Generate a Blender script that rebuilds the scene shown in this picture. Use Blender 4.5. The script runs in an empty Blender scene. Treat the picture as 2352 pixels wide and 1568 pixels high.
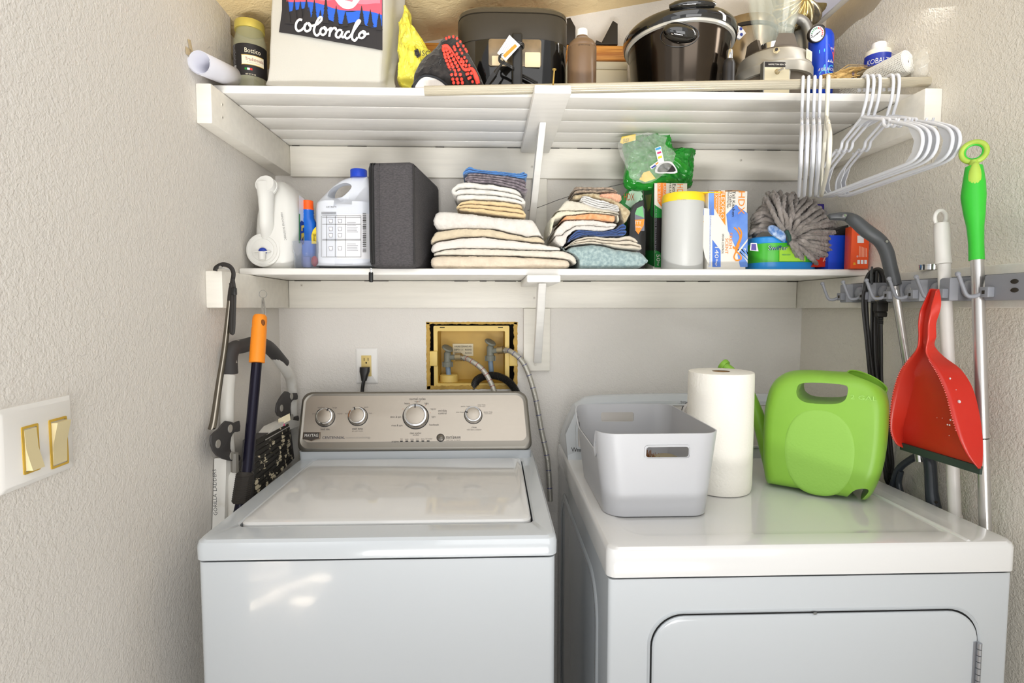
import bpy, bmesh, math, random
from mathutils import Vector, Matrix, noise
D = bpy.data; SC = bpy.context.scene; COL = SC.collection
PI = math.pi
random.seed(7)
# ---------------------------------------------------------------- camera, world, lights
EYE = 1.36; F = 1250.0; YAW = math.radians(1.9); PIT = math.radians(3.52)
cd = D.cameras.new('camera'); cam = D.objects.new('camera', cd); COL.objects.link(cam)
cam.location = (0, 0, EYE); cam.rotation_euler = (PI/2 - PIT, 0, -YAW)
cd.sensor_width = 36; cd.lens = F/2352*36; cd.clip_start = 0.02
SC.camera = cam
SC.view_settings.view_transform = 'Standard'; SC.view_settings.look = 'None'
SC.cycles.diffuse_bounces = 8; SC.cycles.max_bounces = 14
SC.view_settings.gamma = 1; SC.view_settings.exposure = 0.96
w = D.worlds.new('world'); SC.world = w; w.use_nodes = True
w.node_tree.nodes['Background'].inputs[0].default_value = (1.0, 1.0, 1.0, 1)
w.node_tree.nodes['Background'].inputs[1].default_value = 0.43

def area(name, loc, target, sx, sy, power, col=(1, 1, 1), spread=PI):
    l = D.lights.new(name, 'AREA'); l.shape = 'RECTANGLE'; l.size = sx; l.size_y = sy; l.energy = power; l.color = col; l.spread = spread
    o = D.objects.new(name, l); COL.objects.link(o); o.location = loc
    o.rotation_euler = (Vector(target) - Vector(loc)).to_track_quat('-Z', 'Y').to_euler(); return o
area('ceiling_fixture_light', (0.1, -0.3, 2.6), (0.1, 1.3, 0.9), 1.6, 1.2, 5.0, (1, 0.985, 0.965))
area('window_daylight', (-1.6, -1.9, 1.5), (0.4, 1.2, 1.2), 1.2, 1.5, 3.6, (0.95, 0.975, 1.0))
area('rear_fill_light', (0.8, -2.4, 1.2), (-0.1, 1.5, 1.25), 2.4, 1.8, 21, (1.0, 1.0, 1.0))  # added frontal fill behind the camera, evens out the back wall
area('low_fill_light', (0.15, -1.1, 0.20), (0.15, 1.1, 2.25), 1.8, 0.26, 7.0, (1.0, 0.995, 0.985), math.radians(64))  # added fill aimed upward to brighten the shelf undersides, no window there
for i, (x, y, r_, L_, pw) in enumerate(((-1.44, -.80, .1, .40, 8.0), (-1.30, -.62, -.5, .26, 6.5), (-1.12, -.52, -.6, .22, 6.5), (-1.22, -.36, -.75, .30, 8.0), (-.98, -.40, .1, .10, 3.0), (-.96, -.62, .1, .12, 3.0))):
    o = area('sun_streak_on_floor', (x, y, 1.2), (x, y+.001, 0), L_, .05, pw, (1, .98, .94), math.radians(3)); o.rotation_euler = (0, 0, r_)

# ---------------------------------------------------------------- pixel <-> place
RM = cam.rotation_euler.to_matrix()
CL = Vector((0, 0, EYE))
def ray(px, py): return RM @ Vector(((px-1176)/F, -(py-784)/F, -1))
def A(px, py, Y):
    d = ray(px, py); return CL + d*(Y/d.y)
def AX(px, py, X):
    d = ray(px, py); return CL + d*(X/d.x)
def AZ(px, py, Z):
    d = ray(px, py); return CL + d*((Z-EYE)/d.z)
def RP(px, py, P, N):
    d = ray(px, py); return CL + d*((P-CL).dot(N)/d.dot(N))
def BX(x0, y0, x1, y1, Y):      # pixel box on a Y plane -> X0, X1, Z0, Z1
    a = A(x0, (y0+y1)/2, Y); b = A(x1, (y0+y1)/2, Y); c = A((x0+x1)/2, y0, Y); d = A((x0+x1)/2, y1, Y)
    return a.x, b.x, d.z, c.z

# ---------------------------------------------------------------- materials
MC = {}
def lin(c): return tuple(((v/255)/12.92 if v <= 10 else (((v/255)+.055)/1.055)**2.4) for v in c)
def mat(name, rgb=None, rough=.5, metal=0, bump=0, bscale=60, trans=0, ior=1.45, alpha=1, coat=0, var=0, vscale=8, rgb2=None, stretch=None, sheen=0, spec=.5, bdet=3, sss=0, aniso=0, contrast=None):
    if name in MC: return MC[name]
    m = D.materials.new(name); m.use_nodes = True; nt = m.node_tree; b = nt.nodes['Principled BSDF']
    c = lin(rgb)
    I = b.inputs
    I['Base Color'].default_value = (*c, 1); I['Roughness'].default_value = rough; I['Metallic'].default_value = metal
    I['Transmission Weight'].default_value = trans; I['IOR'].default_value = ior; I['Alpha'].default_value = alpha
    I['Coat Weight'].default_value = coat; I['Sheen Weight'].default_value = sheen; I['Specular IOR Level'].default_value = spec
    if sss: I['Subsurface Weight'].default_value = sss; I['Subsurface Radius'].default_value = (.02, .02, .02)
    I['Anisotropic'].default_value = aniso
    tc = nt.nodes.new('ShaderNodeTexCoord'); mp = nt.nodes.new('ShaderNodeMapping')
    nt.links.new(tc.outputs['Object'], mp.inputs[0])
    if stretch: mp.inputs['Scale'].default_value = stretch
    if var or rgb2:
        n = nt.nodes.new('ShaderNodeTexNoise'); n.inputs['Scale'].default_value = vscale; n.inputs['Detail'].default_value = 4
        nt.links.new(mp.outputs[0], n.inputs[0])
        mx = nt.nodes.new('ShaderNodeMix'); mx.data_type = 'RGBA'
        mx.inputs[6].default_value = (*c, 1)
        c2 = lin(rgb2) if rgb2 else tuple(max(0, v*(1-var)) for v in c)
        mx.inputs[7].default_value = (*c2, 1)
        r = nt.nodes.new('ShaderNodeMapRange'); lo, hi = contrast or (.38, .68)
        r.inputs[1].default_value = lo; r.inputs[2].default_value = hi
        nt.links.new(n.outputs[0], r.inputs[0]); nt.links.new(r.outputs[0], mx.inputs[0]); nt.links.new(mx.outputs[2], I['Base Color'])
    if bump:
        n = nt.nodes.new('ShaderNodeTexNoise'); n.inputs['Scale'].default_value = bscale; n.inputs['Detail'].default_value = bdet
        nt.links.new(mp.outputs[0], n.inputs[0])
        bp = nt.nodes.new('ShaderNodeBump'); bp.inputs['Strength'].default_value = min(1, bump); bp.inputs['Distance'].default_value = .0015*max(1, bump)
        nt.links.new(n.outputs[0], bp.inputs['Height']); nt.links.new(bp.outputs[0], I['Normal'])
    MC[name] = m; return m

# ---------------------------------------------------------------- mesh builder
class MB:
    def __init__(s): s.v = []; s.f = []; s.m = []; s.mats = []
    def mi(s, mt):
        if mt not in s.mats: s.mats.append(mt)
        return s.mats.index(mt)
    def add(s, verts, faces, mt, M=None):
        k = len(s.v); i = s.mi(mt)
        for v in verts: s.v.append(M @ Vector(v) if M else Vector(v))
        for f in faces: s.f.append([a+k for a in f]); s.m.append(i)
        return s
    def bm(s, b, mt, M=None):
        b.verts.ensure_lookup_table(); b.verts.index_update()
        s.add([v.co.copy() for v in b.verts], [[v.index for v in f.verts] for f in b.faces], mt, M); b.free(); return s
    def box(s, x0, x1, y0, y1, z0, z1, mt, bev=0, seg=2, M=None):
        b = bmesh.new(); bmesh.ops.create_cube(b, size=1)
        for v in b.verts: v.co = Vector(((x0+x1)/2+v.co.x*(x1-x0), (y0+y1)/2+v.co.y*(y1-y0), (z0+z1)/2+v.co.z*(z1-z0)))
        if bev: bmesh.ops.bevel(b, geom=list(b.edges), offset=bev, segments=seg, profile=.5, affect='EDGES')
        return s.bm(b, mt, M)
    def hexa(s, P, mt, bev=0):     # 8 corners: bottom 4 ccw, top 4
        b = bmesh.new(); V = [b.verts.new(p) for p in P]
        for q in ((3,2,1,0),(4,5,6,7),(0,1,5,4),(1,2,6,5),(2,3,7,6),(3,0,4,7)): b.faces.new([V[i] for i in q])
        if bev: bmesh.ops.bevel(b, geom=list(b.edges), offset=bev, segments=2, profile=.5, affect='EDGES')
        return s.bm(b, mt)
    def prism(s, poly, d0, d1, mt, plane='xz', bev=0, M=None, seg=2):
        b = bmesh.new()
        def P(u, v, d): return {'xz': (u, d, v), 'yz': (d, u, v), 'xy': (u, v, d)}[plane]
        n = len(poly); A0 = [b.verts.new(P(u, v, d0)) for u, v in poly]; B0 = [b.verts.new(P(u, v, d1)) for u, v in poly]
        b.faces.new(A0); b.faces.new(B0[::-1])
        for i in range(n): b.faces.new([A0[i], B0[i], B0[(i+1) % n], A0[(i+1) % n]])
        bmesh.ops.recalc_face_normals(b, faces=list(b.faces))
        if bev:
            es = [e for e in b.edges if (e.verts[0] in A0 and e.verts[1] in A0) or (e.verts[0] in B0 and e.verts[1] in B0)]
            bmesh.ops.bevel(b, geom=es, offset=bev, segments=seg, profile=.5, affect='EDGES')
        return s.bm(b, mt, M)
    def loft(s, rings, mt, closed=True, cap0=True, cap1=True, M=None, loop=False):
        n = len(rings[0]); V = [p for r in rings for p in r]; Fs = []
        R = len(rings)
        for j in range(R if loop else R-1):
            a = j*n; b = ((j+1) % R)*n
            for i in range(n if closed else n-1):
                k = (i+1) % n; Fs.append([a+i, a+k, b+k, b+i])
        if not loop:
            if cap0: Fs.append(list(range(n))[::-1])
            if cap1: Fs.append([(R-1)*n+i for i in range(n)])
        return s.add(V, Fs, mt, M)
    def lathe(s, prof, mt, c=(0, 0, 0), seg=32, sx=1, sy=1, M=None, cap=True):
        rings = [[(c[0]+r*sx*math.cos(2*PI*i/seg), c[1]+r*sy*math.sin(2*PI*i/seg), c[2]+z) for i in range(seg)] for r, z in prof]
        return s.loft(rings, mt, cap0=cap, cap1=cap, M=M)
    def tube(s, pts, r, mt, seg=10, closed=False, sm=0, M=None, flat=None, up=None):
        pts = [Vector(p) for p in pts]
        rad = r if isinstance(r, (list, tuple)) else None
        if sm: pts, rad = smooth(pts, sm, closed, rad)
        n = len(pts); rings = []; N = None
        for i in range(n):
            a = pts[i-1] if (i > 0 or closed) else pts[i]; b = pts[(i+1) % n] if (i < n-1 or closed) else pts[i]
            t = (b-a)
            t = t.normalized() if t.length > 1e-9 else Vector((0, 0, 1))
            if up is not None: N = Vector(up) - t*t.dot(Vector(up)); N.normalize()
            elif N is None: N = t.orthogonal().normalized()
            else:
                N = N - t*N.dot(t)
                N = N.normalized() if N.length > 1e-6 else t.orthogonal().normalized()
            B = t.cross(N); rr = rad[i] if rad else r
            fx, fy = flat or (1, 1)
            rings.append([pts[i] + (N*math.cos(2*PI*k/seg)*fx + B*math.sin(2*PI*k/seg)*fy)*rr for k in range(seg)])
        return s.loft(rings, mt, loop=closed, M=M)
    def cyl(s, a, b, r, mt, seg=20, r2=None, M=None):
        return s.tube([a, b], [r, r if r2 is None else r2], mt, seg, M=M)
    def ball(s, c, r, mt, seg=14, sc=(1, 1, 1), M=None):
        b = bmesh.new(); bmesh.ops.create_uvsphere(b, u_segments=seg, v_segments=max(6, seg//2), radius=r)
        for v in b.verts: v.co = Vector((v.co.x*sc[0]+c[0], v.co.y*sc[1]+c[1], v.co.z*sc[2]+c[2]))
        return s.bm(b, mt, M)
    def text(s, t, O, R, U, h, mt, w=None, align='c', lift=.0006, fn=None, shear=0, off=0):
        """lettering: O anchor (centre/left), R right vec, U up vec, h cap height, w forced width"""
        V, Fs = font(t)
        if not V: return s
        x0 = min(v[0] for v in V); x1 = max(v[0] for v in V); y0 = min(v[1] for v in V); y1 = max(v[1] for v in V)
        k = h/.7; kx = k
        if w: kx = w/(x1-x0)
        R = Vector(R).normalized(); U = Vector(U).normalized(); N = R.cross(U)
        ox = (x0+x1)/2 if align == 'c' else (x0 if align == 'l' else x1)
        oy = .35
        out = []
        for x, y in V:
            X = (x-ox)*kx + shear*(y-oy)*k; Y = (y-oy)*k
            out.append(fn(X, Y) if fn else Vector(O) + R*X + U*Y + N*lift)
        return s.add(out, Fs, mt)
    def quad(s, a, b, c, d, mt): return s.add([a, b, c, d], [[0, 1, 2, 3]], mt)
    def patch(s, O, R, U, poly, mt, lift=.0004, fn=None):
        R = Vector(R).normalized(); U = Vector(U).normalized(); N = R.cross(U)
        return s.add([fn(u, v) if fn else Vector(O)+R*u+U*v+N*lift for u, v in poly], [list(range(len(poly)))], mt)
    def mesh(s, ang=38, merge=False):
        me = D.meshes.new('mesh'); me.from_pydata([tuple(v) for v in s.v], [], s.f)
        for m in s.mats: me.materials.append(m)
        for p, i in zip(me.polygons, s.m): p.material_index = i
        for p in me.polygons: p.use_smooth = True
        me.validate(); me.update()
        b = bmesh.new(); b.from_mesh(me)
        if merge: bmesh.ops.remove_doubles(b, verts=list(b.verts), dist=1e-5)
        # keep text/patch winding, fix closed solids only
        b.to_mesh(me); b.free()
        me.set_sharp_from_angle(angle=math.radians(ang))
        return me
    def build(s, name, parent=None, ang=38, recalc=False, merge=False):
        me = s.mesh(ang, merge); me.name = name
        o = D.objects.new(name, me); COL.objects.link(o)
        if parent is not None:
            L = rootloc(parent); me.transform(Matrix.Translation(-L)); o.parent = parent
        return o

def rootloc(p):
    L = Vector(p.location)
    while p.parent: p = p.parent; L += Vector(p.location)
    return L
FC = {}
def font(t):
    if t in FC: return FC[t]
    c = D.curves.new('t', 'FONT'); c.body = t; c.size = 1; c.resolution_u = 2
    o = D.objects.new('t', c); COL.objects.link(o)
    bpy.context.view_layer.update()
    dg = bpy.context.evaluated_depsgraph_get(); me = D.meshes.new_from_object(o.evaluated_get(dg))
    V = [(v.co.x, v.co.y) for v in me.vertices]; Fs = [list(p.vertices) for p in me.polygons]
    D.objects.remove(o); D.curves.remove(c); D.meshes.remove(me)
    FC[t] = (V, Fs); return FC[t]
def smooth(P, k, closed=False, rad=None):
    n = len(P); out = []; ro = []
    for i in range(n if closed else n-1):
        if closed: p0, p1, p2, p3 = P[i-1], P[i], P[(i+1) % n], P[(i+2) % n]
        else: p0, p1, p2, p3 = P[max(i-1, 0)], P[i], P[i+1], P[min(i+2, n-1)]
        for j in range(k):
            t = j/k; t2 = t*t; t3 = t2*t
            out.append(.5*((2*p1)+(p2-p0)*t+(2*p0-5*p1+4*p2-p3)*t2+(3*p1-p0-3*p2+p3)*t3))
            if rad: ro.append(rad[i]*(1-t)+rad[(i+1) % n]*t)
    if not closed:
        out.append(P[-1]); ro.append(rad[-1] if rad else 0)
    return out, (ro if rad else None)
def sm2(poly, k=4, closed=True):
    P, _ = smooth([Vector((a, b, 0)) for a, b in poly], k, closed); return [(p.x, p.y) for p in P]
def rrect(x0, x1, y0, y1, r, seg=5):
    if not isinstance(r, (list, tuple)): r = [r]*4
    out = []
    for (cx, cy, a0, q) in ((x1, y1, 0, r[0]), (x0, y1, 90, r[1]), (x0, y0, 180, r[2]), (x1, y0, 270, r[3])):
        sx = -1 if cx == x1 else 1; sy = -1 if cy == y1 else 1
        for i in range(seg+1):
            a = math.radians(a0+90*i/seg); out.append((cx+sx*q+q*math.cos(a), cy+sy*q+q*math.sin(a)))
    return out
def rring(x0, x1, y0, y1, r, z, seg=6): return [(x, y, z) for x, y in rrect(x0, x1, y0, y1, r, seg)]
def sring(cx, cy, z, rx, ry, n=2.5, seg=40, rot=0):
    out = []
    for i in range(seg):
        a = 2*PI*i/seg; c = math.cos(a); d = math.sin(a)
        x = math.copysign(abs(c)**(2/n), c)*rx; y = math.copysign(abs(d)**(2/n), d)*ry
        out.append((cx+x*math.cos(rot)-y*math.sin(rot), cy+x*math.sin(rot)+y*math.cos(rot), z))
    return out
def fixn(o):
    b = bmesh.new(); b.from_mesh(o.data); bmesh.ops.recalc_face_normals(b, faces=list(b.faces)); b.to_mesh(o.data); b.free()
def bake(o):
    bpy.context.view_layer.update(); dg = bpy.context.evaluated_depsgraph_get()
    me = D.meshes.new_from_object(o.evaluated_get(dg)); o.modifiers.clear(); old = o.data; o.data = me; me.name = old.name
def cut(o, mb, solver='EXACT', op='DIFFERENCE'):
    fixn(o)
    c = mb.build('cutter'); fixn(c)
    c.matrix_world = Matrix.Identity(4)
    md = o.modifiers.new('b', 'BOOLEAN'); md.operation = op; md.object = c; md.solver = solver
    bake(o); D.objects.remove(c); return o
def solid(o, t, off=-1, sub=0):
    if sub: m = o.modifiers.new('s', 'SUBSURF'); m.levels = sub; m.render_levels = sub
    m = o.modifiers.new('d', 'SOLIDIFY'); m.thickness = t; m.offset = off; bake(o); return o
def jitter(o, amp, scale, seed=0, aniso=(1, 1, 1)):
    for v in o.data.vertices:
        q = Vector((v.co.x*scale*aniso[0]+seed, v.co.y*scale*aniso[1], v.co.z*scale*aniso[2]))
        v.co += noise.noise_vector(q)*amp
def tag(o, label, cat=None, group=None):
    o['label'] = label
    if cat: o['category'] = cat
    if group: o['group'] = group
    return o
def thing(name, label, cat, loc, group=None):
    o = D.objects.new(name, None); COL.objects.link(o); o.location = loc; o.empty_display_size = .05
    return tag(o, label, cat, group)
def struct(o): o['kind'] = 'structure'; return o
def copy_tree(o, parent=None):
    c = o.copy(); COL.objects.link(c)
    if parent: c.parent = parent
    for ch in [x for x in D.objects if x.parent == o]: copy_tree(ch, c)
    return c
WH = lambda: mat('gloss_white', (232, 234, 236), .12, coat=.3)
X3 = Vector((1, 0, 0)); Y3 = Vector((0, 1, 0)); Z3 = Vector((0, 0, 1))
def pxpoly(P, Y): return [(A(a, b, Y).x, A(a, b, Y).z) for a, b in P]
# ================================================================ setting
YB = 1.80
XR = A(1842, 700, YB).x; XL = A(640, 700, YB).x
ZC = 2.75
# the two side walls are not quite square to the back wall
kL = (A(450, 240, 1.30).x-XL)/(YB-1.30); kR = (A(2142, 240, 1.30).x-XR)/(YB-1.30)
def XLf(y): return XL+kL*(YB-y)
def XRf(y): return XR+kR*(YB-y)
PL = Vector((XL, YB, 0)); NL = Vector((1, kL, 0)).normalized()
PR = Vector((XR, YB, 0)); NR = Vector((-1, -kR, 0)).normalized()
def LP(px, py, off=0): return RP(px, py, PL+NL*off, NL)      # point on (or off) the left wall
def RW(px, py, off=0): return RP(px, py, PR+NR*off, NR)      # point on the right wall
def skewL(o, k=None):
    for v in o.data.vertices: v.co.x += (kL if k is None else k)*(YB-v.co.y)
    return o
def skewR(o): return skewL(o, kR)
def wallmat(name, rgb, sc, st, dist, sc2=28, wt=.55):
    m = mat(name, rgb, .75); nt = m.node_tree; b = nt.nodes['Principled BSDF']
    tc = nt.nodes.new('ShaderNodeTexCoord')
    n1 = nt.nodes.new('ShaderNodeTexNoise'); n1.inputs['Scale'].default_value = sc; n1.inputs['Detail'].default_value = 2.5
    n2 = nt.nodes.new('ShaderNodeTexNoise'); n2.inputs['Scale'].default_value = sc2; n2.inputs['Detail'].default_value = 3; n2.inputs['Distortion'].default_value = .5
    nt.links.new(tc.outputs['Object'], n1.inputs[0]); nt.links.new(tc.outputs['Object'], n2.inputs[0])
    r = nt.nodes.new('ShaderNodeMapRange'); r.inputs[1].default_value = .47; r.inputs[2].default_value = .56
    nt.links.new(n2.outputs[0], r.inputs[0])
    ad = nt.nodes.new('ShaderNodeMath'); ad.operation = 'MULTIPLY_ADD'; ad.inputs[1].default_value = wt
    nt.links.new(r.outputs[0], ad.inputs[0]); nt.links.new(n1.outputs[0], ad.inputs[2])
    bp = nt.nodes.new('ShaderNodeBump'); bp.inputs['Strength'].default_value = st; bp.inputs['Distance'].default_value = dist
    nt.links.new(ad.outputs[0], bp.inputs['Height']); nt.links.new(bp.outputs[0], b.inputs['Normal'])
    return m
M_wall = wallmat('painted_orange_peel', (220, 216, 210), 240, .6, .0022, 80, .28)
M_knock = wallmat('knockdown_plaster', (240, 218, 170), 150, .6, .003, 20)
M_knock2 = wallmat('smooth_knockdown', (212, 203, 186), 150, .4, .002, 20)
M_wall2 = wallmat('rough_sprayed_plaster', (218, 213, 202), 260, .65, .0026, 90, .3)
M_pw = mat('white_paint_wood', (228, 224, 214), .42, bump=.25, bscale=30, stretch=(1, 12, 12), var=.06, vscale=5)
M_pw2 = mat('white_gloss_paint_wood', (232, 230, 225), .3, bump=.3, bscale=26, stretch=(1, 10, 10), var=.05, vscale=6)
M_dark = mat('dark_gap', (40, 34, 26), .9)

# --- back wall with the opening for the valve box
hx0, hx1, hz0, hz1 = BX(980, 740, 1188, 893, YB)
m = MB()
t = .09
for (a, b, c, d) in ((XL-.4, hx0, 0, ZC), (hx1, XR+.3, 0, ZC), (hx0, hx1, 0, hz0), (hx0, hx1, hz1, ZC)):
    m.box(a, b, YB, YB+t, c, d, M_wall)
struct(m.build('wall_back'))
# --- ceiling slope over the back: falls to the left
def zceil(x):
    p = A(966, 98, YB); q = A(1525, 0, YB); return p.z + (x-p.x)*(q.z-p.z)/(q.x-p.x)
m = MB()
xa, xb = XL-.35, XR+.25
y0c = -2.6
m.hexa([(xa, y0c, zceil(xa)), (xb, y0c, zceil(xb)), (xb, YB+.05, zceil(xb)), (xa, YB+.05, zceil(xa)),
        (xa, y0c, zceil(xa)+.05), (xb, y0c, zceil(xb)+.05), (xb, YB+.05, zceil(xb)+.05), (xa, YB+.05, zceil(xa)+.05)], M_knock)
# the slope only covers the alcove
ceil_o = m.build('ceiling'); struct(ceil_o)
for v in ceil_o.data.vertices:
    if v.co.y < 0: v.co.y = 1.10
# --- left wall: lower part full depth, upper part ends short of the back (recess behind)
ZS = A(700, 338, YB).z           # underside of the upper shelf
YC = (1135-640)/(1135-540)*YB
m = MB()
YJ = .70
m.box(XL-.12, XL, YJ, YB, 0, ZS+.02, M_wall)
m.box(XL-.12, XL, YJ, YC, ZS+.02, ZC, M_wall)
skewL(struct(m.build('wall_left')))
m = MB(); m.box(XL-.2, XL-.045, YC, YB, ZS+.02, ZC, M_wall); m.box(XL-.045, XL-.02, YB-.02, YB, ZS+.02, ZC, M_wall)
skewL(struct(m.build('wall_left_recess')))
m = MB()
xt = XL-.045
m.box(xt, xt+.02, YC+.005, YB-.02, zceil(xt)-.055, zceil(xt)-.004, M_pw)
m.box(xt, xt+.008, YC+.005, YB-.02, zceil(xt)-.075, zceil(xt)-.055, M_pw, .002)
skewL(struct(m.build('trim_ceiling')))
# --- right wall: rough near layer with a ragged upper edge, smoother layer further out behind it
rag = [(2100, -60), (2025, 0), (2008, 22), (1985, 40), (1969, 48), (1948, 66), (1930, 84), (1918, 94), (1906, 112), (1900, 128), (1893, 160), (1890, 200)]
pts = []
for px, py in rag:
    p = RW(px, py); pts.append((p.y, p.z))
yr = min(pts[-1][0], YB-.005)
zlow = pts[-1][1]
poly = [(-.2, 0), (YB, 0), (YB, ZS+.02), (yr, ZS+.02)] + [(min(y, YB-.003), z) for y, z in pts[::-1]] + [(-.2, pts[0][1]+.2)]
m = MB(); m.prism(poly, XR, XR+.05, M_wall2, 'yz'); skewR(struct(m.build('wall_right')))
m = MB(); m.box(XR+.05, XR+.15, .45, YB+.05, 0, ZC, M_knock2); skewR(struct(m.build('wall_right_recess')))
# white light lens strip and trim up in the right corner
pa = A(1930, 0, 1.55); 
m = MB(); p = A(1871, 62, YB-.02); q = AX(1930, 0, p.x)
m.box(p.x-.10, p.x-.012, .9, YB-.02, p.z+.0, p.z+.012, mat('white_panel', (225, 225, 240), .5))
m.box(p.x-.012, p.x+.006, .9, YB-.01, p.z-.006, p.z+.014, M_pw, .003)
m.box(p.x+.006, p.x+.016, .9, YB-.01, p.z+.002, p.z+.02, M_pw, .003)
struct(m.build('trim_corner'))
area('corner_fixture_light', (p.x-.056, 1.30, p.z-.012), (0.2, 1.42, 1.95), .08, .7, 1.1, (1, .98, .95))
# --- floor, and the room behind the camera that the white goods mirror
M_floor = mat('floor_vinyl', (176, 164, 148), .45, var=.15, vscale=5)
m = MB(); m.box(-3.2, 3.2, -3.2, YB+.1, -.03, 0, M_floor); struct(m.build('floor'))

# ================================================================ upper shelf
YF2 = 1.36     # front edge of the planks
zU = ZS; zTop2 = ZS+.019
us = thing('wall_shelf', 'long white painted plank shelf, the upper one, with a wide centre bracket arm', 'shelf', (0, YB, zU))
edges = [YF2, 1.443, 1.533, 1.631, 1.722, YB]
for i in range(5):
    m = MB(); y0, y1 = edges[i]+.0012, edges[i+1]-.0012; m.hexa([(XLf(y0), y0, zU), (XRf(y0), y0, zU), (XRf(y1), y1, zU), (XLf(y1), y1, zU), (XLf(y0), y0, zTop2), (XRf(y0), y0, zTop2), (XRf(y1), y1, zTop2), (XLf(y1), y1, zTop2)], M_pw2, .002); m.build('plank', us)
# cleats
zc0 = A(700, 405, YB-.02).z
cx = A(665, 380, YB).x; cf = A(483, 240, 1.30).x; wf = A(450, 240, 1.30).x
m = MB()
zt = A(470, 196, 1.30).z; zb = A(470, 283, 1.30).z
m.box(XL, cf+.003, 1.30, YB, zb, zU-.001, M_pw, .003)
o = m.build('left_cleat', us)
for v in o.data.vertices:
    if v.co.x+rootloc(o).x < cf-.01: v.co.x += kL*(0-v.co.y)
def screw(p, ax, par, r=.0045):
    m = MB(); ax = Vector(ax); m.cyl(p-ax*.002, p+ax*.0015, r, mat('painted_screw', (205, 200, 190), .4), 14); m.cyl(p+ax*.0012, p+ax*.002, r*.36, mat('screw_steel', (150, 145, 135), .35, metal=.9), 8); return m.build('screw', par)
# the left cleat also rises beside the planks in front of them
rx = A(2103, 240, 1.30).x
m = MB(); m.box(rx, XR, 1.272, YB, zb, zU-.001, M_pw, .003); o = m.build('right_cleat', us)
for v in o.data.vertices:
    if v.co.x > XR-.005: v.co.x += kR*(0-v.co.y)
m = MB(); m.box(cf+.003, rx, YB-.02, YB, zc0, zU-.0015, M_pw, .002)
# dark slits where the paint bridges the gap
random.seed(3)
x = cf+.01
while x < rx-.05:
    L = random.uniform(.01, .07)
    if random.random() < .55: m.box(x, x+L, YB-.0212, YB-.0195, zU-.0022, zU-.0006, M_dark)
    x += L+random.uniform(.004, .05)
m.build('back_cleat', us)
# centre arm
a0 = A(1227, 210, 1.28); a1 = A(1313, 210, 1.28); zA = zU-.0005
b0 = A(1197, 352, 1.74); b1 = A(1262, 352, 1.74)
m = MB()
m.hexa([(a0.x, 1.28, zU-.022), (a1.x, 1.28, zU-.022), (b1.x+.002, 1.765, zU-.022), (b0.x, 1.765, zU-.022),
        (a0.x, 1.28, zU-.002), (a1.x, 1.28, zU-.002), (b1.x+.002, 1.765, zU-.002), (b0.x, 1.765, zU-.002)], M_pw2, .004)
m.build('bracket_arm', us)
p0 = A(1245, 290, 1.50); p1 = A(1220, 540, 1.76)
m = MB()
d = .009
m.hexa([(p1.x-.012, 1.772, p1.z), (p1.x+.010, 1.772, p1.z), (p1.x+.010, 1.779, p1.z+.01), (p1.x-.012, 1.779, p1.z+.01),
        (p0.x-d, 1.47, zU-.023), (p0.x+d, 1.47, zU-.023), (p0.x+d, 1.56, zU-.023), (p0.x-d, 1.56, zU-.023)], M_pw2, .002)
m.build('bracket_brace', us)
q0 = A(1222, 500, YB); q1 = A(1255, 500, YB)
m = MB(); m.box(q0.x, q1.x, YB-.019, YB, A(1240, 612, YB).z, zc0-.001, M_pw, .002); m.build('bracket_backing', us)
for px, py in ((1702, 368), (1222, 383)): screw(A(px, py, YB-.02), (0, -1, 0), us)
for px, py in ((510, 240), (510, 270)): screw(AX(px, py, cf+.003), (1, 0, 0), us, .0035)

# ================================================================ lower shelf
YF1 = 1.50
zL0 = EYE + (A(900, 632, YF1).z-EYE); zL1 = A(900, 616, YF1).z
ls = thing('wall_shelf', 'long white painted single-board shelf, the lower one above the two machines', 'shelf', (0, YB, zL0))
m = MB(); m.hexa([(XLf(YF1)+.001, YF1, zL0), (XRf(YF1)-.001, YF1-.012, zL0), (XRf(YB)-.001, YB-.001, zL0), (XLf(YB)+.001, YB-.001, zL0), (XLf(YF1)+.001, YF1, zL1), (XRf(YF1)-.001, YF1-.012, zL1), (XRf(YB)-.001, YB-.001, zL1), (XLf(YB)+.001, YB-.001, zL1)], M_pw2, .005); m.build('shelf_board', ls)
zcb = A(668, 707, YB).z
lx1 = A(668, 680, YB).x; lxf = A(520, 680, 1.32).x
m = MB(); m.hexa([(XL, 1.315, zcb), (lxf-.006, 1.315, zcb), (lx1, YB-.001, zcb), (XL, YB-.001, zcb),
                  (XL, 1.315, zL0-.001), (lxf-.006, 1.315, zL0-.001), (lx1, YB-.001, zL0-.001), (XL, YB-.001, zL0-.001)], M_pw, .003)
o = m.build('left_cleat', ls)
for v in o.data.vertices:
    if abs(v.co.x+rootloc(o).x-XL) < .006: v.co.x += kL*(0-v.co.y)
rx1 = A(1822, 680, YB).x
m = MB(); m.box(rx1+.001, XR, .35, YB, zcb+.0, zL0-.001, M_pw, .003)
o = m.build('right_cleat', ls)
for v in o.data.vertices:
    if v.co.x > XR-.005: v.co.x += kR*(0-v.co.y)
    elif v.co.y < -.5: v.co.x = XRf(.35)-.04
m = MB(); m.box(lx1, rx1, YB-.0201, YB-.001, zcb, zL0-.0015, M_pw, .002); x = lx1+.02
while x < rx1-.03:
    L = random.uniform(.02, .1)
    if random.random() < .5: m.box(x, x+L, YB-.0212, YB-.0195, zL0-.0028, zL0-.0008, M_dark)
    x += L+random.uniform(.004, .06)
m.box(lx1-.0006, lx1+.0012, YB-.0212, YB-.0195, zcb+.002, zL0-.002, M_dark)
m.build('back_cleat', ls)
m = MB(); a0 = A(1210, 640, 1.45); a1 = A(1288, 640, 1.45)
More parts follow.
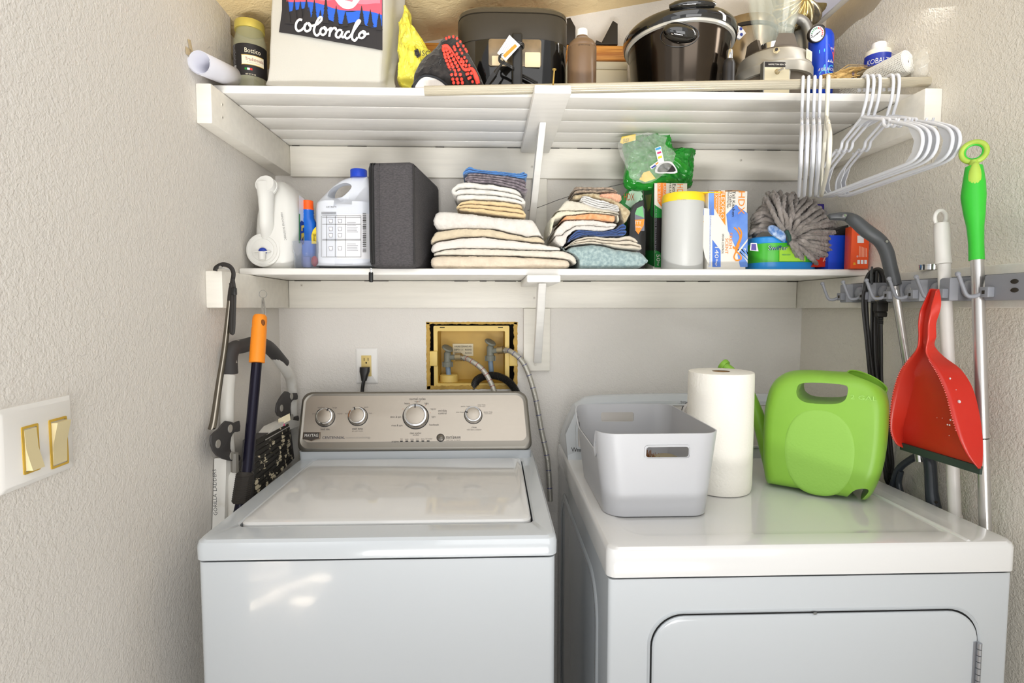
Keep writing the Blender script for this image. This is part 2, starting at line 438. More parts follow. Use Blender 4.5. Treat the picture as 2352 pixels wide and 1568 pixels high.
m.box(a0.x, a1.x, 1.45, YB-.03, zL0-.021, zL0-.001, M_pw2, .004, 3); m.build('bracket_arm', ls)
p0 = A(1247, 650, 1.46); p1 = A(1234, 826, YB-.03)
m = MB()
m.hexa([(p1.x-.013, YB-.045, p1.z-.01), (p1.x+.013, YB-.045, p1.z-.01), (p1.x+.013, YB-.0195, p1.z-.01), (p1.x-.013, YB-.0195, p1.z-.01),
        (p0.x-.011, 1.47, zL0-.022), (p0.x+.011, 1.47, zL0-.022), (p0.x+.011, 1.53, zL0-.022), (p0.x-.011, 1.53, zL0-.022)], M_pw2, .003)
m.build('bracket_brace', ls)
q0, q1, z0, z1 = BX(1202, 707, 1262, 850, YB)
m = MB(); m.box(q0, q1, YB-.019, YB, z0, zcb-.001, M_pw, .002); m.build('bracket_backing', ls)
for px, py in ((1227, 684), (1229, 837), (693, 655)): screw(A(px, py, YB-.02), (0, -1, 0), ls)

# ================================================================ valve box in the wall
M_ybox = mat('aged_yellow_plastic', (196, 158, 62), .4, var=.12, vscale=12)
M_ybox2 = mat('aged_yellow_frame', (222, 192, 108), .4, var=.08, vscale=12)
M_gyp = mat('torn_gypsum', (196, 160, 84), .9, bump=1, bscale=90, var=.3, vscale=30)
vb = thing('valve_box', 'yellowed plastic washer valve box recessed in the back wall', 'valve box', (hx0, YB, hz0))
m = MB(); bx0, bx1, bz0, bz1 = BX(996, 748, 1170, 888, YB+.002)
ix0, ix1, iz0, iz1 = BX(1005, 760, 1160, 880, YB+.002)
def ringrect(x0, x1, z0, z1, y, r=.004): return [(x, y, z) for x, z in rrect(x0, x1, z0, z1, r, 3)]
m.loft([ringrect(bx0, bx1, bz0, bz1, YB+.012), ringrect(bx0, bx1, bz0, bz1, YB+.004), ringrect(ix0, ix1, iz0, iz1, YB+.004)], M_ybox2, cap0=False, cap1=False)
m.loft([ringrect(ix0, ix1, iz0, iz1, YB+.004), ringrect(ix0+.004, ix1-.004, iz0+.003, iz1-.003, YB+.085)], M_ybox, cap0=False, cap1=True)
for px in (1010, 1144):
    a = A(px, 752, YB); m.box(a.x, a.x+.016, YB+.0028, YB+.0036, a.z-.0015, a.z+.0015, M_dark)
m.build('housing', vb, ang=25)
for px in (987, 1170):
    m = MB(); a, b, c, d = BX(px, 806, px+18, 840, YB+.002); m.box(a, b, YB-.004, YB+.02, c, d, M_ybox2, .002); m.build('mounting_tab', vb)
m = MB(); m.box(hx0-.002, hx1+.002, YB+.0865, YB+.11, hz0, hz1, M_dark); m.build('cavity', vb)
# ragged gypsum border
m = MB(); random.seed(5)
def rag_strip(n, horiz, fixed, a, b, w, sgn):
    I_, O_ = [], []
    for i in range(n+1):
        u0 = a+(b-a)*i/n; ww = w*(1+.45*noise.noise(Vector((i*.23, fixed*9, 3)))+random.uniform(-.08, .08)); o = .0018*noise.noise(Vector((i*.4, fixed*7, 8)))
        P_ = (lambda v: (u0, v)) if horiz else (lambda v: (v, u0))
        O_.append(P_(fixed+o-sgn*.001)); I_.append(P_(fixed+sgn*ww))
    m.prism(O_+I_[::-1], YB-.0012, YB+.016, M_gyp, bev=.0006, seg=1)
rag_strip(90, True, hz1, hx0, hx1, .006, -1); rag_strip(90, True, hz0, hx0, hx1, .011, 1)
rag_strip(70, False, hx0, hz0, hz1, .011, 1); rag_strip(70, False, hx1, hz0, hz1, .011, -1)
m.build('torn_edge', vb)
m = MB(); a, b, c, d = BX(1040, 789, 1087, 817, YB+.083)
M_paper = mat('paper_label', (225, 215, 185), .7); M_ink = mat('ink', (40, 36, 34), .7)
m.box(a, b, YB+.0815, YB+.083, c, d, M_paper)
for i, (tx, x0, x1) in enumerate((('AVAILABLE CLEARANCE AREA', 0, 1), ('DEPTH  21   INCHES', 0, 1), ('WIDTH ___ INCHES', 0, 1))):
    m.text(tx, ((a+b)/2, YB+.0815, d-(d-c)*(.22+.27*i)), X3, Z3, .006, M_ink, w=(b-a)*.85)
m.build('clearance_label', vb)
m = MB(); a, b, c, d = BX(1008, 866, 1053, 882, YB+.03); m.lathe([(.031, 0), (.031, .022), (.026, .025), (0, .025)], M_ybox2, ((a+b)/2, YB+.045, iz0+.001)); m.build('drain_port', vb)
M_gv = mat('grey_valve_plastic', (120, 122, 112), .5); M_cpvc = mat('blue_grey_pipe', (120, 140, 160), .5); M_brass = mat('brass_nut', (190, 175, 140), .3, metal=.8)
M_braid = mat('braided_steel', (185, 182, 172), .38, metal=.55, bump=1, bscale=260)
def valve(px, py, bot, outx, outy, label):
    Y = YB+.03; c = A(px, py, Y); top = c.z; zb = A(px, bot, Y).z
    v = thing('water_valve', label, 'valve', (c.x, Y, zb))
    m = MB(); m.cyl((c.x+.004, Y, zb), (c.x, Y, top-.055), .0085, M_cpvc); m.build('pipe', v)
    m = MB(); m.lathe([(.0, -.062), (.016, -.062), (.016, -.045), (.013, -.044), (.012, -.04), (.012, -.016), (.009, -.012), (.006, -.006), (0, -.006)], M_gv, (c.x, Y, top), 8 if 0 else 20)
    for k in range(8):
        a = k*PI/4; m.box(-.002, .002, .0145, .018, -.062, -.046, M_gv, 0, M=Matrix.Translation((c.x, Y, top)) @ Matrix.Rotation(a, 4, 'Z'))
    e = A(outx, outy, Y-.012); m.cyl((c.x, Y, top-.03), e, .009, M_gv); m.build('valve_body', v)
    m = MB(); hm = Matrix.Translation((c.x, Y-.002, top)) @ Matrix.Rotation(.45 if outx-px < 40 else -.3, 4, 'Y') @ Matrix.Rotation(.35, 4, 'X')
    m.lathe([(0, -.007), (.006, -.007), (.006, -.003), (.019, -.002), (.020, .001), (.018, .004), (0, .005)], M_gv, sx=1.0, M=hm); m.build('valve_handle', v)
    m = MB(); dd = (e-Vector((c.x, Y, top-.03))).normalized()
    m.cyl(e-dd*.004, e+dd*.016, .0135, M_brass, 16); m.build('coupling', v)
    return e+dd*.012
e1 = valve(1028, 800, 866, 1050, 820, 'grey plastic water valve on the left inside the yellow wall box')
e2 = valve(1126, 786, 860, 1146, 804, 'grey plastic water valve on the right inside the yellow wall box')
def hose(pts, name, label, r=.0085, ticks=None, mt=None, cat='hose'):
    h = thing(name, label, cat, pts[0])
    m = MB(); m.tube(pts, r, mt or M_braid, 12, sm=10); m.build('hose_sleeve', h)
    P, _ = smooth([Vector(p) for p in pts], 10)
    if ticks:
        m = MB()
        for i in range(4, len(P)-2, 4):
            t = (P[i+1]-P[i]).normalized(); m.tube([P[i]-t*.0008, P[i]+t*.0008], r*1.04, ticks, 12)
        m.build('tracer_thread', h)
    m = MB(); t = (P[1]-P[0]).normalized(); m.cyl(P[0]-t*.002, P[0]+t*.018, r*1.22, mat('crimp_steel', (200, 198, 190), .25, metal=.9)); m.build('crimp', h)
    return h
hose([e1, A(1078, 826, YB-.01), A(1108, 848, YB-.03), A(1128, 880, YB-.04), A(1140, 915, YB-.05), A(1150, 960, YB-.05)], 'supply_hose', 'short braided steel hose with red ticks from the left valve', ticks=mat('red_thread', (150, 40, 40), .6))
hose([e2, A(1175, 808, YB-.02), A(1205, 838, YB-.04), A(1228, 905, YB-.05), A(1243, 985, YB-.06), A(1258, 1060, YB-.07), A(1264, 1150, YB-.07)], 'supply_hose', 'long braided steel hose with blue ticks curving down beside the washer', ticks=mat('blue_thread', (50, 55, 130), .6))
m = MB(); P, _ = smooth([A(1086, 905, YB+.02), A(1096, 872, YB+.0), A(1130, 862, YB-.012), A(1162, 872, YB-.022), A(1185, 898, YB-.03), A(1200, 945, YB-.03)], 14)
rr = [.0125+.0018*math.cos(i*PI) for i in range(len(P))]
P2, rr2 = [], []
for i in range(len(P)-1):
    for k in range(2): P2.append(P[i].lerp(P[i+1], k/2)); rr2.append(.0135 if k else .0112)
dh = thing('drain_hose', 'black corrugated drain hose looping out of the yellow wall box', 'hose', P[0])
m.tube(P2, rr2, mat('black_rubber', (38, 37, 36), .4), 14); m.build('corrugated_sleeve', dh, ang=60)

# ================================================================ outlet and its plug
x0, x1, z0, z1 = BX(818, 799, 868, 880, YB)
M_plate = mat('white_plate', (228, 226, 222), .3)
M_alm = mat('almond_plastic', (214, 190, 120), .35)
ou = thing('wall_outlet', 'white duplex outlet plate with yellowed sockets above the washer', 'outlet', ((x0+x1)/2, YB, (z0+z1)/2))
m = MB(); m.loft([rring(x0, x1, z0, z1, .003, 0), rring(x0, x1, z0, z1, .003, .003), rring(x0+.005, x1-.005, z0+.005, z1-.005, .003, .0065)], M_plate, M=Matrix(((1, 0, 0, 0), (0, 0, -1, YB), (0, 1, 0, 0), (0, 0, 0, 1)))); m.build('cover_plate', ou)
xa, xb, za, zb = BX(830, 816, 853, 864, YB-.007)
m = MB(); m.box(xa, xb, YB-.0085, YB-.004, za, zb, M_alm, .001)
for zz in (zb-(zb-za)*.12, zb-(zb-za)*.62):
    for dx in (-.0065, .0065): m.box((xa+xb)/2+dx-.001, (xa+xb)/2+dx+.001, YB-.0088, YB-.008, zz-.009, zz, M_dark)
    m.cyl(((xa+xb)/2, YB-.0088, zz-.016), ((xa+xb)/2, YB-.008, zz-.016), .0028, M_dark, 10)
m.build('socket', ou)
M_blk = mat('black_cord', (32, 31, 30), .4)
pc = A(838, 850, YB-.02)
pg = thing('power_plug', 'black washer plug and cord in the lower socket of the outlet', 'plug', pc)
m = MB(); m.loft([sring(pc.x, YB-.02, pc.z+.01, .016, .011, 3, 20), sring(pc.x, YB-.022, pc.z-.004, .016, .012, 3, 20), sring(pc.x-.001, YB-.024, pc.z-.018, .012, .010, 2.5, 20), sring(pc.x-.002, YB-.026, pc.z-.034, .0085, .008, 2, 20)], M_blk); m.build('plug_body', pg)
m = MB(); m.tube([(pc.x-.002, YB-.026, pc.z-.03), A(834, 882, YB-.028), A(832, 900, YB-.03), A(833, 930, YB-.04)], .0045, M_blk, 10, sm=5, flat=(1.4, 1)); m.build('cord', pg)

# ================================================================ light switch on the left wall
c = [LP(-12, 936), LP(161, 912), LP(161, 1075), LP(-12, 1139)]
ym, yM = (c[0].y+c[3].y)/2, (c[1].y+c[2].y)/2
zt = (c[0].z+c[1].z)/2; zb = (c[2].z+c[3].z)/2
sw = thing('light_switch', 'double rocker light switch with white plate on the left wall', 'light switch', (XL, (ym+yM)/2, (zt+zb)/2))
Mx = Matrix(((-kL, 0, 1, XLf(0)), (1, 0, 0, 0), (0, 1, 0, 0), (0, 0, 0, 1)))
m = MB(); m.loft([rring(ym, yM, zb, zt, .003, 0), rring(ym, yM, zb, zt, .003, .003), rring(ym+.006, yM-.006, zb+.006, zt-.006, .003, .0065)], M_plate, M=Mx); m.build('cover_plate', sw)
M_gold = mat('brass_yellow_frame', (196, 160, 60), .4); M_rock = mat('ivory_rocker', (214, 200, 158), .35)
for i, (q0, q1) in enumerate((((36, 978), (81, 1083)), ((100, 962), (147, 1060)))):
    a = LP(*q0); b = LP(q1[0], q1[1]-18*(1-i)*.5)
    za, zb2 = a.z-.002, b.z-.002
    y0, y1 = a.y, b.y
    m = MB(); m.loft([rring(y0, y1, zb2, za, .002, .005), rring(y0, y1, zb2, za, .002, .0078), rring(y0+.0035, y1-.0035, zb2+.0035, za-.0035, .001, .0078)], M_gold, M=Mx, cap1=False); f = m.build('rocker_frame', sw)
    zm = (za+zb2)/2
    hi, lo = (.008, .017) if i == 0 else (.017, .008)
    y0 += .004; y1 -= .004
    m = MB()
    prof = [(zb2+.005, .006), (zb2+.005, lo), (zm, .0095), (za-.005, hi), (za-.005, .006)]
    m.loft([[(XLf(y0)+d, y0, z) for z, d in prof], [(XLf(y1)+d, y1, z) for z, d in prof]], M_rock); m.build('rocker', sw, ang=20)
# ================================================================ washer
M_enam = mat('white_enamel', (190, 195, 199), .14, coat=.4)
M_enam2 = mat('white_enamel_lid', (214, 214, 213), .10, coat=.5)
M_steel = mat('brushed_steel', (176, 168, 157), .36, metal=.9, bump=.12, bscale=40, stretch=(1, 30, 120), aniso=.3)
M_steel2 = mat('brushed_steel_rim', (140, 136, 128), .34, metal=.9, bump=.1, bscale=40, stretch=(1, 30, 120))
M_chr = mat('chrome', (205, 205, 205), .12, metal=1)
M_txt = mat('dark_print', (45, 45, 48), .6); M_txt2 = mat('grey_print', (120, 116, 110), .6)
M_gap = mat('black_gap', (12, 12, 12), .9)
YW = 1.02
wx0 = A(444, 1290, YW).x; wx1 = A(1281, 1290, YW).x
zwb = A(860, 1284, YW).z; zwt = .922
wa = thing('washing_machine', 'white top-loading washer with brushed steel control panel', 'washing machine', ((wx0+wx1)/2, YW+.33, 0))
m = MB(); m.loft([rring(wx0+.004, wx1-.004, YW+.006, YW+.66, .012, z) for z in (.02, zwb-.004)], M_enam)
m.build('cabinet', wa)
# deck with the lid well
lx0, lx1_ = A(540, 1210, 1.075).x, A(1222, 1200, 1.075).x
ly0, ly1 = 1.072, 1.552
def wellring(o, z, yfront=0):
    R_ = rring(lx0-o, lx1_+o, ly0-o+yfront, ly1+o, .018, z, 8)
    out = []
    for x, y, zz in R_:
        u = (x-lx0)/(lx1_-lx0)*2-1
        if y < (ly0+ly1)/2: y += .022*u*u   # front edge bows toward the user
        out.append((x, y, zz))
    return out
yd1 = YW+.66
m = MB()
def deckring(o, z, r=.02): return rring(wx0+o, wx1-o, YW+o, yd1-o, r, z, 8)
m.loft([deckring(.006, zwb-.001), deckring(.0, zwb+.002), deckring(0, zwt-.014), deckring(.002, zwt-.006), deckring(.007, zwt-.001), deckring(.014, zwt), wellring(.008, zwt), wellring(.004, zwt-.003), wellring(.0035, zwt-.02)], M_enam, cap0=False)
deck = m.build('top_deck', wa, ang=30)
m = MB()
m.loft([wellring(-.003, zwt-.018), wellring(-.0, zwt-.012), wellring(0, zwt+.001), wellring(-.003, zwt+.005), wellring(-.012, zwt+.0075)], M_enam2, cap0=False)
m.build('lid', wa, ang=30)
m = MB(); m.loft([wellring(.0036, zwt-.0195), wellring(.0036, zwt-.017)], M_gap); m.build('lid_gap_shade', wa)  # black sheet in the well stands in for the shadow round the lid
# console
yc0 = 1.573; zc_0 = A(950, 1047, yc0).z
cN = None
P0 = A(950, 1035, yc0-.004); P1 = A(950, 899, 1.655)
up = (P1-P0).normalized(); nrm = X3.cross(up)      # faces the viewer (-Y)
hC = (P1-P0).length
kx0 = A(683, 1030, yc0).x; kx1 = A(1223, 1030, yc0).x
CM = Matrix(((1, up.x, nrm.x, 0), (0, up.y, nrm.y, P0.y), (0, up.z, nrm.z, P0.z), (0, 0, 0, 1)))
def crr(o, d, r=.03, dz=0):
    # outline: slightly narrower at the top, big upper corners
    R_ = rrect(kx0+o, kx1-o, o+dz, hC-o, [r, r, r*.8, r*.8], 8); out = []
    for x, y in R_:
        k = y/hC; c = (kx0+kx1)/2; out.append((c+(x-c)*(1-.004*k), y, d))
    return out
m = MB()
m.loft([rring(kx0+.004, kx1-.004, yc0-.002, yd1+.03, .012, zwt-.004), rring(kx0+.003, kx1-.003, yc0-.004, yd1+.03, .012, zc_0+.016)], M_enam)
# body behind the steel face
m.loft([crr(.004, .0, .03), crr(.004, -.05, .03)], M_enam, M=CM)
m.build('console_housing', wa)
m = MB()
m.loft([crr(.001, -.012), crr(0, -.002), crr(.0015, .004), crr(.006, .0075), crr(.0085, .0078), ], M_steel2, M=CM, cap0=False, cap1=False)
m.loft([crr(.0085, .0078), crr(.014, .0055, .024, .012), crr(.0145, .0055, .024, .012)], M_steel2, M=CM, cap0=False, cap1=False)
m.loft([crr(.0145, .0055, .024, .012)], M_steel, M=CM, cap0=False, cap1=True)
m.build('control_panel', wa, ang=30)
FP = CM @ Vector((0, 0, .0056)); 
def C_(px, py): return RP(px, py, FP, nrm)
pxs = (C_(1000, 960)-C_(900, 960)).length/100
# knobs
def knob(px, py, rp, ang, par, base=True):
    c = C_(px, py); r = rp*pxs
    KM = Matrix.Translation(c) @ Matrix(((1, up.x, nrm.x, 0), (0, up.y, nrm.y, 0), (0, up.z, nrm.z, 0), (0, 0, 0, 1)))
    m = MB(); m.lathe([(r*1.04, 0), (r*1.04, .003), (r, .005), (r*.97, .012), (r*.92, .015), (r*.80, .0155), (r*.76, .0145)], M_chr, M=KM, seg=40, cap=False)
    k = m.build('knob', par)
    m = MB(); m.lathe([(r*.76, .0145), (r*.74, .0135), (r*.72, .0150), (r*.60, .0158), (0, .016)], M_steel, M=KM, seg=40)
    m.build('knob_cap', k)
    m = MB(); m.box(-.0016, .0016, r*.62, r*.93, .0140, .0170, M_txt, .0006, M=KM @ Matrix.Rotation(math.radians(ang), 4, 'Z')); m.build('pointer', k)
    m = MB(); m.lathe([(r*1.09, .0), (r*1.09, .0012), (r*1.03, .0012)], M_txt, M=KM, seg=40, cap=False); m.build('skirt', k)
knob(747, 958, 21, -28, wa); knob(822, 956, 21, 20, wa); knob(955, 956, 28, 0, wa); knob(1087, 953, 19.5, 75, wa)
m = MB()
def ct(t, px, py, hp, mt=M_txt, w=None, al='c'):
    m.text(t, C_(px, py), X3, up, hp*pxs, mt, w=w*pxs if w else None, align=al, lift=.0004)
for t, x, y, h, mt_, w in (('medium', 738, 935.5, 4, M_txt2, 16), ('large', 769, 935.5, 4, M_txt2, 10), ('small', 723, 949.5, 4, M_txt2, 11), ('super', 781, 949, 4, M_txt2, 12), ('load size', 747, 985, 5, M_txt, 20),
    ('cool', 814, 935, 4, M_txt2, 8), ('warm', 841, 934.5, 4, M_txt2, 10), ('cold', 797, 949, 4, M_txt2, 9), ('hot', 851, 948.5, 4, M_txt2, 7), ('wash temp', 821, 984, 5, M_txt, 24), ('all cold rinses', 821, 989.5, 3.4, M_txt2, 24),
    ('normal cycles', 959, 915.5, 6, M_txt, 37), ('regular', 959, 921.5, 4, M_txt2, 14), ('heavy', 935, 926, 4.5, M_txt, 12), ('light', 980, 926, 4.5, M_txt, 9), ('regular', 995, 938.5, 4, M_txt2, 14), ('wrinkle', 1016, 942.5, 5.5, M_txt, 20), ('control', 1016, 948.5, 5.5, M_txt, 19), ('light', 996, 956.5, 4, M_txt2, 9),
    ('handwash', 997, 975, 4.5, M_txt, 21), ('drain & spin', 909, 957, 4.5, M_txt, 25), ('rinse & spin', 912, 976.5, 4.5, M_txt, 25), ('clean washer', 954.5, 994, 4.5, M_txt, 26), ('with affresh', 955, 998.5, 3.2, M_txt, 14),
    ('extra rinse', 1069, 932.5, 4, M_txt2, 21), ('one rinse', 1106, 929, 4, M_txt2, 18), ('with fabric softener', 1106, 933, 2.4, M_txt2, 18), ('one rinse', 1056, 946, 4, M_txt2, 18), ('extra rinse', 1121, 945.5, 4, M_txt2, 20), ('with fabric softener', 1121, 949.5, 2.4, M_txt2, 18), ('rinse', 1089, 980.5, 5, M_txt, 11), ('with fabric softener', 1089, 986, 3.8, M_txt2, 34),
    ('progress', 908, 1013, 4, M_txt, 16), ('fill', 922, 1008, 3.6, M_txt2, 5), ('wash', 934, 1008, 3.6, M_txt2, 8), ('rinse', 946.5, 1008, 3.6, M_txt2, 8), ('spin', 959, 1007.5, 3.6, M_txt2, 7), ('done', 971, 1007.5, 3.6, M_txt2, 8), ('lid locked', 985, 1007, 3.6, M_txt2, 15),
    ('start/pause', 1041, 1002.5, 6.5, M_txt, 33), ('hold 3 sec. to cancel', 1041, 1010, 3.6, M_txt2, 32), ('CENTENNIAL', 766.5, 1004.5, 6.2, mat('navy_print', (28, 34, 58), .5), 51), ('commercial technology', 823, 1004, 5, mat('pale_print', (160, 154, 148), .6), 54)):
    ct(t, x, y, h, mt_, w)
for i in range(6):
    c = C_(922+i*12.3, 1013-.1*i); m.patch(c, X3, up, rrect(-.0042, .0042, -.0017, .0017, .0012, 3), M_txt)
for a in range(-60, 100, 34):
    c = C_(955+34*math.sin(math.radians(a)), 956-34*math.cos(math.radians(a))); m.patch(c, X3, up, rrect(-.001, .001, -.0007, .0007, .0003, 2), mat('orange_tick', (200, 110, 50), .5))
a, b = C_(1024, 1006), C_(1058, 1006); m.patch((a+b)/2, X3, up, [(-(b-a).length/2, -.0003), ((b-a).length/2, -.0003), ((b-a).length/2, .0003), (-(b-a).length/2, .0003)], M_txt)
m.build('panel_print', wa)
KM = Matrix.Translation(C_(1012, 1005)) @ Matrix(((1, up.x, nrm.x, 0), (0, up.y, nrm.y, 0), (0, up.z, nrm.z, 0), (0, 0, 0, 1)))
m = MB(); m.lathe([(.0118, 0), (.0118, .0015), (.0108, .002)], M_txt, M=KM, cap=False); m.lathe([(.0106, 0), (.0105, .0018), (.008, .0034), (0, .0042)], mat('button_grey', (110, 105, 98), .25, metal=.7), M=KM); m.build('start_button', wa)
# badge
c = C_(716, 1001); KM = Matrix.Translation(c) @ Matrix(((1, up.x, nrm.x, 0), (0, up.y, nrm.y, 0), (0, up.z, nrm.z, 0), (0, 0, 0, 1)))
def shield(k): return [(-19.5*pxs*k, 8.5*pxs*k), (-19.5*pxs*k, -7*pxs*k), (-8*pxs*k, -8.5*pxs*k), (0, -12*pxs*k), (8*pxs*k, -8.5*pxs*k), (19.5*pxs*k, -7*pxs*k), (19.5*pxs*k, 8.5*pxs*k)]
m = MB(); m.prism(shield(1.0), .0, .0025, mat('badge_frame', (120, 105, 90), .3, metal=.8), 'xy', bev=.0008, M=KM); m.prism(shield(.90), .0024, .003, mat('badge_dark', (62, 56, 52), .4), 'xy', M=KM)
m.text('MAYTAG', c+nrm*.0031+up*.001, X3, up, 7*pxs, mat('badge_letters', (225, 222, 215), .4), w=30*pxs); m.build('badge', wa)

# ================================================================ dryer
YD = .975
dx0 = A(1395, 1330, YD).x; dx1 = A(2338, 1312, YD).x
zdb = A(1800, 1323, YD).z; zdt = .917
dr = thing('clothes_dryer', 'white front-loading dryer with grey console, right of the washer', 'clothes dryer', ((dx0+dx1)/2, YD+.35, 0))
yd2 = 1.775
m = MB()
# cabinet with pressed panels on the left flank
m.loft([rring(dx0+.004, dx1-.004, YD+.006, yd2-.01, .008, z) for z in (.02, zdb-.004)], M_enam)
m.build('cabinet', dr)
M_side = M_enam
MS = Matrix(((0, 0, -1, dx0+.004), (1, 0, 0, 0), (0, 1, 0, 0), (0, 0, 0, 1)))
m = MB(); 
def sp(o, d): return [(x, y, d) for x, y in rrect(YD+.10+o, yd2-.08-o, .12+o, zdb-.06-o, .09-o*.5, 8)]
m.loft([sp(0, 0.0002), sp(.006, .0035), sp(.02, .0035), sp(.026, .0002)], M_enam, M=MS, cap0=False, cap1=False); m.build('side_panel_rib', dr)
m = MB()
def dring(o, z, r=.018): return rring(dx0+o, dx1-o, YD+o, yd2-o, r, z, 8)
def pan(o, z): return rring(dx0+.045+o, dx1-.05-o, YD+.05+o, 1.555-o, .05, z, 8)
m.loft([dring(.006, zdb-.001), dring(0, zdb+.002), dring(0, zdt-.012), dring(.002, zdt-.005), dring(.006, zdt-.001), dring(.012, zdt), pan(0, zdt), pan(.004, zdt-.0004), pan(.009, zdt-.0014)], M_enam2, cap0=False)
m.build('top_deck', dr, ang=30)
m = MB()
pa = AZ(2030, 1128, zdt); pb = AZ(2222, 1240, zdt)
m.tube([Vector((pb.x+.004, 1.46, zdt-.002)), Vector((pb.x+.004, 1.3, zdt-.0028)), Vector((pb.x, pb.y+.03, zdt-.0028)), Vector((pb.x, pb.y+.0, zdt-.003))], [.003, .005, .007, .004], M_enam2, 10, sm=6)
m.build('deck_ridge', dr)
for o_, zz in (('console', 0),):
    yk = 1.565
    m = MB()
    prof = [(yk-.004, zdt), (yk, zdt+.03), (yk+.035, zdt+.165), (yk+.05, zdt+.178), (yk+.075, zdt+.183), (yk+.12, zdt+.17), (yk+.19, zdt+.05), (yk+.195, zdt)]
    # end cheeks round off; the top arches a little in the middle
    rings = []
    n = 26
    for i in range(n+1):
        u = i/n; x = dx0+.006+(dx1-dx0-.012)*u; e = min(u, 1-u)*(dx1-dx0)
        k = min(1, (e/.085)) ; k = math.sqrt(max(0, 1-(1-k)**2)); k = .42+.58*k-.045*(2*u-1)**2
        rings.append([(x, yk+.06+(y-yk-.06)*(.6+.4*k) if False else y+(1-k)*.03*(z-zdt)/.18, zdt+(z-zdt)*k) for y, z in prof])
    m.loft(rings, M_enam); m.build('console_housing', dr, ang=30)
Pd = Vector((0, yk-.001, zdt+.03)); upd = Vector((0, .035, .135)).normalized(); nd = X3.cross(upd)
DM = Matrix(((1, upd.x, nd.x, 0), (0, upd.y, nd.y, yk-.002), (0, upd.z, nd.z, zdt+.03), (0, 0, 0, 1)))
M_dface = mat('dryer_face_grey', (196, 192, 188), .4)
m = MB()
def dface(o, d): return [(x, y, d) for x, y in rrect(dx0+.03+o, dx1-.03-o, 0+o, .132-o, [.075, .075, .006, .006], 8)]
m.loft([dface(0, 0), dface(.001, .004), dface(.006, .0045)], M_enam, M=DM, cap0=False, cap1=False); m.loft([dface(.006, .0045), dface(.008, .002)], M_dface, M=DM, cap0=False)
m.build('control_face', dr)
m = MB()
def D_(px, py): return RP(px, py, DM @ Vector((0, 0, .0022)), nd)
pd = (D_(1600, 950)-D_(1500, 950)).length/100
for t, x, y, h, w in (('OFF', 1560, 929, 5, 9), ('Heavy', 1569, 922, 4, 13), ('Dry', 1569, 926, 4, 8), ('70', 1581, 925, 4, 5), ('High', 1738, 966, 4, 9), ('Wrinkle Guard', 1740, 945, 3, 20)):
    m.text(t, D_(x, y), X3, upd, h*pd, M_txt, w=w*pd)
m.text('Whirlpool', D_(1312, 1032), X3, upd, 10*pd, M_txt, w=52*pd, align='l')
m.build('panel_print', dr)
for px, py, rp in ((1592, 948, 26), (1729, 963, 8)):
    c = D_(px, py); r = rp*pd; KM = Matrix.Translation(c) @ Matrix(((1, upd.x, nd.x, 0), (0, upd.y, nd.y, 0), (0, upd.z, nd.z, 0), (0, 0, 0, 1)))
    m = MB(); m.lathe([(r, 0), (r, .003), (r*.85, .006), (r*.8, .02), (r*.7, .022), (0, .022)], M_dface if rp > 10 else M_chr, M=KM); m.lathe([(r*1.06, 0), (r*1.06, .001), (r, .001)], M_txt, M=KM, cap=False); m.build('dryer_knob', dr)
# door on the front
def FD(px, py): return A(px, py, YD+.006)
d0 = FD(1493, 1500).x; d1 = FD(2243, 1500).x; dzt = FD(1850, 1404).z
FM = Matrix(((1, 0, 0, 0), (0, 0, -1, YD+.0062), (0, 1, 0, 0), (0, 0, 0, 1)))
def drr(o, d, r=.062): return [(x, y, d) for x, y in rrect(d0+o, d1-o, dzt-.50+o, dzt-o, r-o*.6, 10)]
m = MB(); m.loft([drr(-.006, 0.0), drr(-.004, .003), drr(-.001, .001), drr(0, .0002)], M_enam, M=FM, cap0=False, cap1=False); m.build('door_surround', dr, ang=25)
m = MB(); m.loft([drr(0, .0003), drr(.003, .0003)], M_gap, M=FM, cap0=False, cap1=False)
m.loft([drr(.003, .0003), drr(.0032, .003), drr(.006, .0055), drr(.012, .0065)], M_enam, M=FM, cap0=False); door_ = m.build('door', dr, ang=25)
hz = FD(2243, 1468)
m = MB()
for i in range(9):
    z = hz.z-i*.0125; m.cyl((hz.x-.003, YD-.004, z-.0008), (hz.x-.003, YD-.004, z-.0117), .0042, mat('hinge_zinc', (175, 178, 184), .3, metal=.8), 12)
m.box(hz.x-.012, hz.x-.003, YD-.0015, YD+.001, hz.z-.112, hz.z, mat('hinge_zinc')); m.build('hinge', door_)
m = MB(); c = A(1872, 1408, YD); m.ball((c.x, YD-.0005, c.z), .0035, mat('chip_mark', (110, 112, 110), .6), 10, (1.3, .3, .7)); m.build('paint_chip', dr)

# ================================================================ things on the dryer
zd = zdt+.0006
# --- storage basket
M_bask = mat('basket_white', (174, 175, 178), .35)
bk = thing('storage_basket', 'white plastic storage basket with dipped side and slot handles on the dryer', 'basket', (.35, 1.32, zd))
f0 = AZ(1405, 1188, zd); f1 = AZ(1628, 1188, zd); yb0 = f0.y
ztop = A(1500, 996, yb0-.012).z
tx0 = A(1374, 990, yb0-.012).x; tx1 = A(1662, 992, yb0-.012).x
ty1 = RP(1420, 927, Vector((0, 0, ztop)), Z3).y; ty0 = yb0-.012
bx0_, bx1_, by0, by1 = f0.x-.012, f1.x+.008, yb0, ty1-.02
zlow = A(1345, 1010, 1.32).z+.02
def bring(k, ins, zf=None, seg=10):
    x0 = bx0_+(tx0-bx0_)*k+ins; x1 = bx1_+(tx1-bx1_)*k-ins; y0 = by0+(ty0-by0)*k+ins; y1 = by1+(ty1-by1)*k-ins
    return rring(x0, x1, y0, y1, .042-ins, zd+.001+(ztop-zd-.001)*k, seg)
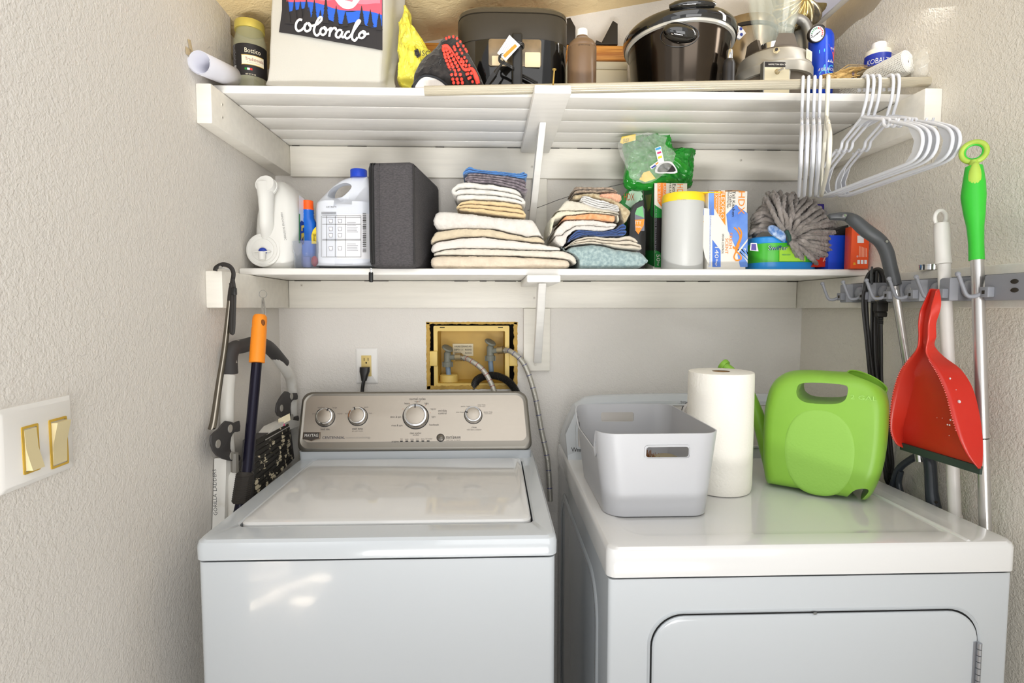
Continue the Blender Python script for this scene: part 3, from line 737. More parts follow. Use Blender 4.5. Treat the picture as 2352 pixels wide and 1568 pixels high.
def dense(R_, n=200):
    # resample closed ring evenly
    P = [Vector(p) for p in R_]; L = [0]
    for i in range(len(P)): L.append(L[-1]+(P[(i+1) % len(P)]-P[i]).length)
    out = []; j = 0
    for i in range(n):
        d = L[-1]*i/n
        while L[j+1] < d: j += 1
        t = (d-L[j])/max(1e-9, L[j+1]-L[j]); out.append(P[j].lerp(P[(j+1) % len(P)], t))
    return out
def dip(p):
    if p.x > (tx0+tx1)/2: return 0
    dx = (p.x-tx0)
    if dx > .06: return 0
    a, b = ty0+.055, ty1-.10
    y = p.y
    if y < a: t = max(0, 1-(a-y)/.02); 
    elif y > b: t = max(0, 1-(y-b)/.09)
    else: t = 1
    return t*t*(3-2*t)
outer = []; inner = []
K = [0, .0, .08, .3, .5, .62, .72, .8, .87, .93, .97, 1.0]
for i, k in enumerate(K):
    ins = .006 if i == 0 else 0
    R_ = dense(bring(k, ins)); I_ = dense(bring(k, ins+.0028))
    def low(p, kk):
        q = p.copy(); h = dip(p)
        lim = ztop-(ztop-zlow)*h
        if q.z > lim-(1-kk)*.02*h: q.z = zd+(q.z-zd)*(1-(ztop-lim)/(ztop-zd)*min(1, kk))
        q.z = min(q.z, lim)
        return q
    outer.append([low(p, k) for p in R_]); inner.append([low(p, k) for p in I_])
for r_ in inner[:2]:
    for p in r_: p.z = zd+.004
rings = outer+inner[::-1][:-1]
m = MB(); m.loft(rings, M_bask)
b_o = m.build('basket_body', bk, ang=40)
L0 = rootloc(b_o)
def slotcut(y, px0, py0, px1, py1, ext):
    x0, x1, z0, z1 = BX(px0, py0, px1, py1, y); c = MB(); c.prism(rrect(x0, x1, z0, z1, .006, 4), y-ext, y+ext, M_bask); 
    c.v = [v-L0 for v in c.v]; return c
b_o.parent = None
cut(b_o, slotcut(ty0+.003, 1484, 1026, 1582, 1050, .03)); cut(b_o, slotcut(ty1-.003, 1380, 946, 1455, 967, .03))
b_o.parent = bk; b_o.data.set_sharp_from_angle(angle=.7)
x0, x1, z0, z1 = BX(1482, 1024, 1584, 1052, ty0+.002)
m = MB(); 
R0 = [(x, z) for x, z in rrect(x0, x1, z0, z1, .006, 4)]; R1 = [(x, z) for x, z in rrect(x0-.0022, x1+.0022, z0-.0022, z1+.0022, .008, 4)]
m.loft([[(x, ty0+.0015+(ztop-z)*.05, z) for x, z in R0], [(x, ty0-.001+(ztop-z)*.05, z) for x, z in R0], [(x, ty0-.001+(ztop-z)*.05, z) for x, z in R1], [(x, ty0+.0015+(ztop-z)*.05, z) for x, z in R1]], M_bask, cap0=False, cap1=False); m.build('handle_rim', bk)
# brush with leather-brown bristles lying in the basket
br = thing('scrub_brush', 'grey-brown backed brush with brown bristles lying inside the white basket', 'brush', (.36, 1.25, zd+.02))
m = MB(); bc = A(1533, 1045, 1.24)
m.loft([sring(bc.x, bc.y, bc.z-.035+dz, rx, ry, 2.4, 24) for dz, rx, ry in ((0, .034, .045), (.012, .04, .055), (.024, .036, .05), (.032, .02, .03), (.034, .004, .006))], mat('grey_suede', (138, 128, 104), .8, bump=.6, bscale=120)); m.build('brush_back', br)
m = MB(); random.seed(9)
for i in range(260):
    x = bc.x-.045+random.gauss(0, .012); y = bc.y+random.uniform(-.05, .05); z = bc.z-.06
    m.tube([(x, y, z), (x+random.gauss(0, .004), y+random.gauss(0, .004), z+random.uniform(.045, .062))], .0007, mat('bristle_brown', (140, 92, 50), .7), 4)
for i in range(40): pass
m.build('bristles', br)['kind'] = 'stuff'
m = MB(); m.box(bc.x-.07, bc.x+.03, bc.y-.06, bc.y+.06, zd+.005, bc.z-.034, mat('brush_block', (150, 120, 84), .6), .01); m.build('brush_block', br)

# --- paper towel roll
M_tow = mat('paper_towel', (228, 225, 216), .9, bump=.9, bscale=150)
a = AZ(1655, 1143, zd); b = A(1588, 900, a.y+.07); c = A(1730, 900, a.y+.07); rT = (c.x-b.x)/2
zT = A(1659, 852, a.y+rT).z; cT = ((b.x+c.x)/2-.002, a.y+rT)
pt = thing('paper_towel_roll', 'upright roll of white paper towels beside the green watering can', 'paper towel roll', (cT[0], cT[1], zd))
m = MB(); m.lathe([(.021, .0), (rT*.96, .0), (rT*.985, .006), (rT, .02), (rT*1.003, .14), (rT, zT-zd-.006), (rT*.985, zT-zd-.001), (rT*.96, zT-zd), (.021, zT-zd)], M_tow, (cT[0], cT[1], zd), 56, cap=False)
m.build('paper_roll', pt)
m = MB(); m.lathe([(.0212, .001), (.0212, zT-zd-.001), (.0196, zT-zd-.001), (.0196, .001)], mat('cardboard', (160, 128, 88), .85), (cT[0], cT[1], zd), 32, cap=False); m.build('cardboard_core', pt)
m = MB(); ang = -.35

# --- watering can
M_gr = mat('lime_plastic', (132, 182, 62), .36, var=.10, vscale=6, sss=0)
M_gr2 = mat('lime_plastic_rough', (140, 188, 78), .55, bump=.4, bscale=180)
wc = thing('watering_can', 'large lime green plastic watering can on the dryer', 'watering can', (A(1900, 1150, 1.27).x, 1.29, zd))
yc = 1.30
outl = [(1759, 1065), (1757, 1010), (1759, 955), (1764, 915), (1776, 880), (1797, 860), (1825, 851), (1870, 850), (1915, 853), (1965, 856), (2000, 866), (2025, 884), (2040, 915), (2042, 960), (2038, 1020), (2028, 1075), (2010, 1120), (1992, 1150), (1978, 1162), (1955, 1155), (1935, 1160), (1915, 1166), (1880, 1160), (1835, 1145), (1795, 1128), (1768, 1108)]
Uc = Vector((math.cos(.66), -math.sin(.66), 0)); Wc = Vector((math.sin(.66), math.cos(.66), 0))
Oc = A(1890, 1000, 1.285)
def CP(px, py, w=0):
    p = RP(px, py, Oc+Wc*w, Wc)-Oc; return p.dot(Uc), p.z+Oc.z
OW = []
for px, py in outl:
    u, z = CP(px, py); OW.append((u, max(z, zd+.001)))
OW = sm2(OW, 5)
OW = [(u, max(z, zd+.001)) for u, z in OW]
cxm = sum(p[0] for p in OW)/len(OW); czm = sum(p[1] for p in OW)/len(OW)
WM = Matrix(((Uc.x, Wc.x, 0, Oc.x), (Uc.y, Wc.y, 0, Oc.y), (0, 0, 1, 0), (0, 0, 0, 1)))
dw = .066
rings = []
prof = [(.30, 1.0), (.78, .99), (.86, .95), (.92, .85), (.965, .68), (.99, .42), (1.0, .15), (1.0, -.15), (.99, -.42), (.965, -.68), (.92, -.85), (.86, -.95), (.78, -.99), (.30, -1.0)]
def dwz(z): return dw*(1-.12*(z-czm)/.15)
for s_, d_ in prof: rings.append([(cxm+(x-cxm)*s_, -d_*dwz(czm+(z-czm)*s_), czm+(z-czm)*s_) for x, z in OW])
m = MB(); m.loft(rings, M_gr, M=WM)
body = m.build('can_body', wc, ang=50); body.parent = None
L0 = rootloc(wc)
def cutpoly(P, w0, w1, sm=3, w=-.05, mt=M_gr):
    c = MB(); c.prism(sm2([CP(a, b, w) for a, b in P], sm), w0, w1, mt, M=WM); c.v = [v-L0 for v in c.v]; return c
cut(body, cutpoly([(1832, 890), (1838, 881), (1857, 878), (1900, 879), (1938, 883), (1948, 890), (1946, 908), (1938, 920), (1915, 926), (1860, 924), (1838, 915), (1831, 903)], -.2, .2))
cut(body, cutpoly([(1940, 1148), (1952, 1128), (1968, 1114), (1990, 1112), (1997, 1120), (1986, 1134), (1974, 1148), (1968, 1166), (1966, 1200), (1930, 1200), (1932, 1164)], -.2, .2, w=-.03))
c = MB(); mp_ = CP(1992, 874); mp_ = WM @ Vector((mp_[0], 0, mp_[1])); ax = (Uc*.42+Z3*.80-Wc*.30).normalized(); sd = (Uc-ax*ax.dot(Uc)).normalized()
c.loft([[Vector(mp_)+ax*h+(sd*math.cos(2*PI*i/28)*.043*k+ax.cross(sd)*math.sin(2*PI*i/28)*.034*k)-L0 for i in range(28)] for h, k in ((-.055, .8), (-.01, 1), (.05, 1.02))], M_gr)
cut(body, c)
body.parent = wc; body.data.set_sharp_from_angle(angle=.75)
m = MB(); rr_ = []
for k_, h in ((1.0, -.006), (1.06, -.003), (1.03, .002), (.97, .001), (1.0, -.006)):
    rr_.append([Vector(mp_)+ax*(h-.002)+(sd*math.cos(2*PI*i/28)*.0435*k_+ax.cross(sd)*math.sin(2*PI*i/28)*.0345*k_) for i in range(28)])
m.loft(rr_, M_gr, cap0=False, cap1=False); m.build('mouth_rim', wc)
m = MB(); oc = CP(1880, 1038, -dw); a2 = CP(1963, 1042, -dw)[0]-oc[0]; b2 = abs(CP(1880, 1140, -dw)[1]-oc[1])*.94
E = []
for k_, d_ in ((1.03, .003), (1.0, -.0004), (.96, -.0014), (.90, -.0018)):
    E.append([(oc[0]+k_*math.copysign(abs(math.cos(t))**.85, math.cos(t))*a2, -dwz(oc[1]+k_*math.sin(t)*b2)+d_+.0008, oc[1]+k_*math.copysign(abs(math.sin(t))**.85, math.sin(t))*b2) for t in [2*PI*i/48 for i in range(48)]])
m.loft(E, M_gr2, cap0=False, M=WM); m.build('oval_boss', wc)
m = MB(); sp_ = [A(1775, 1075, 1.375), A(1764, 1030, 1.385), A(1750, 985, 1.40), A(1733, 930, 1.42), A(1712, 885, 1.44), A(1684, 855, 1.47), A(1664, 840, 1.49)]
m.tube(sp_, [.026, .026, .022, .017, .0145, .0135, .015], M_gr, 18, sm=6, flat=(1, .8)); m.build('spout', wc)
m = MB(); t = (sp_[-1]-sp_[-2]).normalized(); m.tube([sp_[-1]-t*.004, sp_[-1]+t*.004, sp_[-1]+t*.008], [.0165, .0185, .017], M_gr, 18); m.build('spout_tip', wc)
m = MB(); c = CP(1984, 912, -.05); c = WM @ Vector((c[0], -dwz(c[1])*.97, c[1])); m.text('2 GAL', c, Uc, Z3, .010, mat('lime_emboss', (158, 206, 100), .5), w=.05, lift=.0022); m.build('embossed_mark', wc)

# ================================================================ left gap: ladder, lopper, hanging strap tool
M_lad = mat('ladder_white', (214, 212, 206), .35, var=.25, vscale=14, rgb2=(190, 184, 170), contrast=(.55, .75))
M_ladk = mat('ladder_dark_plastic', (62, 60, 60), .6, rgb2=(200, 195, 185), vscale=60, contrast=(.70, .74), var=.1)
la = thing('folding_step_ladder', 'white tubular folding step ladder with dark joints, wedged beside the washer', 'ladder', (XL+.10, 1.6, 0))
XA, XB2 = -.664, -.640
m = MB(); m.tube([Vector((XA+.03, 1.24, .02)), AX(540, 1190, XA+.03), AX(528, 1080, XA), AX(522, 1010, XA), AX(522, 960, XA), AX(523, 900, XA), AX(527, 862, XA)], .0155, M_lad, 16, sm=5); m.build('left_rail', la)
m = MB(); m.tube([Vector((XB2, 1.72, .02)), AX(676, 1060, XB2), AX(671, 985, XB2), AX(671, 935, XB2), AX(671, 890, XB2), AX(664, 862, XB2), AX(645, 833, XB2), AX(632, 815, XB2)], .0155, M_lad, 16, sm=5); m.build('right_rail', la)
m = MB(); m.tube([AX(529, 858, XA), AX(528, 820, XA), AX(537, 800, XA+.005), AX(560, 794, XA+.01), AX(584, 788, XA+.015), AX(607, 792, XB2), AX(625, 805, XB2), AX(650, 834, XB2)], .0182, M_ladk, 16, sm=5); m.build('grip_sleeve', la)
m = MB(); m.tube([Vector((XA, 1.27, .02)), AX(508, 1240, XA), AX(513, 1100, XA), AX(514, 1050, XA)], .0165, M_lad, 4, flat=(1.3, 1)); m.build('front_leg', la)
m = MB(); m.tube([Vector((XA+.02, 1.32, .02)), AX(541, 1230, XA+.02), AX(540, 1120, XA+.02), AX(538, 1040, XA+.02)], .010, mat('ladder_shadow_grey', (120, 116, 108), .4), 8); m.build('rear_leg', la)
m = MB(); q = AX(513, 1090, XA); m.text('LADDERS', AX(505, 1095, XA)+Vector((0, -.024, 0)), Z3, -X3, .0085, M_txt, w=.052); m.text('GORILLA', AX(506, 1150, XA)+Vector((0, -.024, 0)), Z3, -X3, .0085, M_txt, w=.052)
m.build('ladder_print', la)
def plate(P, X, th, holes, name):
    q = [(AX(a, b, X).y, AX(a, b, X).z) for a, b in P]
    m = MB(); m.prism(sm2(q, 2), X-th, X, M_ladk, 'yz', bev=.002)
    o = m.build(name, la)
    for px, py in holes:
        c = AX(px, py, X); mm = MB(); mm.cyl((X+.002, c.y, c.z), (X-.001, c.y, c.z), .010, mat('rivet', (190, 186, 178), .4, metal=.5), 14); mm.build('rivet', o)
plate([(520, 966), (540, 971), (551, 966), (552, 990), (540, 992), (532, 1004), (530, 1030), (538, 1042), (551, 1044), (551, 1058), (525, 1057), (500, 1046), (488, 1024), (487, 1000), (505, 984)], XA+.020, .006, ((528, 984), (500, 1019), (532, 1046)), 'hinge_plate')
plate([(657, 898), (668, 903), (683, 902), (684, 917), (676, 918), (669, 926), (669, 950), (677, 957), (686, 954), (686, 968), (668, 964), (640, 955), (636, 936), (642, 918)], XB2+.020, .006, ((669, 910), (646, 937), (670, 958)), 'hinge_plate')
# top tread seen edge on, ribbed and spattered with paint
T = [AX(585, 1010, -.612), AX(666, 968, -.612), AX(676, 1052, -.604), AX(578, 1150, -.600)]
m = MB()
m.add([T[0], T[1], T[2], T[3]]+[p+Vector((-.03, .0, .0)) for p in T], [[0, 3, 2, 1], [4, 5, 6, 7], [0, 1, 5, 4], [1, 2, 6, 5], [2, 3, 7, 6], [3, 0, 4, 7]], M_ladk); 
M_trd = mat('tread_black_spattered', (38, 36, 32), .6, rgb2=(206, 196, 170), vscale=38, contrast=(.57, .6), var=.1)
N_ = (T[1]-T[0]).cross(T[3]-T[0]).normalized()
if N_.x < 0: N_ = -N_
for i in range(10):
    t0, t1 = (i+.12)/10, (i+.88)/10
    a, b = T[0].lerp(T[3], t0), T[1].lerp(T[2], t0); c, d = T[0].lerp(T[3], t1), T[1].lerp(T[2], t1)
    e = [a.lerp(b, .03), a.lerp(b, .97), d.lerp(c, .03), d.lerp(c, .97)]
    m.add([p+N_*.0005 for p in e]+[p+N_*.004 for p in [e[0].lerp(e[2], .08), e[1].lerp(e[3], .08), e[2].lerp(e[0], .08), e[3].lerp(e[1], .08)]], [[4, 5, 6, 7], [0, 1, 5, 4], [1, 2, 6, 5], [2, 3, 7, 6], [3, 0, 4, 7]], M_trd)
tr = m.build('tread', la); fixn(tr)
m = MB(); a, b, c, d = [AX(u, v, -.64) for u, v in ((584, 1008), (606, 980), (640, 972), (667, 970))]
up_ = Vector((0, .0, .0))
m.loft([[a+Z3*-.016, a+Z3*.004, a+Z3*.004+X3*.03, a-Z3*.016+X3*.03], [b+Z3*-.03, b+Z3*.002, b+Z3*.002+X3*.03, b-Z3*.03+X3*.03], [c-Z3*.02, c+Z3*.012, c+Z3*.012+X3*.03, c-Z3*.02+X3*.03], [d-Z3*.01, d+Z3*.004, d+X3*.03+Z3*.004, d-Z3*.01+X3*.03]], M_lad); m.build('tread_cap', la)
m = MB(); a = AX(642, 966, -.625)+X3*.012; R_ = Vector((.5, .8, .25)); m.patch(a, R_, Vector((-.3, .3, .9)), [(-.022, -.008), (.02, -.008), (.022, .012), (-.018, .012)], M_paper, lift=.004)
m.patch(a-Z3*.003, R_, Vector((-.3, .3, .9)), [(-.022, -.012), (-.002, -.012), (-.002, -.004), (-.022, -.004)], mat('pink_sticker', (200, 50, 110), .6), lift=.005)
m.build('sticker', la)

# --- orange handled pole (lopper)
lo = thing('pole_handle_tool', 'black pole tool with orange grip hanging by a key ring on the left', 'garden tool', (XL+.15, 1.4, .9))
m = MB(); g0, g1 = A(597, 728, 1.42), A(590, 832, 1.395); ax = (g1-g0).normalized()
m.tube([g0-ax*.006, g0, g0.lerp(g1, .10), g0.lerp(g1, .22), g0.lerp(g1, .25), g1, g1+ax*.001], [.013, .0168, .0178, .0172, .0182, .0188, .016], mat('orange_grip', (240, 140, 28), .45, bump=.5, bscale=240), 28); gr = m.build('grip', lo)
m = MB(); c = g0+Vector((.012, -.014, -.014)); m.ball(c, .0065, mat('grip_hole', (120, 66, 14), .7), 14, (1, .6, 1.3)); m.build('hang_hole', lo)
m = MB(); m.tube([g1, A(566, 1100, 1.31), A(548, 1180, 1.28), A(530, 1260, 1.255)], .0125, mat('black_navy_pole', (24, 22, 40), .22, metal=.4), 20); m.build('pole', lo)
m = MB(); w0, w1 = A(563, 1086, 1.312), A(553, 1150, 1.292); P = []
ax = (w1-w0); 
for i in range(14*9+1):
    t = i/(14*9); a = 2*PI*i/9; P.append(w0+ax*t+Vector((math.cos(a)*.0165, math.sin(a)*.0165, 0)))
m.tube(P, .0042, mat('wound_cord', (44, 40, 36), .7), 6); m.tube([w0-ax*.03, w0, w1, w1+ax*.03], [.0155, .0165, .0165, .0155], mat('wound_cord'), 16)
m.build('wound_grip', lo)
m = MB(); m.tube([A(604, 684, 1.52)+Vector((0, 0, 0)), A(607, 700, 1.48), A(609, 722, 1.43), A(606, 740, 1.41)], .0022, M_chr, 8, sm=4); m.tube([A(603, 684, 1.52), A(602, 700, 1.48), A(604, 724, 1.43)], .0022, M_chr, 8, sm=4); m.build('wire_clip', lo)
kr = thing('key_ring', 'small wire ring on the left end of the lower shelf cleat', 'ring', A(604, 675, 1.535))
c = A(604, 675, 1.535); m = MB(); m.tube([c+Vector((math.cos(a)*.0105, 0, math.sin(a)*.0105)) for a in [2*PI*i/28 for i in range(28)]], .0009, M_screw2 if 'M_screw2' in globals() else M_chr, 6, closed=True); m.build('ring_wire', kr)
# --- strap and flat steel shoehorn-like tool against the left wall
st = thing('steel_shoe_horn', 'long flat steel shoe horn hanging by a black wrist strap on the left wall', 'shoe horn', A(520, 690, 1.36))
pts = [A(528, 690, 1.303), A(516, 800, 1.30), A(505, 870, 1.295), A(492, 960, 1.285), A(486, 986, 1.28)]
m = MB()
def blade(P, wd):
    L_, R_ = [], []
    rings = []
    for p, w_ in zip(P, wd):
        s = Vector((.94, .34, 0)); n = Vector((.34, -.94, 0))
        rings.append([p+s*w_*u+n*(.004*(1-u*u) - d) for u, d in ((-1, 0), (-.5, 0), (0, 0), (.5, 0), (1, 0), (1, .0015), (.5, .0015), (0, .0015), (-.5, .0015), (-1, .0015))])
    return rings
P, _ = smooth(pts, 5); wd = [.0058+.0030*i/(len(P)-1) for i in range(len(P))]; wd[-1] = .006
m.loft(blade(P, wd), mat('polished_steel', (122, 116, 106), .2, metal=1)); m.build('blade', st)
M_str = mat('black_strap', (34, 30, 27), .6)
m = MB(); m.tube([A(526, 700, 1.303), A(529, 668, 1.303), A(534, 645, 1.303), A(536, 626, 1.303), A(528, 612, 1.303), A(512, 607, 1.303), A(497, 614, 1.303), A(494, 622, 1.303)], .0052, M_str, 8, sm=6, flat=(.35, 1), up=(0, 1, 0))
m.tube([A(534, 640, 1.297), A(538, 670, 1.297), A(537, 720, 1.297), A(535, 762, 1.297), A(531, 755, 1.297), A(533, 700, 1.297), A(531, 650, 1.297)], .005, M_str, 8, sm=6, flat=(.35, 1), up=(0, 1, 0)); m.build('wrist_strap', st)
m = MB(); a, b, c, d = BX(531, 661, 542, 677, 1.293); m.box(a, b, 1.290, 1.300, c, d, mat('black_plastic', (26, 26, 26), .35), .0015); m.build('strap_toggle', st)
nl = thing('nail', 'small nail in the front of the left shelf cleat holding the strap', 'nail', A(500, 622, 1.34))
m = MB(); p = A(512, 612, 1.31); m.cyl((p.x, 1.30, p.z-.003), (p.x, 1.36, p.z-.006), .0016, M_chr, 8); m.cyl((p.x, 1.298, p.z-.003), (p.x, 1.30, p.z-.003), .004, M_chr, 12); m.build('nail_shank', nl)
# ================================================================ things on the lower shelf
ZS1 = zL1+.0005
def PX(m, pts, Y, mt, lift=.0006):
    """flat print on a face that looks at -Y: polygon given by its corners on the plane Y"""
    V = [A(a, b, Y) for a, b in pts]; m.add([Vector((v.x, Y-lift, v.z)) for v in V], [list(range(len(V)))], mt); return m
def TX(m, t, px, py, Y, h, mt, w=None, al='c', rot=0, lift=.0009):
    """h, w in picture pixels at the plane Y; rot=90 reads downward"""
    k = Y/F; O = A(px, py, Y); O.y = Y
    Rv, Uv = (X3, Z3) if rot == 0 else ((-Z3, X3) if rot == 90 else (Z3, -X3))
    m.text(t, O, Rv, Uv, h*k, mt, w=w*k if w else None, align=al, lift=lift)

def fab(name, rgb, b=.9, sc=140, var=.12, rgb2=None, vs=60, contrast=None):
    rgb = tuple(v*.955 for v in rgb)
    return mat(name, rgb, .95, bump=b, bscale=sc, var=var, vscale=vs, rgb2=rgb2, sheen=.25, contrast=contrast)
def curve(P, k=1):
    """pixel polyline -> function X -> z at front plane"""
    Q = sorted(P)
    def f(x):
        if x <= Q[0][0]: return Q[0][1]
        for (a, b), (c, d) in zip(Q, Q[1:]):
            if x <= c:
                t = (x-a)/max(1e-6, c-a); t = t*t*(3-2*t)*.5+t*.5; return b+(d-b)*t
        return Q[-1][1]
    return f
def zoom6(P): return [(950+a/3.92, 350+b/3.92) for a, b in P]
ntow = [0]
FIELD = {}
def rest(o, part, key):
    # cloth lies on what is already in its stack
    Fd = FIELD.setdefault('s', {}); B = .004; L = o.location; own = {}
    me = part.data
    for v in me.vertices:
        x, y, z = v.co.x+L.x, v.co.y+L.y, v.co.z+L.z; k = round(x/B)
        lim = max(Fd.get(k-1, 0), Fd.get(k, 0), Fd.get(k+1, 0))+.0007
        if z < lim: v.co.z = lim-L.z; z = lim
    for p in me.polygons:
        ks = [round((me.vertices[i].co.x+L.x)/B) for i in p.vertices]; zm = max(me.vertices[i].co.z for i in p.vertices)+L.z
        for k in range(min(ks), max(ks)+1): own[k] = max(own.get(k, 0), zm)
    for k, z in own.items(): Fd[k] = max(Fd.get(k, 0), z)
def towel(name, label, cat, group, top, bot, Y0, Y1, mt, kind='fold', layers=1, xl=None, xr=None, fuzz=.0016, mt2=None):
    ntow[0] += 1; sd = ntow[0]*7.3
    T_ = [(A(a, b, Y0).x, A(a, b, Y0).z) for a, b in zoom6(top)]; B_ = [(A(a, b, Y0).x, A(a, b, Y0).z) for a, b in zoom6(bot)]
    ft, fb = curve(T_), curve(B_)
    x0 = min(p[0] for p in T_+B_); x1 = max(p[0] for p in T_+B_)
    W = x1-x0; H = sum(max(.004, ft(x0+W*i/10)-fb(x0+W*i/10)) for i in range(1, 10))/9
    def put(u, w, y):      # u in metres from x0, w in metres 0..H
        x = x0+u; uu = min(max(u/W, 0), 1)
        b_, t_ = fb(x), ft(x); q = w/H
        z = b_+(t_-b_)*q
        return Vector((x, y, max(z, ZS1)))
    m = MB(); ny = 6
    o = thing(name, label, cat, (x0+W/2, (Y0+Y1)/2, max(fb(x0+W/2), ZS1)), group)
    if kind == 'fold':
        nu = 56; rings = []
        for L in range(layers):
            t = H/layers; rings = []
            for i in range(nu+1):
                u = W*i/nu; e = min(u, W-u); k = math.sqrt(max(0, 1-(1-min(1, e/(t*.55)))**2))
                ring = []
                wig = noise.noise(Vector((u*14+sd, L*3, 0)))*.006+noise.noise(Vector((u*45, L*5+sd, 0)))*.002
                for j in range(20):
                    a = 2*PI*j/20; c, s_ = math.cos(a), math.sin(a)
                    r = t*.5*(.12+.88*k)
                    zz = t*(L+.5)+math.copysign(abs(s_)**.8, s_)*r
                    yy = (Y0+t*.5+wig+(1-k)*.012-(-c)*0 + (-t*.5*abs(c)**.9 if c < 0 else 0)) if c < 0 else Y1-t*.3*(1-c)
                    p = put(u, zz, yy)
                    p.y = max(p.y, Y0-.012) if c < 0 else p.y
                    ring.append(p)
                rings.append(ring)
            m.loft(rings, mt)
        part = m.build('folded_cloth', o, ang=80)
    else:
        t = H/layers; r = t/2; C = []
        for L in range(layers):
            ua, ub = r+.002+random.uniform(0, .006), W-r-.002-random.uniform(0, .006)
            w_ = t*(L+.5); n = 26; seq = [(ua+(ub-ua)*i/n, w_+noise.noise(Vector((i*.35, L*2.1+sd, 0)))*t*.10) for i in range(n+1)]
            if L % 2: seq = seq[::-1]
            C += seq
            if L < layers-1:
                cu = seq[-1][0]; s_ = 1 if L % 2 == 0 else -1
                C += [(cu+s_*math.sin(PI*i/6)*r*.95, w_+r-math.cos(PI*i/6)*r) for i in range(1, 6)]
        hw = t*.46; rings = []
        n = len(C); prev = None
        for i in range(n):
            a = C[max(0, i-1)]; b = C[min(n-1, i+1)]; d = Vector((b[0]-a[0], b[1]-a[1])); d.normalize(); nn = Vector((-d.y, d.x))
            hh = hw*(.35 if i in (0, n-1) else 1)
            ring = []
            fz = noise.noise(Vector((i*.3, sd, 5)))*.003
            for (q, dy) in ((1, 0.004), (.75, .0008), (0, -.0008), (-.75, .0008), (-1, .004)):
                p = put(C[i][0]+nn.x*hh*q, min(max(C[i][1]+nn.y*hh*q, 0), H), Y0+dy+fz); ring.append(p)
            for (q, yy) in ((-1, (Y0+Y1)/2), (-1, Y1), (1, Y1), (1, (Y0+Y1)/2)):
                ring.append(put(C[i][0]+nn.x*hh*q, min(max(C[i][1]+nn.y*hh*q, 0), H), yy))
            rings.append(ring)
        m.loft(rings, mt)
        part = m.build('folded_cloth', o, ang=80)
    md = part.modifiers.new('s', 'SUBSURF'); md.levels = 1; md.render_levels = 1; bake(part)
    for v in part.data.vertices:
        q = v.co*260; v.co += noise.noise_vector(q+Vector((sd, 0, 0)))*fuzz*.9+noise.noise_vector(v.co*40+Vector((0, sd, 0)))*fuzz*.9
        if v.co.z+o.location.z < ZS1: v.co.z = ZS1-o.location.z
        if v.co.y+o.location.y > YB-.004: v.co.y = YB-.004-o.location.y
    if not any(k in label for k in ('ribbed cloth', 'peach', 'speckled oat', 'brown and grey')): rest(o, part, group)
    part.data.set_sharp_from_angle(angle=1.5)
    for p in part.data.polygons: p.use_smooth = True
    return o
GL, GR = 'folded towels in the left stack', 'folded towels in the right stack'
cW = fab('terry_white', (224, 219, 211)); cC = fab('terry_cream', (224, 209, 187)); cB = fab('terry_beige', (214, 199, 171)); cY = fab('terry_yellow', (222, 198, 152)); cW2 = fab('terry_offwhite', (222, 215, 200))
T = towel
T('folded_towel', 'cream terry towel lying flat at the very bottom of the left stack', 'towel', GL, [(150, 930), (250, 922), (800, 928), (1200, 945), (1405, 968), (1420, 990)], [(140, 1042), (400, 1042), (800, 1042), (1420, 1042)], 1.512, 1.785, cC)
T('folded_towel', 'off-white towel second from the bottom of the left stack, its right end curling over', 'towel', GL, [(165, 905), (300, 872), (420, 862), (740, 868), (1100, 882), (1330, 880), (1440, 920), (1478, 960)], [(165, 935), (300, 925), (800, 930), (1200, 947), (1400, 970), (1478, 1020)], 1.508, 1.78, cW2)
T('folded_towel', 'white towel with a faint grey stain in the lower left stack', 'towel', GL, [(145, 830), (250, 790), (450, 762), (640, 756), (850, 785), (1100, 812), (1335, 852)], [(150, 905), (250, 905), (400, 864), (740, 866), (1100, 880), (1335, 892)], 1.512, 1.78, fab('terry_white_stained', (224, 218, 210), rgb2=(214, 206, 196), vs=9, contrast=(.66, .8)))
T('folded_towel', 'beige fluffy towel in the middle of the left stack', 'towel', GL, [(145, 780), (200, 705), (400, 684), (680, 684), (900, 732), (1020, 765), (1110, 750), (1190, 800)], [(140, 830), (250, 785), (450, 758), (640, 752), (850, 780), (1100, 806), (1190, 812)], 1.514, 1.77, cB)
T('folded_towel', 'smooth white towel under the yellow one in the left stack', 'towel', GL, [(168, 590), (200, 520), (300, 518), (500, 540), (800, 578), (1080, 592), (1110, 650), (1180, 780)], [(165, 640), (190, 690), (600, 682), (850, 728), (1020, 762), (1100, 770), (1180, 806)], 1.51, 1.77, cW)
T('folded_towel', 'pale yellow folded towel in the left stack', 'towel', GL, [(370, 500), (430, 440), (520, 425), (800, 440), (960, 465), (1025, 520)], [(370, 512), (600, 542), (800, 568), (1000, 586), (1025, 582)], 1.525, 1.75, cY, 'edge', 3)
T('folded_towel', 'white ribbed terry towel folded open-ended near the top of the left stack', 'towel', GL, [(380, 300), (400, 268), (500, 262), (700, 285), (900, 320), (1000, 378), (1018, 430)], [(330, 430), (400, 430), (520, 428), (700, 430), (900, 452), (1000, 476), (1018, 476)], 1.53, 1.75, fab('terry_bright', (226, 223, 216)), 'edge', 3)
T('folded_cloth', 'grey-purple microfiber cloths folded below the blue cloth', 'cloth', GL, [(455, 205), (500, 185), (560, 186), (800, 208), (1000, 240), (1028, 290)], [(440, 262), (700, 272), (900, 318), (1005, 370), (1028, 350)], 1.535, 1.74, fab('microfiber_grey', (104, 94, 102), rgb2=(150, 140, 146), vs=90), 'edge', 4)
T('folded_cloth', 'sky blue cloth on top of the left towel stack', 'cloth', GL, [(430, 205), (465, 150), (500, 122), (560, 150), (800, 172), (960, 188), (1000, 155), (1030, 165)], [(425, 235), (470, 196), (800, 212), (1000, 236), (1030, 215)], 1.54, 1.73, fab('cloth_sky_blue', (84, 138, 202), .6, 200), 'edge', 3)
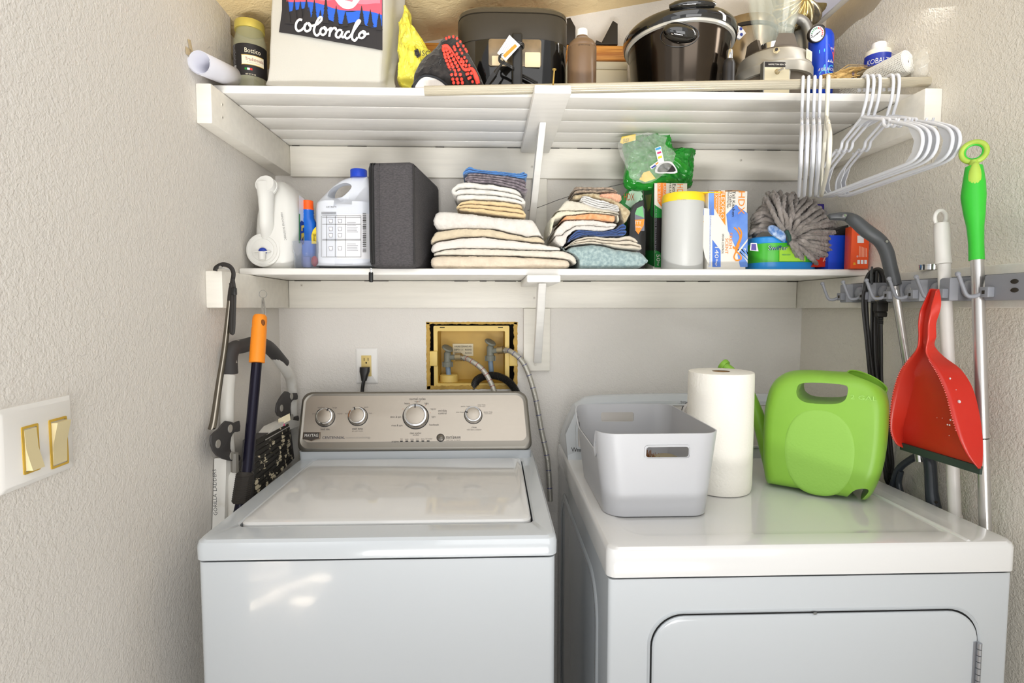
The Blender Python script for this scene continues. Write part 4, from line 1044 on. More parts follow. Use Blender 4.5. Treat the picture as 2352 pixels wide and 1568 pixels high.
T('folded_towel', 'blue-grey bath towel at the bottom of the right stack', 'towel', GR, [(1350, 880), (1440, 832), (1600, 815), (1700, 825), (1850, 865), (2060, 885), (2125, 950)], [(1330, 900), (1440, 1042), (2060, 1042), (2125, 1000)], 1.51, 1.76, fab('terry_blue_grey', (136, 158, 160), rgb2=(168, 186, 184), vs=120))
T('folded_towel', 'off-white towel with a torn corner label just above the blue-grey one', 'towel', GR, [(1360, 850), (1480, 775), (1560, 752), (1800, 765), (1950, 747), (2040, 800), (2065, 860)], [(1360, 875), (1440, 838), (1600, 818), (1800, 855), (1930, 868), (2065, 875)], 1.52, 1.75, fab('terry_oat', (214, 204, 186)), 'edge', 3)
T('folded_cloth', 'dark blue cloth curled up at its right end in the right stack', 'cloth', GR, [(1390, 765), (1480, 697), (1700, 714), (1830, 690), (1870, 640), (1925, 655)], [(1388, 832), (1480, 790), (1520, 762), (1700, 754), (1900, 748), (1925, 720)], 1.518, 1.72, fab('cloth_navy', (58, 88, 148), .6, 200), 'edge', 4)
T('folded_towel', 'white fluffy towel bulging at its left end in the right stack', 'towel', GR, [(1265, 740), (1290, 680), (1370, 605), (1600, 606), (1830, 640)], [(1268, 800), (1340, 850), (1395, 780), (1470, 705), (1700, 708), (1840, 690)], 1.522, 1.72, cW, 'fold', 2)
T('folded_towel', 'orange and tan striped towel in the right stack', 'towel', GR, [(1325, 610), (1380, 567), (1600, 546), (1820, 562)], [(1325, 645), (1370, 612), (1600, 604), (1825, 622)], 1.524, 1.72, fab('terry_orange', (224, 176, 130), rgb2=(206, 140, 88), vs=70))
T('folded_towel', 'cream towel with faint green weave in the right stack', 'towel', GR, [(1262, 575), (1290, 535), (1330, 524), (1500, 524), (1750, 540), (1862, 560)], [(1225, 800), (1270, 600), (1330, 590), (1380, 568), (1600, 548), (1862, 625)], 1.527, 1.72, fab('terry_sage_cream', (222, 214, 192), rgb2=(200, 204, 180), vs=50))
T('folded_towel', 'thick cream towel under the white ribbed roll in the right stack', 'towel', GR, [(1300, 515), (1380, 425), (1480, 440), (1700, 495), (1865, 545)], [(1280, 545), (1330, 528), (1500, 526), (1750, 542), (1865, 575)], 1.53, 1.72, fab('terry_ivory', (218, 211, 194)))
T('folded_cloth', 'white ribbed cloth rolled up in the right stack', 'cloth', GR, [(1495, 415), (1530, 388), (1700, 430), (1830, 470), (1868, 500)], [(1495, 440), (1600, 485), (1700, 510), (1868, 530)], 1.52, 1.70, fab('cloth_white_ribbed', (224, 222, 218), .6, 240), 'edge', 4)
T('folded_towel', 'speckled oat-coloured towel hanging down to the right in the right stack', 'towel', GR, [(1475, 375), (1620, 362), (1750, 385), (1870, 450), (1965, 520)], [(1440, 415), (1600, 408), (1740, 440), (1860, 505), (1900, 640), (1965, 545)], 1.535, 1.73, fab('terry_speckled', (206, 190, 156), rgb2=(160, 140, 106), vs=110))
T('folded_cloth', 'peach coloured washcloth near the top of the right stack', 'cloth', GR, [(1680, 370), (1800, 360), (1870, 372), (1882, 405)], [(1680, 395), (1780, 412), (1850, 440), (1882, 430)], 1.525, 1.70, fab('terry_peach', (226, 176, 146), rgb2=(210, 150, 120), vs=80))
T('folded_cloth', 'brown and grey speckled washcloths on top of the right stack', 'cloth', GR, [(1428, 320), (1460, 302), (1600, 306), (1800, 312), (1835, 345)], [(1420, 390), (1500, 360), (1620, 362), (1700, 365), (1835, 368)], 1.545, 1.70, fab('terry_mixed', (176, 156, 136), rgb2=(108, 98, 86), vs=130), 'edge', 2)

# ---------------- white detergent jug with tap
M_hd = mat('hdpe_white', (218, 217, 212), .38, sss=.05)
jy = 1.535
jug = thing('detergent_jug', 'large white detergent jug with a push tap low on its front', 'jug', (A(622, 600, jy).x, jy+.09, ZS1))
rows = [(611, 588, 668, .012), (604, 577, 678, .003), (585, 572, 680, 0), (560, 570, 682, 0), (520, 571, 682, .001), (490, 573, 680, .004), (465, 577, 676, .010), (445, 583, 668, .018), (428, 590, 656, .03), (414, 598, 642, .045), (404, 606, 630, .065), (401, 612, 624, .08)]
rings = []
for py, xl, xr, dy in rows:
    a = A(xl, py, jy); b = A(xr, py, jy); z = max(a.z, ZS1) if py < 611 else ZS1
    y0 = jy+dy; y1 = jy+.215-dy*.9
    rings.append([(x, y, z) for x, y, _ in sring((a.x+b.x)/2, (y0+y1)/2, z, (b.x-a.x)/2, (y1-y0)/2, 3.2, 44)])
m = MB(); m.loft(rings, M_hd); m.build('jug_body', jug, ang=60)
m = MB(); m.tube([A(610, 428, 1.545), A(611, 455, 1.528), A(612, 490, 1.526), A(613, 515, 1.532), A(616, 545, 1.55)], [.026, .021, .019, .020, .018], M_hd, 20, sm=5, flat=(1, .8)); m.build('handle', jug)
c = A(607, 421, 1.528); N0 = Vector((-.05, -.93, .36)).normalized()
def disc(m, c, N0, prof, mt, seg=36):
    a = N0.orthogonal().normalized(); b = N0.cross(a)
    m.loft([[c+N0*h+(a*math.cos(2*PI*i/seg)+b*math.sin(2*PI*i/seg))*r for i in range(seg)] for r, h in prof], mt)
m = MB(); disc(m, c, N0, [(.026, -.02), (.0265, -.004), (.025, 0), (.0, .0)], M_hd); disc(m, c, N0, [(.0285, -.022), (.0285, -.016), (.026, -.016)], M_hd); m.build('screw_cap', jug)
m = MB(); c = A(604, 574, jy-.001); N1 = Vector((0, -1, .06)).normalized()
disc(m, c, N1, [(.046, -.012), (.046, .0), (.043, .002), (.040, .002), (.038, .0), (.031, .0), (.030, .003), (.028, .004), (0, .004)], M_hd); ds = m.build('tap_collar', jug)
m = MB(); q = A(604, 578, jy-.008); m.box(q.x-.022, q.x+.022, jy-.016, jy-.004, q.z-.0015, q.z+.0015, M_hd, .0008); m.cyl((q.x, jy-.014, q.z), (q.x, jy-.014, q.z-.022), .010, M_hd, 20, r2=.0088); m.build('tap_nozzle', ds)
m = MB(); m.ball((q.x, jy-.010, q.z+.001), .0115, mat('tap_blue', (30, 60, 160), .3), 18, (1, .7, .9)); m.build('tap_button', ds)
m = MB(); xs = A(682, 520, jy).x+.0008
def SX(px, py): return AX(px, py, xs)
def sidepoly(m, P, mt, l): m.add([SX(a, b)+X3*l for a, b in P], [list(range(len(P)))], mt)
for P, mt_, l in (([(686, 560), (686, 448), (697, 456), (699, 562)], mat('label_pale', (225, 232, 240), .4), .001), ([(685, 558), (685, 490), (688, 492), (689, 560)], mat('label_green', (80, 150, 60), .4), .0015), ([(688, 556), (687, 512), (691, 506), (698, 512), (699, 556), (694, 562)], mat('label_navy', (30, 50, 140), .4), .002), ([(690, 530), (690, 518), (697, 516), (697, 522), (693, 524), (693, 530)], mat('label_yellow', (240, 210, 50), .4), .0025), ([(690, 552), (690, 536), (697, 534), (698, 552), (695, 552), (695, 542)], mat('label_yellow'), .0025)):
    sidepoly(m, P, mt_, l)
m.build('side_label', jug)
m = MB(); m.text('KB8N34 NB 04 05700BC', A(652, 520, 1.531), -Z3+X3*.12, X3+Z3*.12, .0055, mat('faint_print', (120, 120, 118), .6), w=.075, lift=.002); m.build('date_code', jug)
# ---------------- blue bottle with orange cap
sy = 1.60; sb = thing('stain_remover_bottle', 'blue plastic bottle with an orange cap between the two white jugs', 'bottle', (A(709, 600, sy).x, sy, ZS1))
cx0 = A(709, 560, sy).x
def zz(py, Y): return A(709, py, Y).z-ZS1
M_shb = mat('bottle_blue', (20, 96, 190), .3)
m = MB(); R_ = []
for py, rx in ((612, .020), (600, .024), (560, .0245), (530, .024), (512, .0225), (505, .019), (500, .0165), (495, .0170), (492, .0155), (489, .0172), (486, .0155), (483, .0170), (481, .014)):
    R_.append([(x, y, ZS1+max(0, zz(py, sy))) for x, y, _ in sring(cx0, sy, 0, rx, rx*.75 if py > 505 else rx, 2.6 if py > 505 else 2, 32)])
m.loft(R_, M_shb); m.build('bottle_body', sb, ang=50)
m = MB(); m.lathe([(.0165, 0), (.0165, .004), (.0155, .006), (.0152, .026), (.0140, .027), (.0135, .022), (0, .022)], mat('cap_orange', (240, 92, 22), .35), (cx0, sy, ZS1+zz(483, sy)), 28); m.build('cap', sb)
m = MB(); Yl = sy-.0188
PX(m, [(716, 560), (715, 540), (719, 528), (726, 520), (728, 560)], Yl, mat('label_yellow'), .0)
TX(m, 'Shout', 723, 546, Yl, 6, mat('ink'), 16, rot=90, lift=.0008); m.build('bottle_label', sb)
# ---------------- clear plastic cup with caps
M_clr = mat('clear_plastic', (236, 240, 246), .12, trans=.92, ior=1.2)
cyy = 1.555; c = A(706, 600, cyy)
cu = thing('plastic_cup', 'small clear plastic tub with red and blue bits between the jugs', 'cup', (c.x, cyy, ZS1))
h = A(706, 556, cyy).z-ZS1
m = MB(); m.lathe([(.030, 0), (.034, .001), (.035, h*.55), (.037, h*.60), (.037, h*.64), (.0385, h), (.0375, h), (.036, h*.66), (.0335, h*.56), (.0325, .003), (0, .003)], M_clr, (c.x, cyy, ZS1), 36); m.build('tub', cu)
m = MB(); m.ball((c.x+.022, cyy-.006, ZS1+.022), .0095, mat('red_bit', (170, 40, 60), .4), 14, (1, .6, 1.6)); m.build('red_cap', cu)
m = MB(); m.box(c.x-.012, c.x+.010, cyy-.004, cyy+.012, ZS1+.004, ZS1+.036, mat('blue_bit', (80, 100, 170), .4), .004); m.build('blue_cap', cu)

# ---------------- bleach jug
by = 1.60; M_bl = mat('bleach_white', (214, 218, 226), .34, sss=.05)
bj = thing('bleach_jug', 'white bleach jug with blue cap and usage chart label', 'jug', (A(793, 600, by).x, by, ZS1))
outl = [(735, 613), (731, 605), (730, 560), (730, 500), (731, 476), (738, 462), (750, 445), (764, 428), (782, 414), (800, 407), (808, 405), (812, 404), (840, 404), (844, 409), (848, 425), (857, 445), (864, 462), (866, 480), (866, 560), (866, 605), (860, 613)]
def pillow(outl, Y, dw, prof=None, k=4):
    OW = [(A(a, b, Y).x, max(A(a, b, Y).z, ZS1)) for a, b in outl]; OW = sm2(OW, k); OW = [(x, max(z, ZS1)) for x, z in OW]
    cx_ = sum(p[0] for p in OW)/len(OW); cz_ = sum(p[1] for p in OW)/len(OW)
    prof = prof or [(.25, 1.0), (.55, .98), (.75, .88), (.88, .70), (.96, .42), (1.0, 0), (.96, -.42), (.88, -.70), (.75, -.88), (.55, -.98), (.25, -1.0)]
    return OW, cx_, cz_, prof
OW, cx_, cz_, prof = pillow(outl, by-.01, .07)
zsh = A(790, 470, by).z
def dwf(z):      # body is deep, shoulder and neck taper
    t = min(1, max(0, (z-zsh)/.06)); return .068*(1-t)+.021*t
m = MB(); m.loft([[(cx_+(x-cx_)*s_, by-d_*dwf(z), (cz_+(z-cz_)*s_ if d_ else z) if z > zsh else ZS1+(z-ZS1)*(1 if z > ZS1+.01 else 1)) for x, z in OW] for s_, d_ in [(.30, 1.0), (.6, .97), (.8, .86), (.92, .66), (.98, .38), (1.0, 0), (.98, -.38), (.92, -.66), (.8, -.86), (.6, -.97), (.30, -1.0)]], M_bl)
o = m.build('jug_body', bj, ang=60); o.parent = None; L0 = rootloc(bj)
c = MB(); c.prism(sm2([(A(a, b, by).x, A(a, b, by).z) for a, b in [(762, 455), (764, 442), (775, 430), (792, 423), (806, 425), (812, 432), (806, 442), (792, 455), (778, 462), (766, 462)]], 3), by-.2, by+.2, M_bl); c.v = [v-L0 for v in c.v]
cut(o, c); o.parent = bj; o.data.set_sharp_from_angle(angle=1.25)
c = A(824, 405, by); m = MB(); m.lathe([(.0235, -.004), (.0235, .016), (.022, .018), (0, .018)], mat('cap_blue', (24, 66, 190), .35, bump=.3, bscale=200), (c.x, by, c.z), 32); m.build('cap', bj)
m = MB(); Yl = by-.0672
M_lab = mat('label_white', (224, 224, 227), .4); M_lg = mat('label_grey', (150, 150, 156), .5)
m2 = [(733, 487), (866, 484), (866, 594), (735, 594)]
# label wraps the jug: a curved sheet following the body
rings = []
for px in range(733, 866, 4):
    t = (px-733)/133*2-1; yy = by-.069*math.sqrt(max(.0, 1-abs(t)**3.2))-.0006
    yy = min(yy, by-.02)
    rings.append([A(px, 491, yy), A(px, 594, yy)])
m.loft(rings, M_lab, closed=False, cap0=False, cap1=False)
Yl = by-.0702
def ln(x0, y0, x1, y1, w=.7, mt=M_ink):
    if abs(x1-x0) > abs(y1-y0): PX(m, [(x0, y0-w/2), (x1, y1-w/2), (x1, y1+w/2), (x0, y0+w/2)][::-1], Yl, mt, .0)
    else: PX(m, [(x0-w/2, y0), (x0-w/2, y1), (x1+w/2, y1), (x1+w/2, y0)], Yl, mt, .0)
for y in (495, 499, 515, 549.5, 552, 590): ln(740, y, 829, y)
for x in (750, 770, 793): ln(x, 495, x, 589)
for x in (738, 829): ln(x, 495, x, 590)
for r_, y in ((0, 507), (1, 525), (2, 540), (3, 570)):
    for x in (760, 781): PX(m, [(x-5, y-4), (x+5, y-4), (x+4, y+5), (x-4, y+5)][::-1], Yl, M_lg, .0003); PX(m, [(x-4, y-3), (x+4, y-3), (x+3, y+4), (x-3, y+4)][::-1], Yl, M_lab, .0006)
for i in range(7): ln(797, 511+i*3.6, 797+26*random.uniform(.7, 1), 511+i*3.6, .9, M_lg)
for i in range(5): ln(797, 560+i*3.8, 797+26*random.uniform(.7, 1), 560+i*3.8, .9, M_lg)
for i in range(3): ln(738, 487+i*2.2, 772, 487+i*2.2, .8, M_ink)
for i in range(22): ln(833, 490+i*4.2, 841, 490+i*4.2, random.uniform(.8, 2.4), M_ink)
PX(m, [(731, 490), (731, 508), (735, 508), (735, 490)], by-.052, mat('label_navy'), 0)
TX(m, '2314SF4', 761, 475, by-.069, 3.2, M_ink, 22)
m.build('usage_label', bj)

# ---------------- dark grey fabric case
M_case = mat('heather_grey_fabric', (66, 64, 66), .95, bump=.5, bscale=300, rgb2=(84, 81, 82), vscale=160, stretch=(1, 1, 3))
M_case2 = mat('heather_grey_side', (72, 66, 62), .95, bump=.5, bscale=260, var=.2, vscale=100)
ca = thing('fabric_case', 'tall dark grey zippered fabric case overhanging the lower shelf', 'case', (A(900, 600, 1.45).x, 1.6, ZS1))
q = {k: A(*v) for k, v in dict(a=(846, 616, 1.455), b=(953, 616, 1.455), c=(846, 372, 1.455), d=(951, 366, 1.455)).items()}
zt_ = q['c'].z; zbk = A(1008, 428, 1.765).z; xb1 = A(1010, 520, 1.765).x; xb0 = xb1-(q['b'].x-q['a'].x)
b = bmesh.new()
P = [(q['a'].x, 1.455, ZS1), (q['b'].x, 1.455, ZS1), (xb1, 1.765, ZS1), (xb0, 1.765, ZS1), (q['a'].x, 1.455, zt_), (q['b'].x, 1.455, zt_+.004), (xb1, 1.765, zbk), (xb0, 1.765, zbk)]
m = MB(); m.hexa(P, M_case, .014); o = m.build('case_body', ca, ang=60)
m = MB()
for dx in (-.003, .003): m.tube([(q['a'].x+.012+dx, 1.4545, ZS1+.006), (q['a'].x+.010+dx, 1.4525, ZS1+.05), (q['a'].x+.012+dx, 1.4525, zt_-.03), (q['a'].x+.016+dx, 1.457, zt_-.004), (q['a'].x+.02+dx, 1.50, zt_+.001)], .0022, mat('zip_black', (20, 20, 20), .4), 8, sm=6)
m.tube([(q['a'].x+.030, 1.4545, ZS1+.006), (q['a'].x+.029, 1.4535, ZS1+.05), (q['a'].x+.030, 1.4535, zt_-.03), (q['a'].x+.032, 1.458, zt_-.004), (q['a'].x+.04, 1.50, zt_+.001)], .0016, M_case, 8, sm=6)
m.tube([(q['b'].x-.001, 1.457, ZS1+.008), (q['b'].x-.001, 1.457, zt_-.006), (q['b'].x, 1.50, zt_-.002)], .0022, mat('piping_dark', (44, 42, 42), .7), 8)
m.box(q['a'].x+.006, q['a'].x+.018, 1.4528, 1.4545, ZS1+.01, zt_-.02, mat('zip_tape', (26, 25, 25), .7))
zp_ = m.build('zipper', ca)
m = MB(); z0 = A(852, 617, 1.45).z; z1 = A(852, 648, 1.45).z; xx = A(852, 630, 1.45).x
m.box(xx-.0025, xx+.0025, 1.449, 1.452, z0-.010, z0+.002, M_chr, .001); m.box(xx-.0055, xx+.0055, 1.4485, 1.4525, z1, z0-.008, mat('zip_black'), .0035, 3); m.build('zip_pull', zp_)

# ---------------- HDX green box behind the right stack
def carton(name, label, x0, y0, x1, Y0, Y1, mt, xs=0, top=None, cat='box'):
    a = A(x0, y0, Y0); b = A(x1, y0, Y0)
    t = thing(name, label, cat, ((a.x+b.x)/2, (Y0+Y1)/2, ZS1))
    m = MB(); m.hexa([(a.x, Y0, ZS1), (b.x, Y0, ZS1), (b.x+xs, Y1, ZS1), (a.x+xs, Y1, ZS1), (a.x, Y0, a.z), (b.x, Y0, a.z), (b.x+xs, Y1, a.z), (a.x+xs, Y1, a.z)], mt, .0012); m.build('carton', t)
    return t
M_org = mat('print_orange', (245, 140, 40), .5); M_cart = mat('carton_white', (224, 220, 210), .55); M_grn = mat('print_green', (24, 132, 50), .45); M_bk = mat('print_black', (34, 30, 30), .35); M_blu = mat('print_blue', (66, 110, 200), .45, rgb2=(120, 160, 225), vscale=9); M_brn = mat('carton_brown', (150, 116, 80), .8)
gy = 1.63
gb = carton('trash_bag_box', 'green, orange and white trash bag box behind the white canister', 1503, 420, 1578, gy, 1.75, M_cart)
m = MB(); XG = A(1503, 420, gy).x
def GX(pts, mt, l): m.add([AX(a, b, XG)-X3*l for a, b in pts], [list(range(len(pts)))], mt)
GX([(1479, 428), (1479, 600), (1503, 612), (1503, 421)], M_bk, .0004); GX([(1479, 428), (1479, 468), (1490, 490), (1500, 500), (1502, 421)], M_grn, .0008); GX([(1479, 570), (1479, 600), (1502, 612), (1502, 576)], M_grn, .0008)
GX([(1480, 575), (1479, 505), (1486, 492), (1482, 448), (1499, 444), (1494, 492), (1500, 505), (1499, 575)], mat('bag_print', (58, 50, 52), .35), .0012)
GX([(1483, 448), (1487, 478), (1489, 486), (1494, 478), (1498, 446)], mat('bag_print_olive', (140, 150, 70), .4), .0016)
m.build('side_print', gb); m = MB()
PX(m, [(1503, 480), (1503, 614), (1530, 614), (1530, 480)], gy, M_bk, .0004)
PX(m, [(1503, 614), (1503, 574), (1514, 578), (1530, 596), (1530, 614)][::-1], gy, M_grn, .0007)
PX(m, [(1503, 421), (1503, 485), (1578, 485), (1578, 421)], gy, M_cart, .0007)
PX(m, [(1510, 420), (1510, 463), (1518, 474), (1522, 474), (1530, 470), (1530, 420)], gy, M_org, .001)
PX(m, [(1503, 470), (1503, 500), (1522, 500), (1521, 482)], gy, M_grn, .001)
TX(m, 'EASY TIE FLAPS', 1514, 443, gy, 6, M_cart, 42, rot=90, lift=.0014); TX(m, 'LARGE', 1526, 436, gy, 7, M_cart, 27, rot=90, lift=.0014); TX(m, 'Extra', 1548, 436, gy, 8, M_ink, 26, rot=90, lift=.0014); TX(m, '45-55', 1539, 434, gy, 5, M_ink, 20, rot=90, lift=.0014); TX(m, 'HDX', 1562, 440, gy, 14, M_org, 34, rot=90, lift=.0014)
TX(m, '50', 1512, 592, gy, 9, M_cart, 16, rot=90, lift=.0014); TX(m, 'Bags', 1512, 606, gy, 4, M_cart, 9, rot=90, lift=.0014)
TX(m, '50 BAGS/50 BOLSAS/50 SACS', 1506, 530, gy, 2.6, M_lg, 100, rot=90, lift=.0016)
m.build('front_print', gb)
# dark caddy and folded HDX sleeve behind the towels
dk = thing('black_holder', 'black plastic holder with an orange tag between towels and trash bag box', 'holder', (A(1466, 600, 1.62).x, 1.62, ZS1))
m = MB(); m.prism(sm2(pxpoly([(1446, 614), (1446, 505), (1452, 480), (1460, 466), (1476, 460), (1482, 470), (1482, 614)], 1.60), 2), 1.60, 1.66, mat('black_gloss_plastic', (20, 20, 20), .25), bev=.003); m.build('holder_body', dk)
m = MB(); PX(m, [(1458, 530), (1458, 490), (1463, 478), (1476, 472), (1480, 480), (1480, 530)], 1.599, mat('tag_grey', (110, 110, 120), .5), .0006); PX(m, [(1458, 492), (1463, 478), (1476, 473), (1479, 500)][::-1], 1.599, mat('tag_green', (110, 180, 120), .5), .001)
PX(m, [(1458, 505), (1480, 503), (1478, 518), (1466, 538), (1460, 530)][::-1], 1.599, M_org, .001); TX(m, 'ITY', 1466, 511, 1.598, 8, M_cart, 14); TX(m, 'OSAL', 1467, 521, 1.598, 4, M_cart, 14); m.build('tag_print', dk)
sl = thing('trash_bag_sleeve', 'green and white plastic bag sleeve leaning behind the right towel stack', 'plastic bag', (A(1470, 600, 1.68).x, 1.7, ZS1))
m = MB(); 
gx = pxpoly([(1425, 613), (1425, 470), (1440, 440), (1455, 425), (1476, 430), (1478, 613)], 1.68)
m.prism(sm2(gx, 3), 1.68, 1.73, M_grn, bev=.006); o = m.build('sleeve', sl); 
m = MB(); PX(m, [(1436, 468), (1445, 440), (1468, 432), (1476, 446), (1462, 470), (1450, 478)], 1.679, mat('print_pale_green', (196, 228, 200), .5), .0008)
TX(m, 'HDX', 1445, 452, 1.678, 16, mat('print_rust', (190, 90, 40), .5), 24)
for i in range(2): PX(m, [(1456+i*7, 432), (1460+i*7, 432), (1472+i*5, 460), (1468+i*5, 460)][::-1], 1.679, mat('print_pale_green'), .0011)
m.build('sleeve_print', sl)

# ---------------- crumpled bags on top
def film(name, par, pts, Y, depth, mt, amp, sc, seed, seg=30):
    """closed crumpled bag: outline pillow with folds"""
    OW = [(A(a, b, Y).x, A(a, b, Y).z) for a, b in pts]; OW = sm2(OW, 5); cx_ = sum(p[0] for p in OW)/len(OW); cz_ = sum(p[1] for p in OW)/len(OW)
    rings = []
    for i in range(-12, 13):
        t = i/12; k = math.sqrt(max(0, 1-t*t)); k = max(k, .08)
        rings.append([(cx_+(x-cx_)*k, Y+depth/2*t, cz_+(z-cz_)*k) for x, z in OW])
    m = MB(); m.loft(rings, mt); o = m.build(name, par, ang=30)
    md = o.modifiers.new('s', 'SUBSURF'); md.levels = 1; md.render_levels = 1; bake(o)
    for v in o.data.vertices:
        q = v.co*sc+Vector((seed, 0, 0)); n = noise.noise_vector(q)
        r = (1-abs(noise.noise(q*1.4)))**5; r2 = (1-abs(noise.noise(q*3.1+Vector((9, 0, 0)))))**6
        v.co += n*amp+Vector((0, -1, 0))*(r*1.6+r2*.7)*amp
    for p in o.data.polygons: p.use_smooth = True
    o.data.set_sharp_from_angle(angle=.6)
    return o
gbag = thing('green_bag', 'crumpled green and yellow plastic bag pushed in above the trash bag box', 'plastic bag', (A(1530, 420, 1.66).x, 1.66, A(1530, 425, 1.66).z))
M_gf = mat('green_film', (44, 150, 50), .22, rgb2=(24, 104, 36), vscale=12)
film('bag_film', gbag, [(1438, 434), (1432, 380), (1432, 330), (1460, 308), (1500, 306), (1530, 312), (1545, 345), (1585, 345), (1594, 375), (1588, 425), (1575, 436), (1500, 440)], 1.67, .09, M_gf, .008, 22, 3)
m = MB(); Yp = 1.612
PX(m, sm2([(1505, 396), (1512, 376), (1530, 370), (1545, 374), (1556, 396), (1530, 398)], 3)[::-1], Yp, M_lab, .0); PX(m, sm2([(1510, 394), (1516, 380), (1530, 374), (1543, 378), (1552, 393), (1530, 395)], 3)[::-1], Yp, M_bk, .0006)
PX(m, [(1468, 412), (1478, 396), (1492, 392), (1506, 410), (1482, 418)][::-1], Yp, mat('print_yellow', (236, 200, 70), .4), 0)
PX(m, [(1424, 328), (1428, 314), (1460, 308), (1460, 322), (1430, 330)][::-1], Yp, mat('print_yellow'), 0)
TX(m, 'JUST', 1438, 322, Yp, 7, M_bk, 14, lift=.001); TX(m, 'EST', 1563, 404, Yp, 5, mat('print_dark_green', (10, 60, 20), .5), 14, rot=-90, lift=.001); TX(m, 'Bounty', 1472, 400, Yp, 4, M_bk, 14, rot=-90, lift=.001)
m.build('bag_print', gbag)
M_film = mat('clear_film', (248, 250, 246), .12, trans=.0, alpha=.13, spec=1)
cbag = thing('clear_bag', 'crumpled clear plastic bag with printed labels in front of the green bag', 'plastic bag', (A(1490, 400, 1.6).x, 1.6, A(1490, 420, 1.6).z))
film('bag_film', cbag, [(1418, 350), (1420, 325), (1445, 312), (1490, 306), (1530, 316), (1528, 335), (1550, 352), (1540, 385), (1510, 412), (1480, 422), (1450, 412), (1435, 385)], 1.585, .03, M_film, .006, 26, 11)
m = MB(); Yp = 1.558
PX(m, [(1504, 340), (1518, 335), (1526, 372), (1512, 375)], Yp, M_lab, 0); PX(m, [(1505, 341), (1517, 337), (1518, 342), (1506, 346)], Yp, mat('label_cyan', (70, 160, 210), .5), .0004); PX(m, [(1509, 350), (1518, 347), (1519, 351), (1510, 354)], Yp, mat('pink_sticker'), .0004); PX(m, [(1511, 360), (1520, 357), (1521, 362), (1512, 365)], Yp, mat('label_yellow'), .0004)
PX(m, [(1492, 383), (1512, 369), (1515, 375), (1497, 389)], Yp-.001, M_lab, 0); PX(m, [(1495, 385), (1505, 378), (1507, 381), (1498, 387)], Yp-.001, mat('label_navy'), .0004); PX(m, [(1505, 376), (1511, 372), (1513, 374), (1507, 379)], Yp-.001, M_org, .0004)
m.build('printed_label', cbag)

# ---------------- white canister with yellow lid
cny = 1.575; a = A(1521, 550, cny); b = A(1613, 550, cny); cr = (b.x-a.x)/2; ccx = (a.x+b.x)/2
cn = thing('wipes_canister', 'pale grey cylindrical canister with a yellow flip lid', 'canister', (ccx, cny, ZS1))
zt_ = A(1566, 458, cny-cr).z
m = MB(); m.lathe([(cr*.96, 0), (cr, .003), (cr, zt_-ZS1), (cr*.97, zt_-ZS1+.002), (0, zt_-ZS1+.002)], mat('canister_grey', (190, 191, 188), .35, bump=.1, bscale=200), (ccx, cny, ZS1), 56); m.build('canister_body', cn)
M_yl = mat('lid_yellow', (248, 212, 40), .35)
hl = A(1566, 438, cny-cr).z-zt_
m = MB(); m.lathe([(cr*1.015, 0), (cr*1.02, .002), (cr*1.0, hl*.8), (cr*.96, hl), (cr*.80, hl+.002), (0, hl+.002)], M_yl, (ccx, cny, zt_), 56); m.build('lid', cn)
m = MB(); q = A(1625, 444, cny-.02); m.box(ccx, A(1652, 444, cny-.02).x, cny-.032, cny-.002, zt_+hl+.001, zt_+hl+.0035, M_yl, .001); m.box(A(1640, 444, cny-.02).x, A(1655, 444, cny-.02).x, cny-.030, cny-.006, zt_+hl-.001, zt_+hl+.004, M_yl, .0015); m.build('lid_flap', cn)
m = MB(); TX(m, '1804 A 08:42', 1565, 458.5, cny-cr-.001, 2.6, M_lg, 22); m.build('date_code', cn)

# ---------------- HDX blue box
hy = 1.545
hb = carton('trash_bag_box', 'blue, orange and white tall trash bag box right of the canister', 1627, 438, 1717, hy, 1.77, M_cart, xs=0)
m = MB()
PX(m, [(1700, 613), (1717, 613), (1717, 490), (1690, 470), (1668, 492), (1672, 530), (1690, 570)][::-1], hy, M_blu, .0004)
PX(m, [(1633, 613), (1633, 439), (1627, 439), (1627, 613)][::-1], hy, mat('print_pale_blue', (200, 210, 236), .5), .0004)
PX(m, [(1640, 432+7), (1640, 478), (1666, 518), (1666, 439)], hy, M_org, .0007); PX(m, [(1628, 439), (1628, 494), (1640, 494), (1640, 439)], hy, M_blu, .0005)
PX(m, [(1636, 613), (1636, 550), (1655, 575), (1655, 613)], hy, M_blu, .0007)
PX(m, [(1650, 439), (1650, 494), (1650.8, 494), (1650.8, 439)], hy, M_cart, .0012)
for k_ in range(3): PX(m, [(1690+k_*9, 570), (1694+k_*9, 570), (1717, 600-k_*9+4), (1717, 600-k_*9-2)], hy, M_cart, .0009)
PX(m, [(1684, 590), (1717, 548), (1717, 553), (1688, 592)][::-1], hy, M_cart, .001)
TX(m, 'FLEXPRO', 1659.5, 470, hy, 9, M_cart, 64, rot=90, lift=.0014); TX(m, 'TEAR RESISTANCE', 1652, 464, hy, 3.5, M_cart, 60, rot=90, lift=.0014); TX(m, '2X', 1645, 448, hy, 7, M_cart, 14, rot=90, lift=.0014); TX(m, 'REINFORCED TOP', 1645, 475, hy, 4, M_cart, 38, rot=90, lift=.0014)
TX(m, 'Tall Kitchen', 1685, 468, hy, 7, M_ink, 58, rot=90, lift=.0014); TX(m, '13 Gallon', 1678, 456, hy, 6, M_ink, 36, rot=90, lift=.0014); TX(m, 'Drawstring Bags', 1672.5, 458, hy, 4, M_ink, 40, rot=90, lift=.0014); TX(m, 'HDX', 1703, 466, hy, 15, M_org, 52, rot=90, lift=.0014)
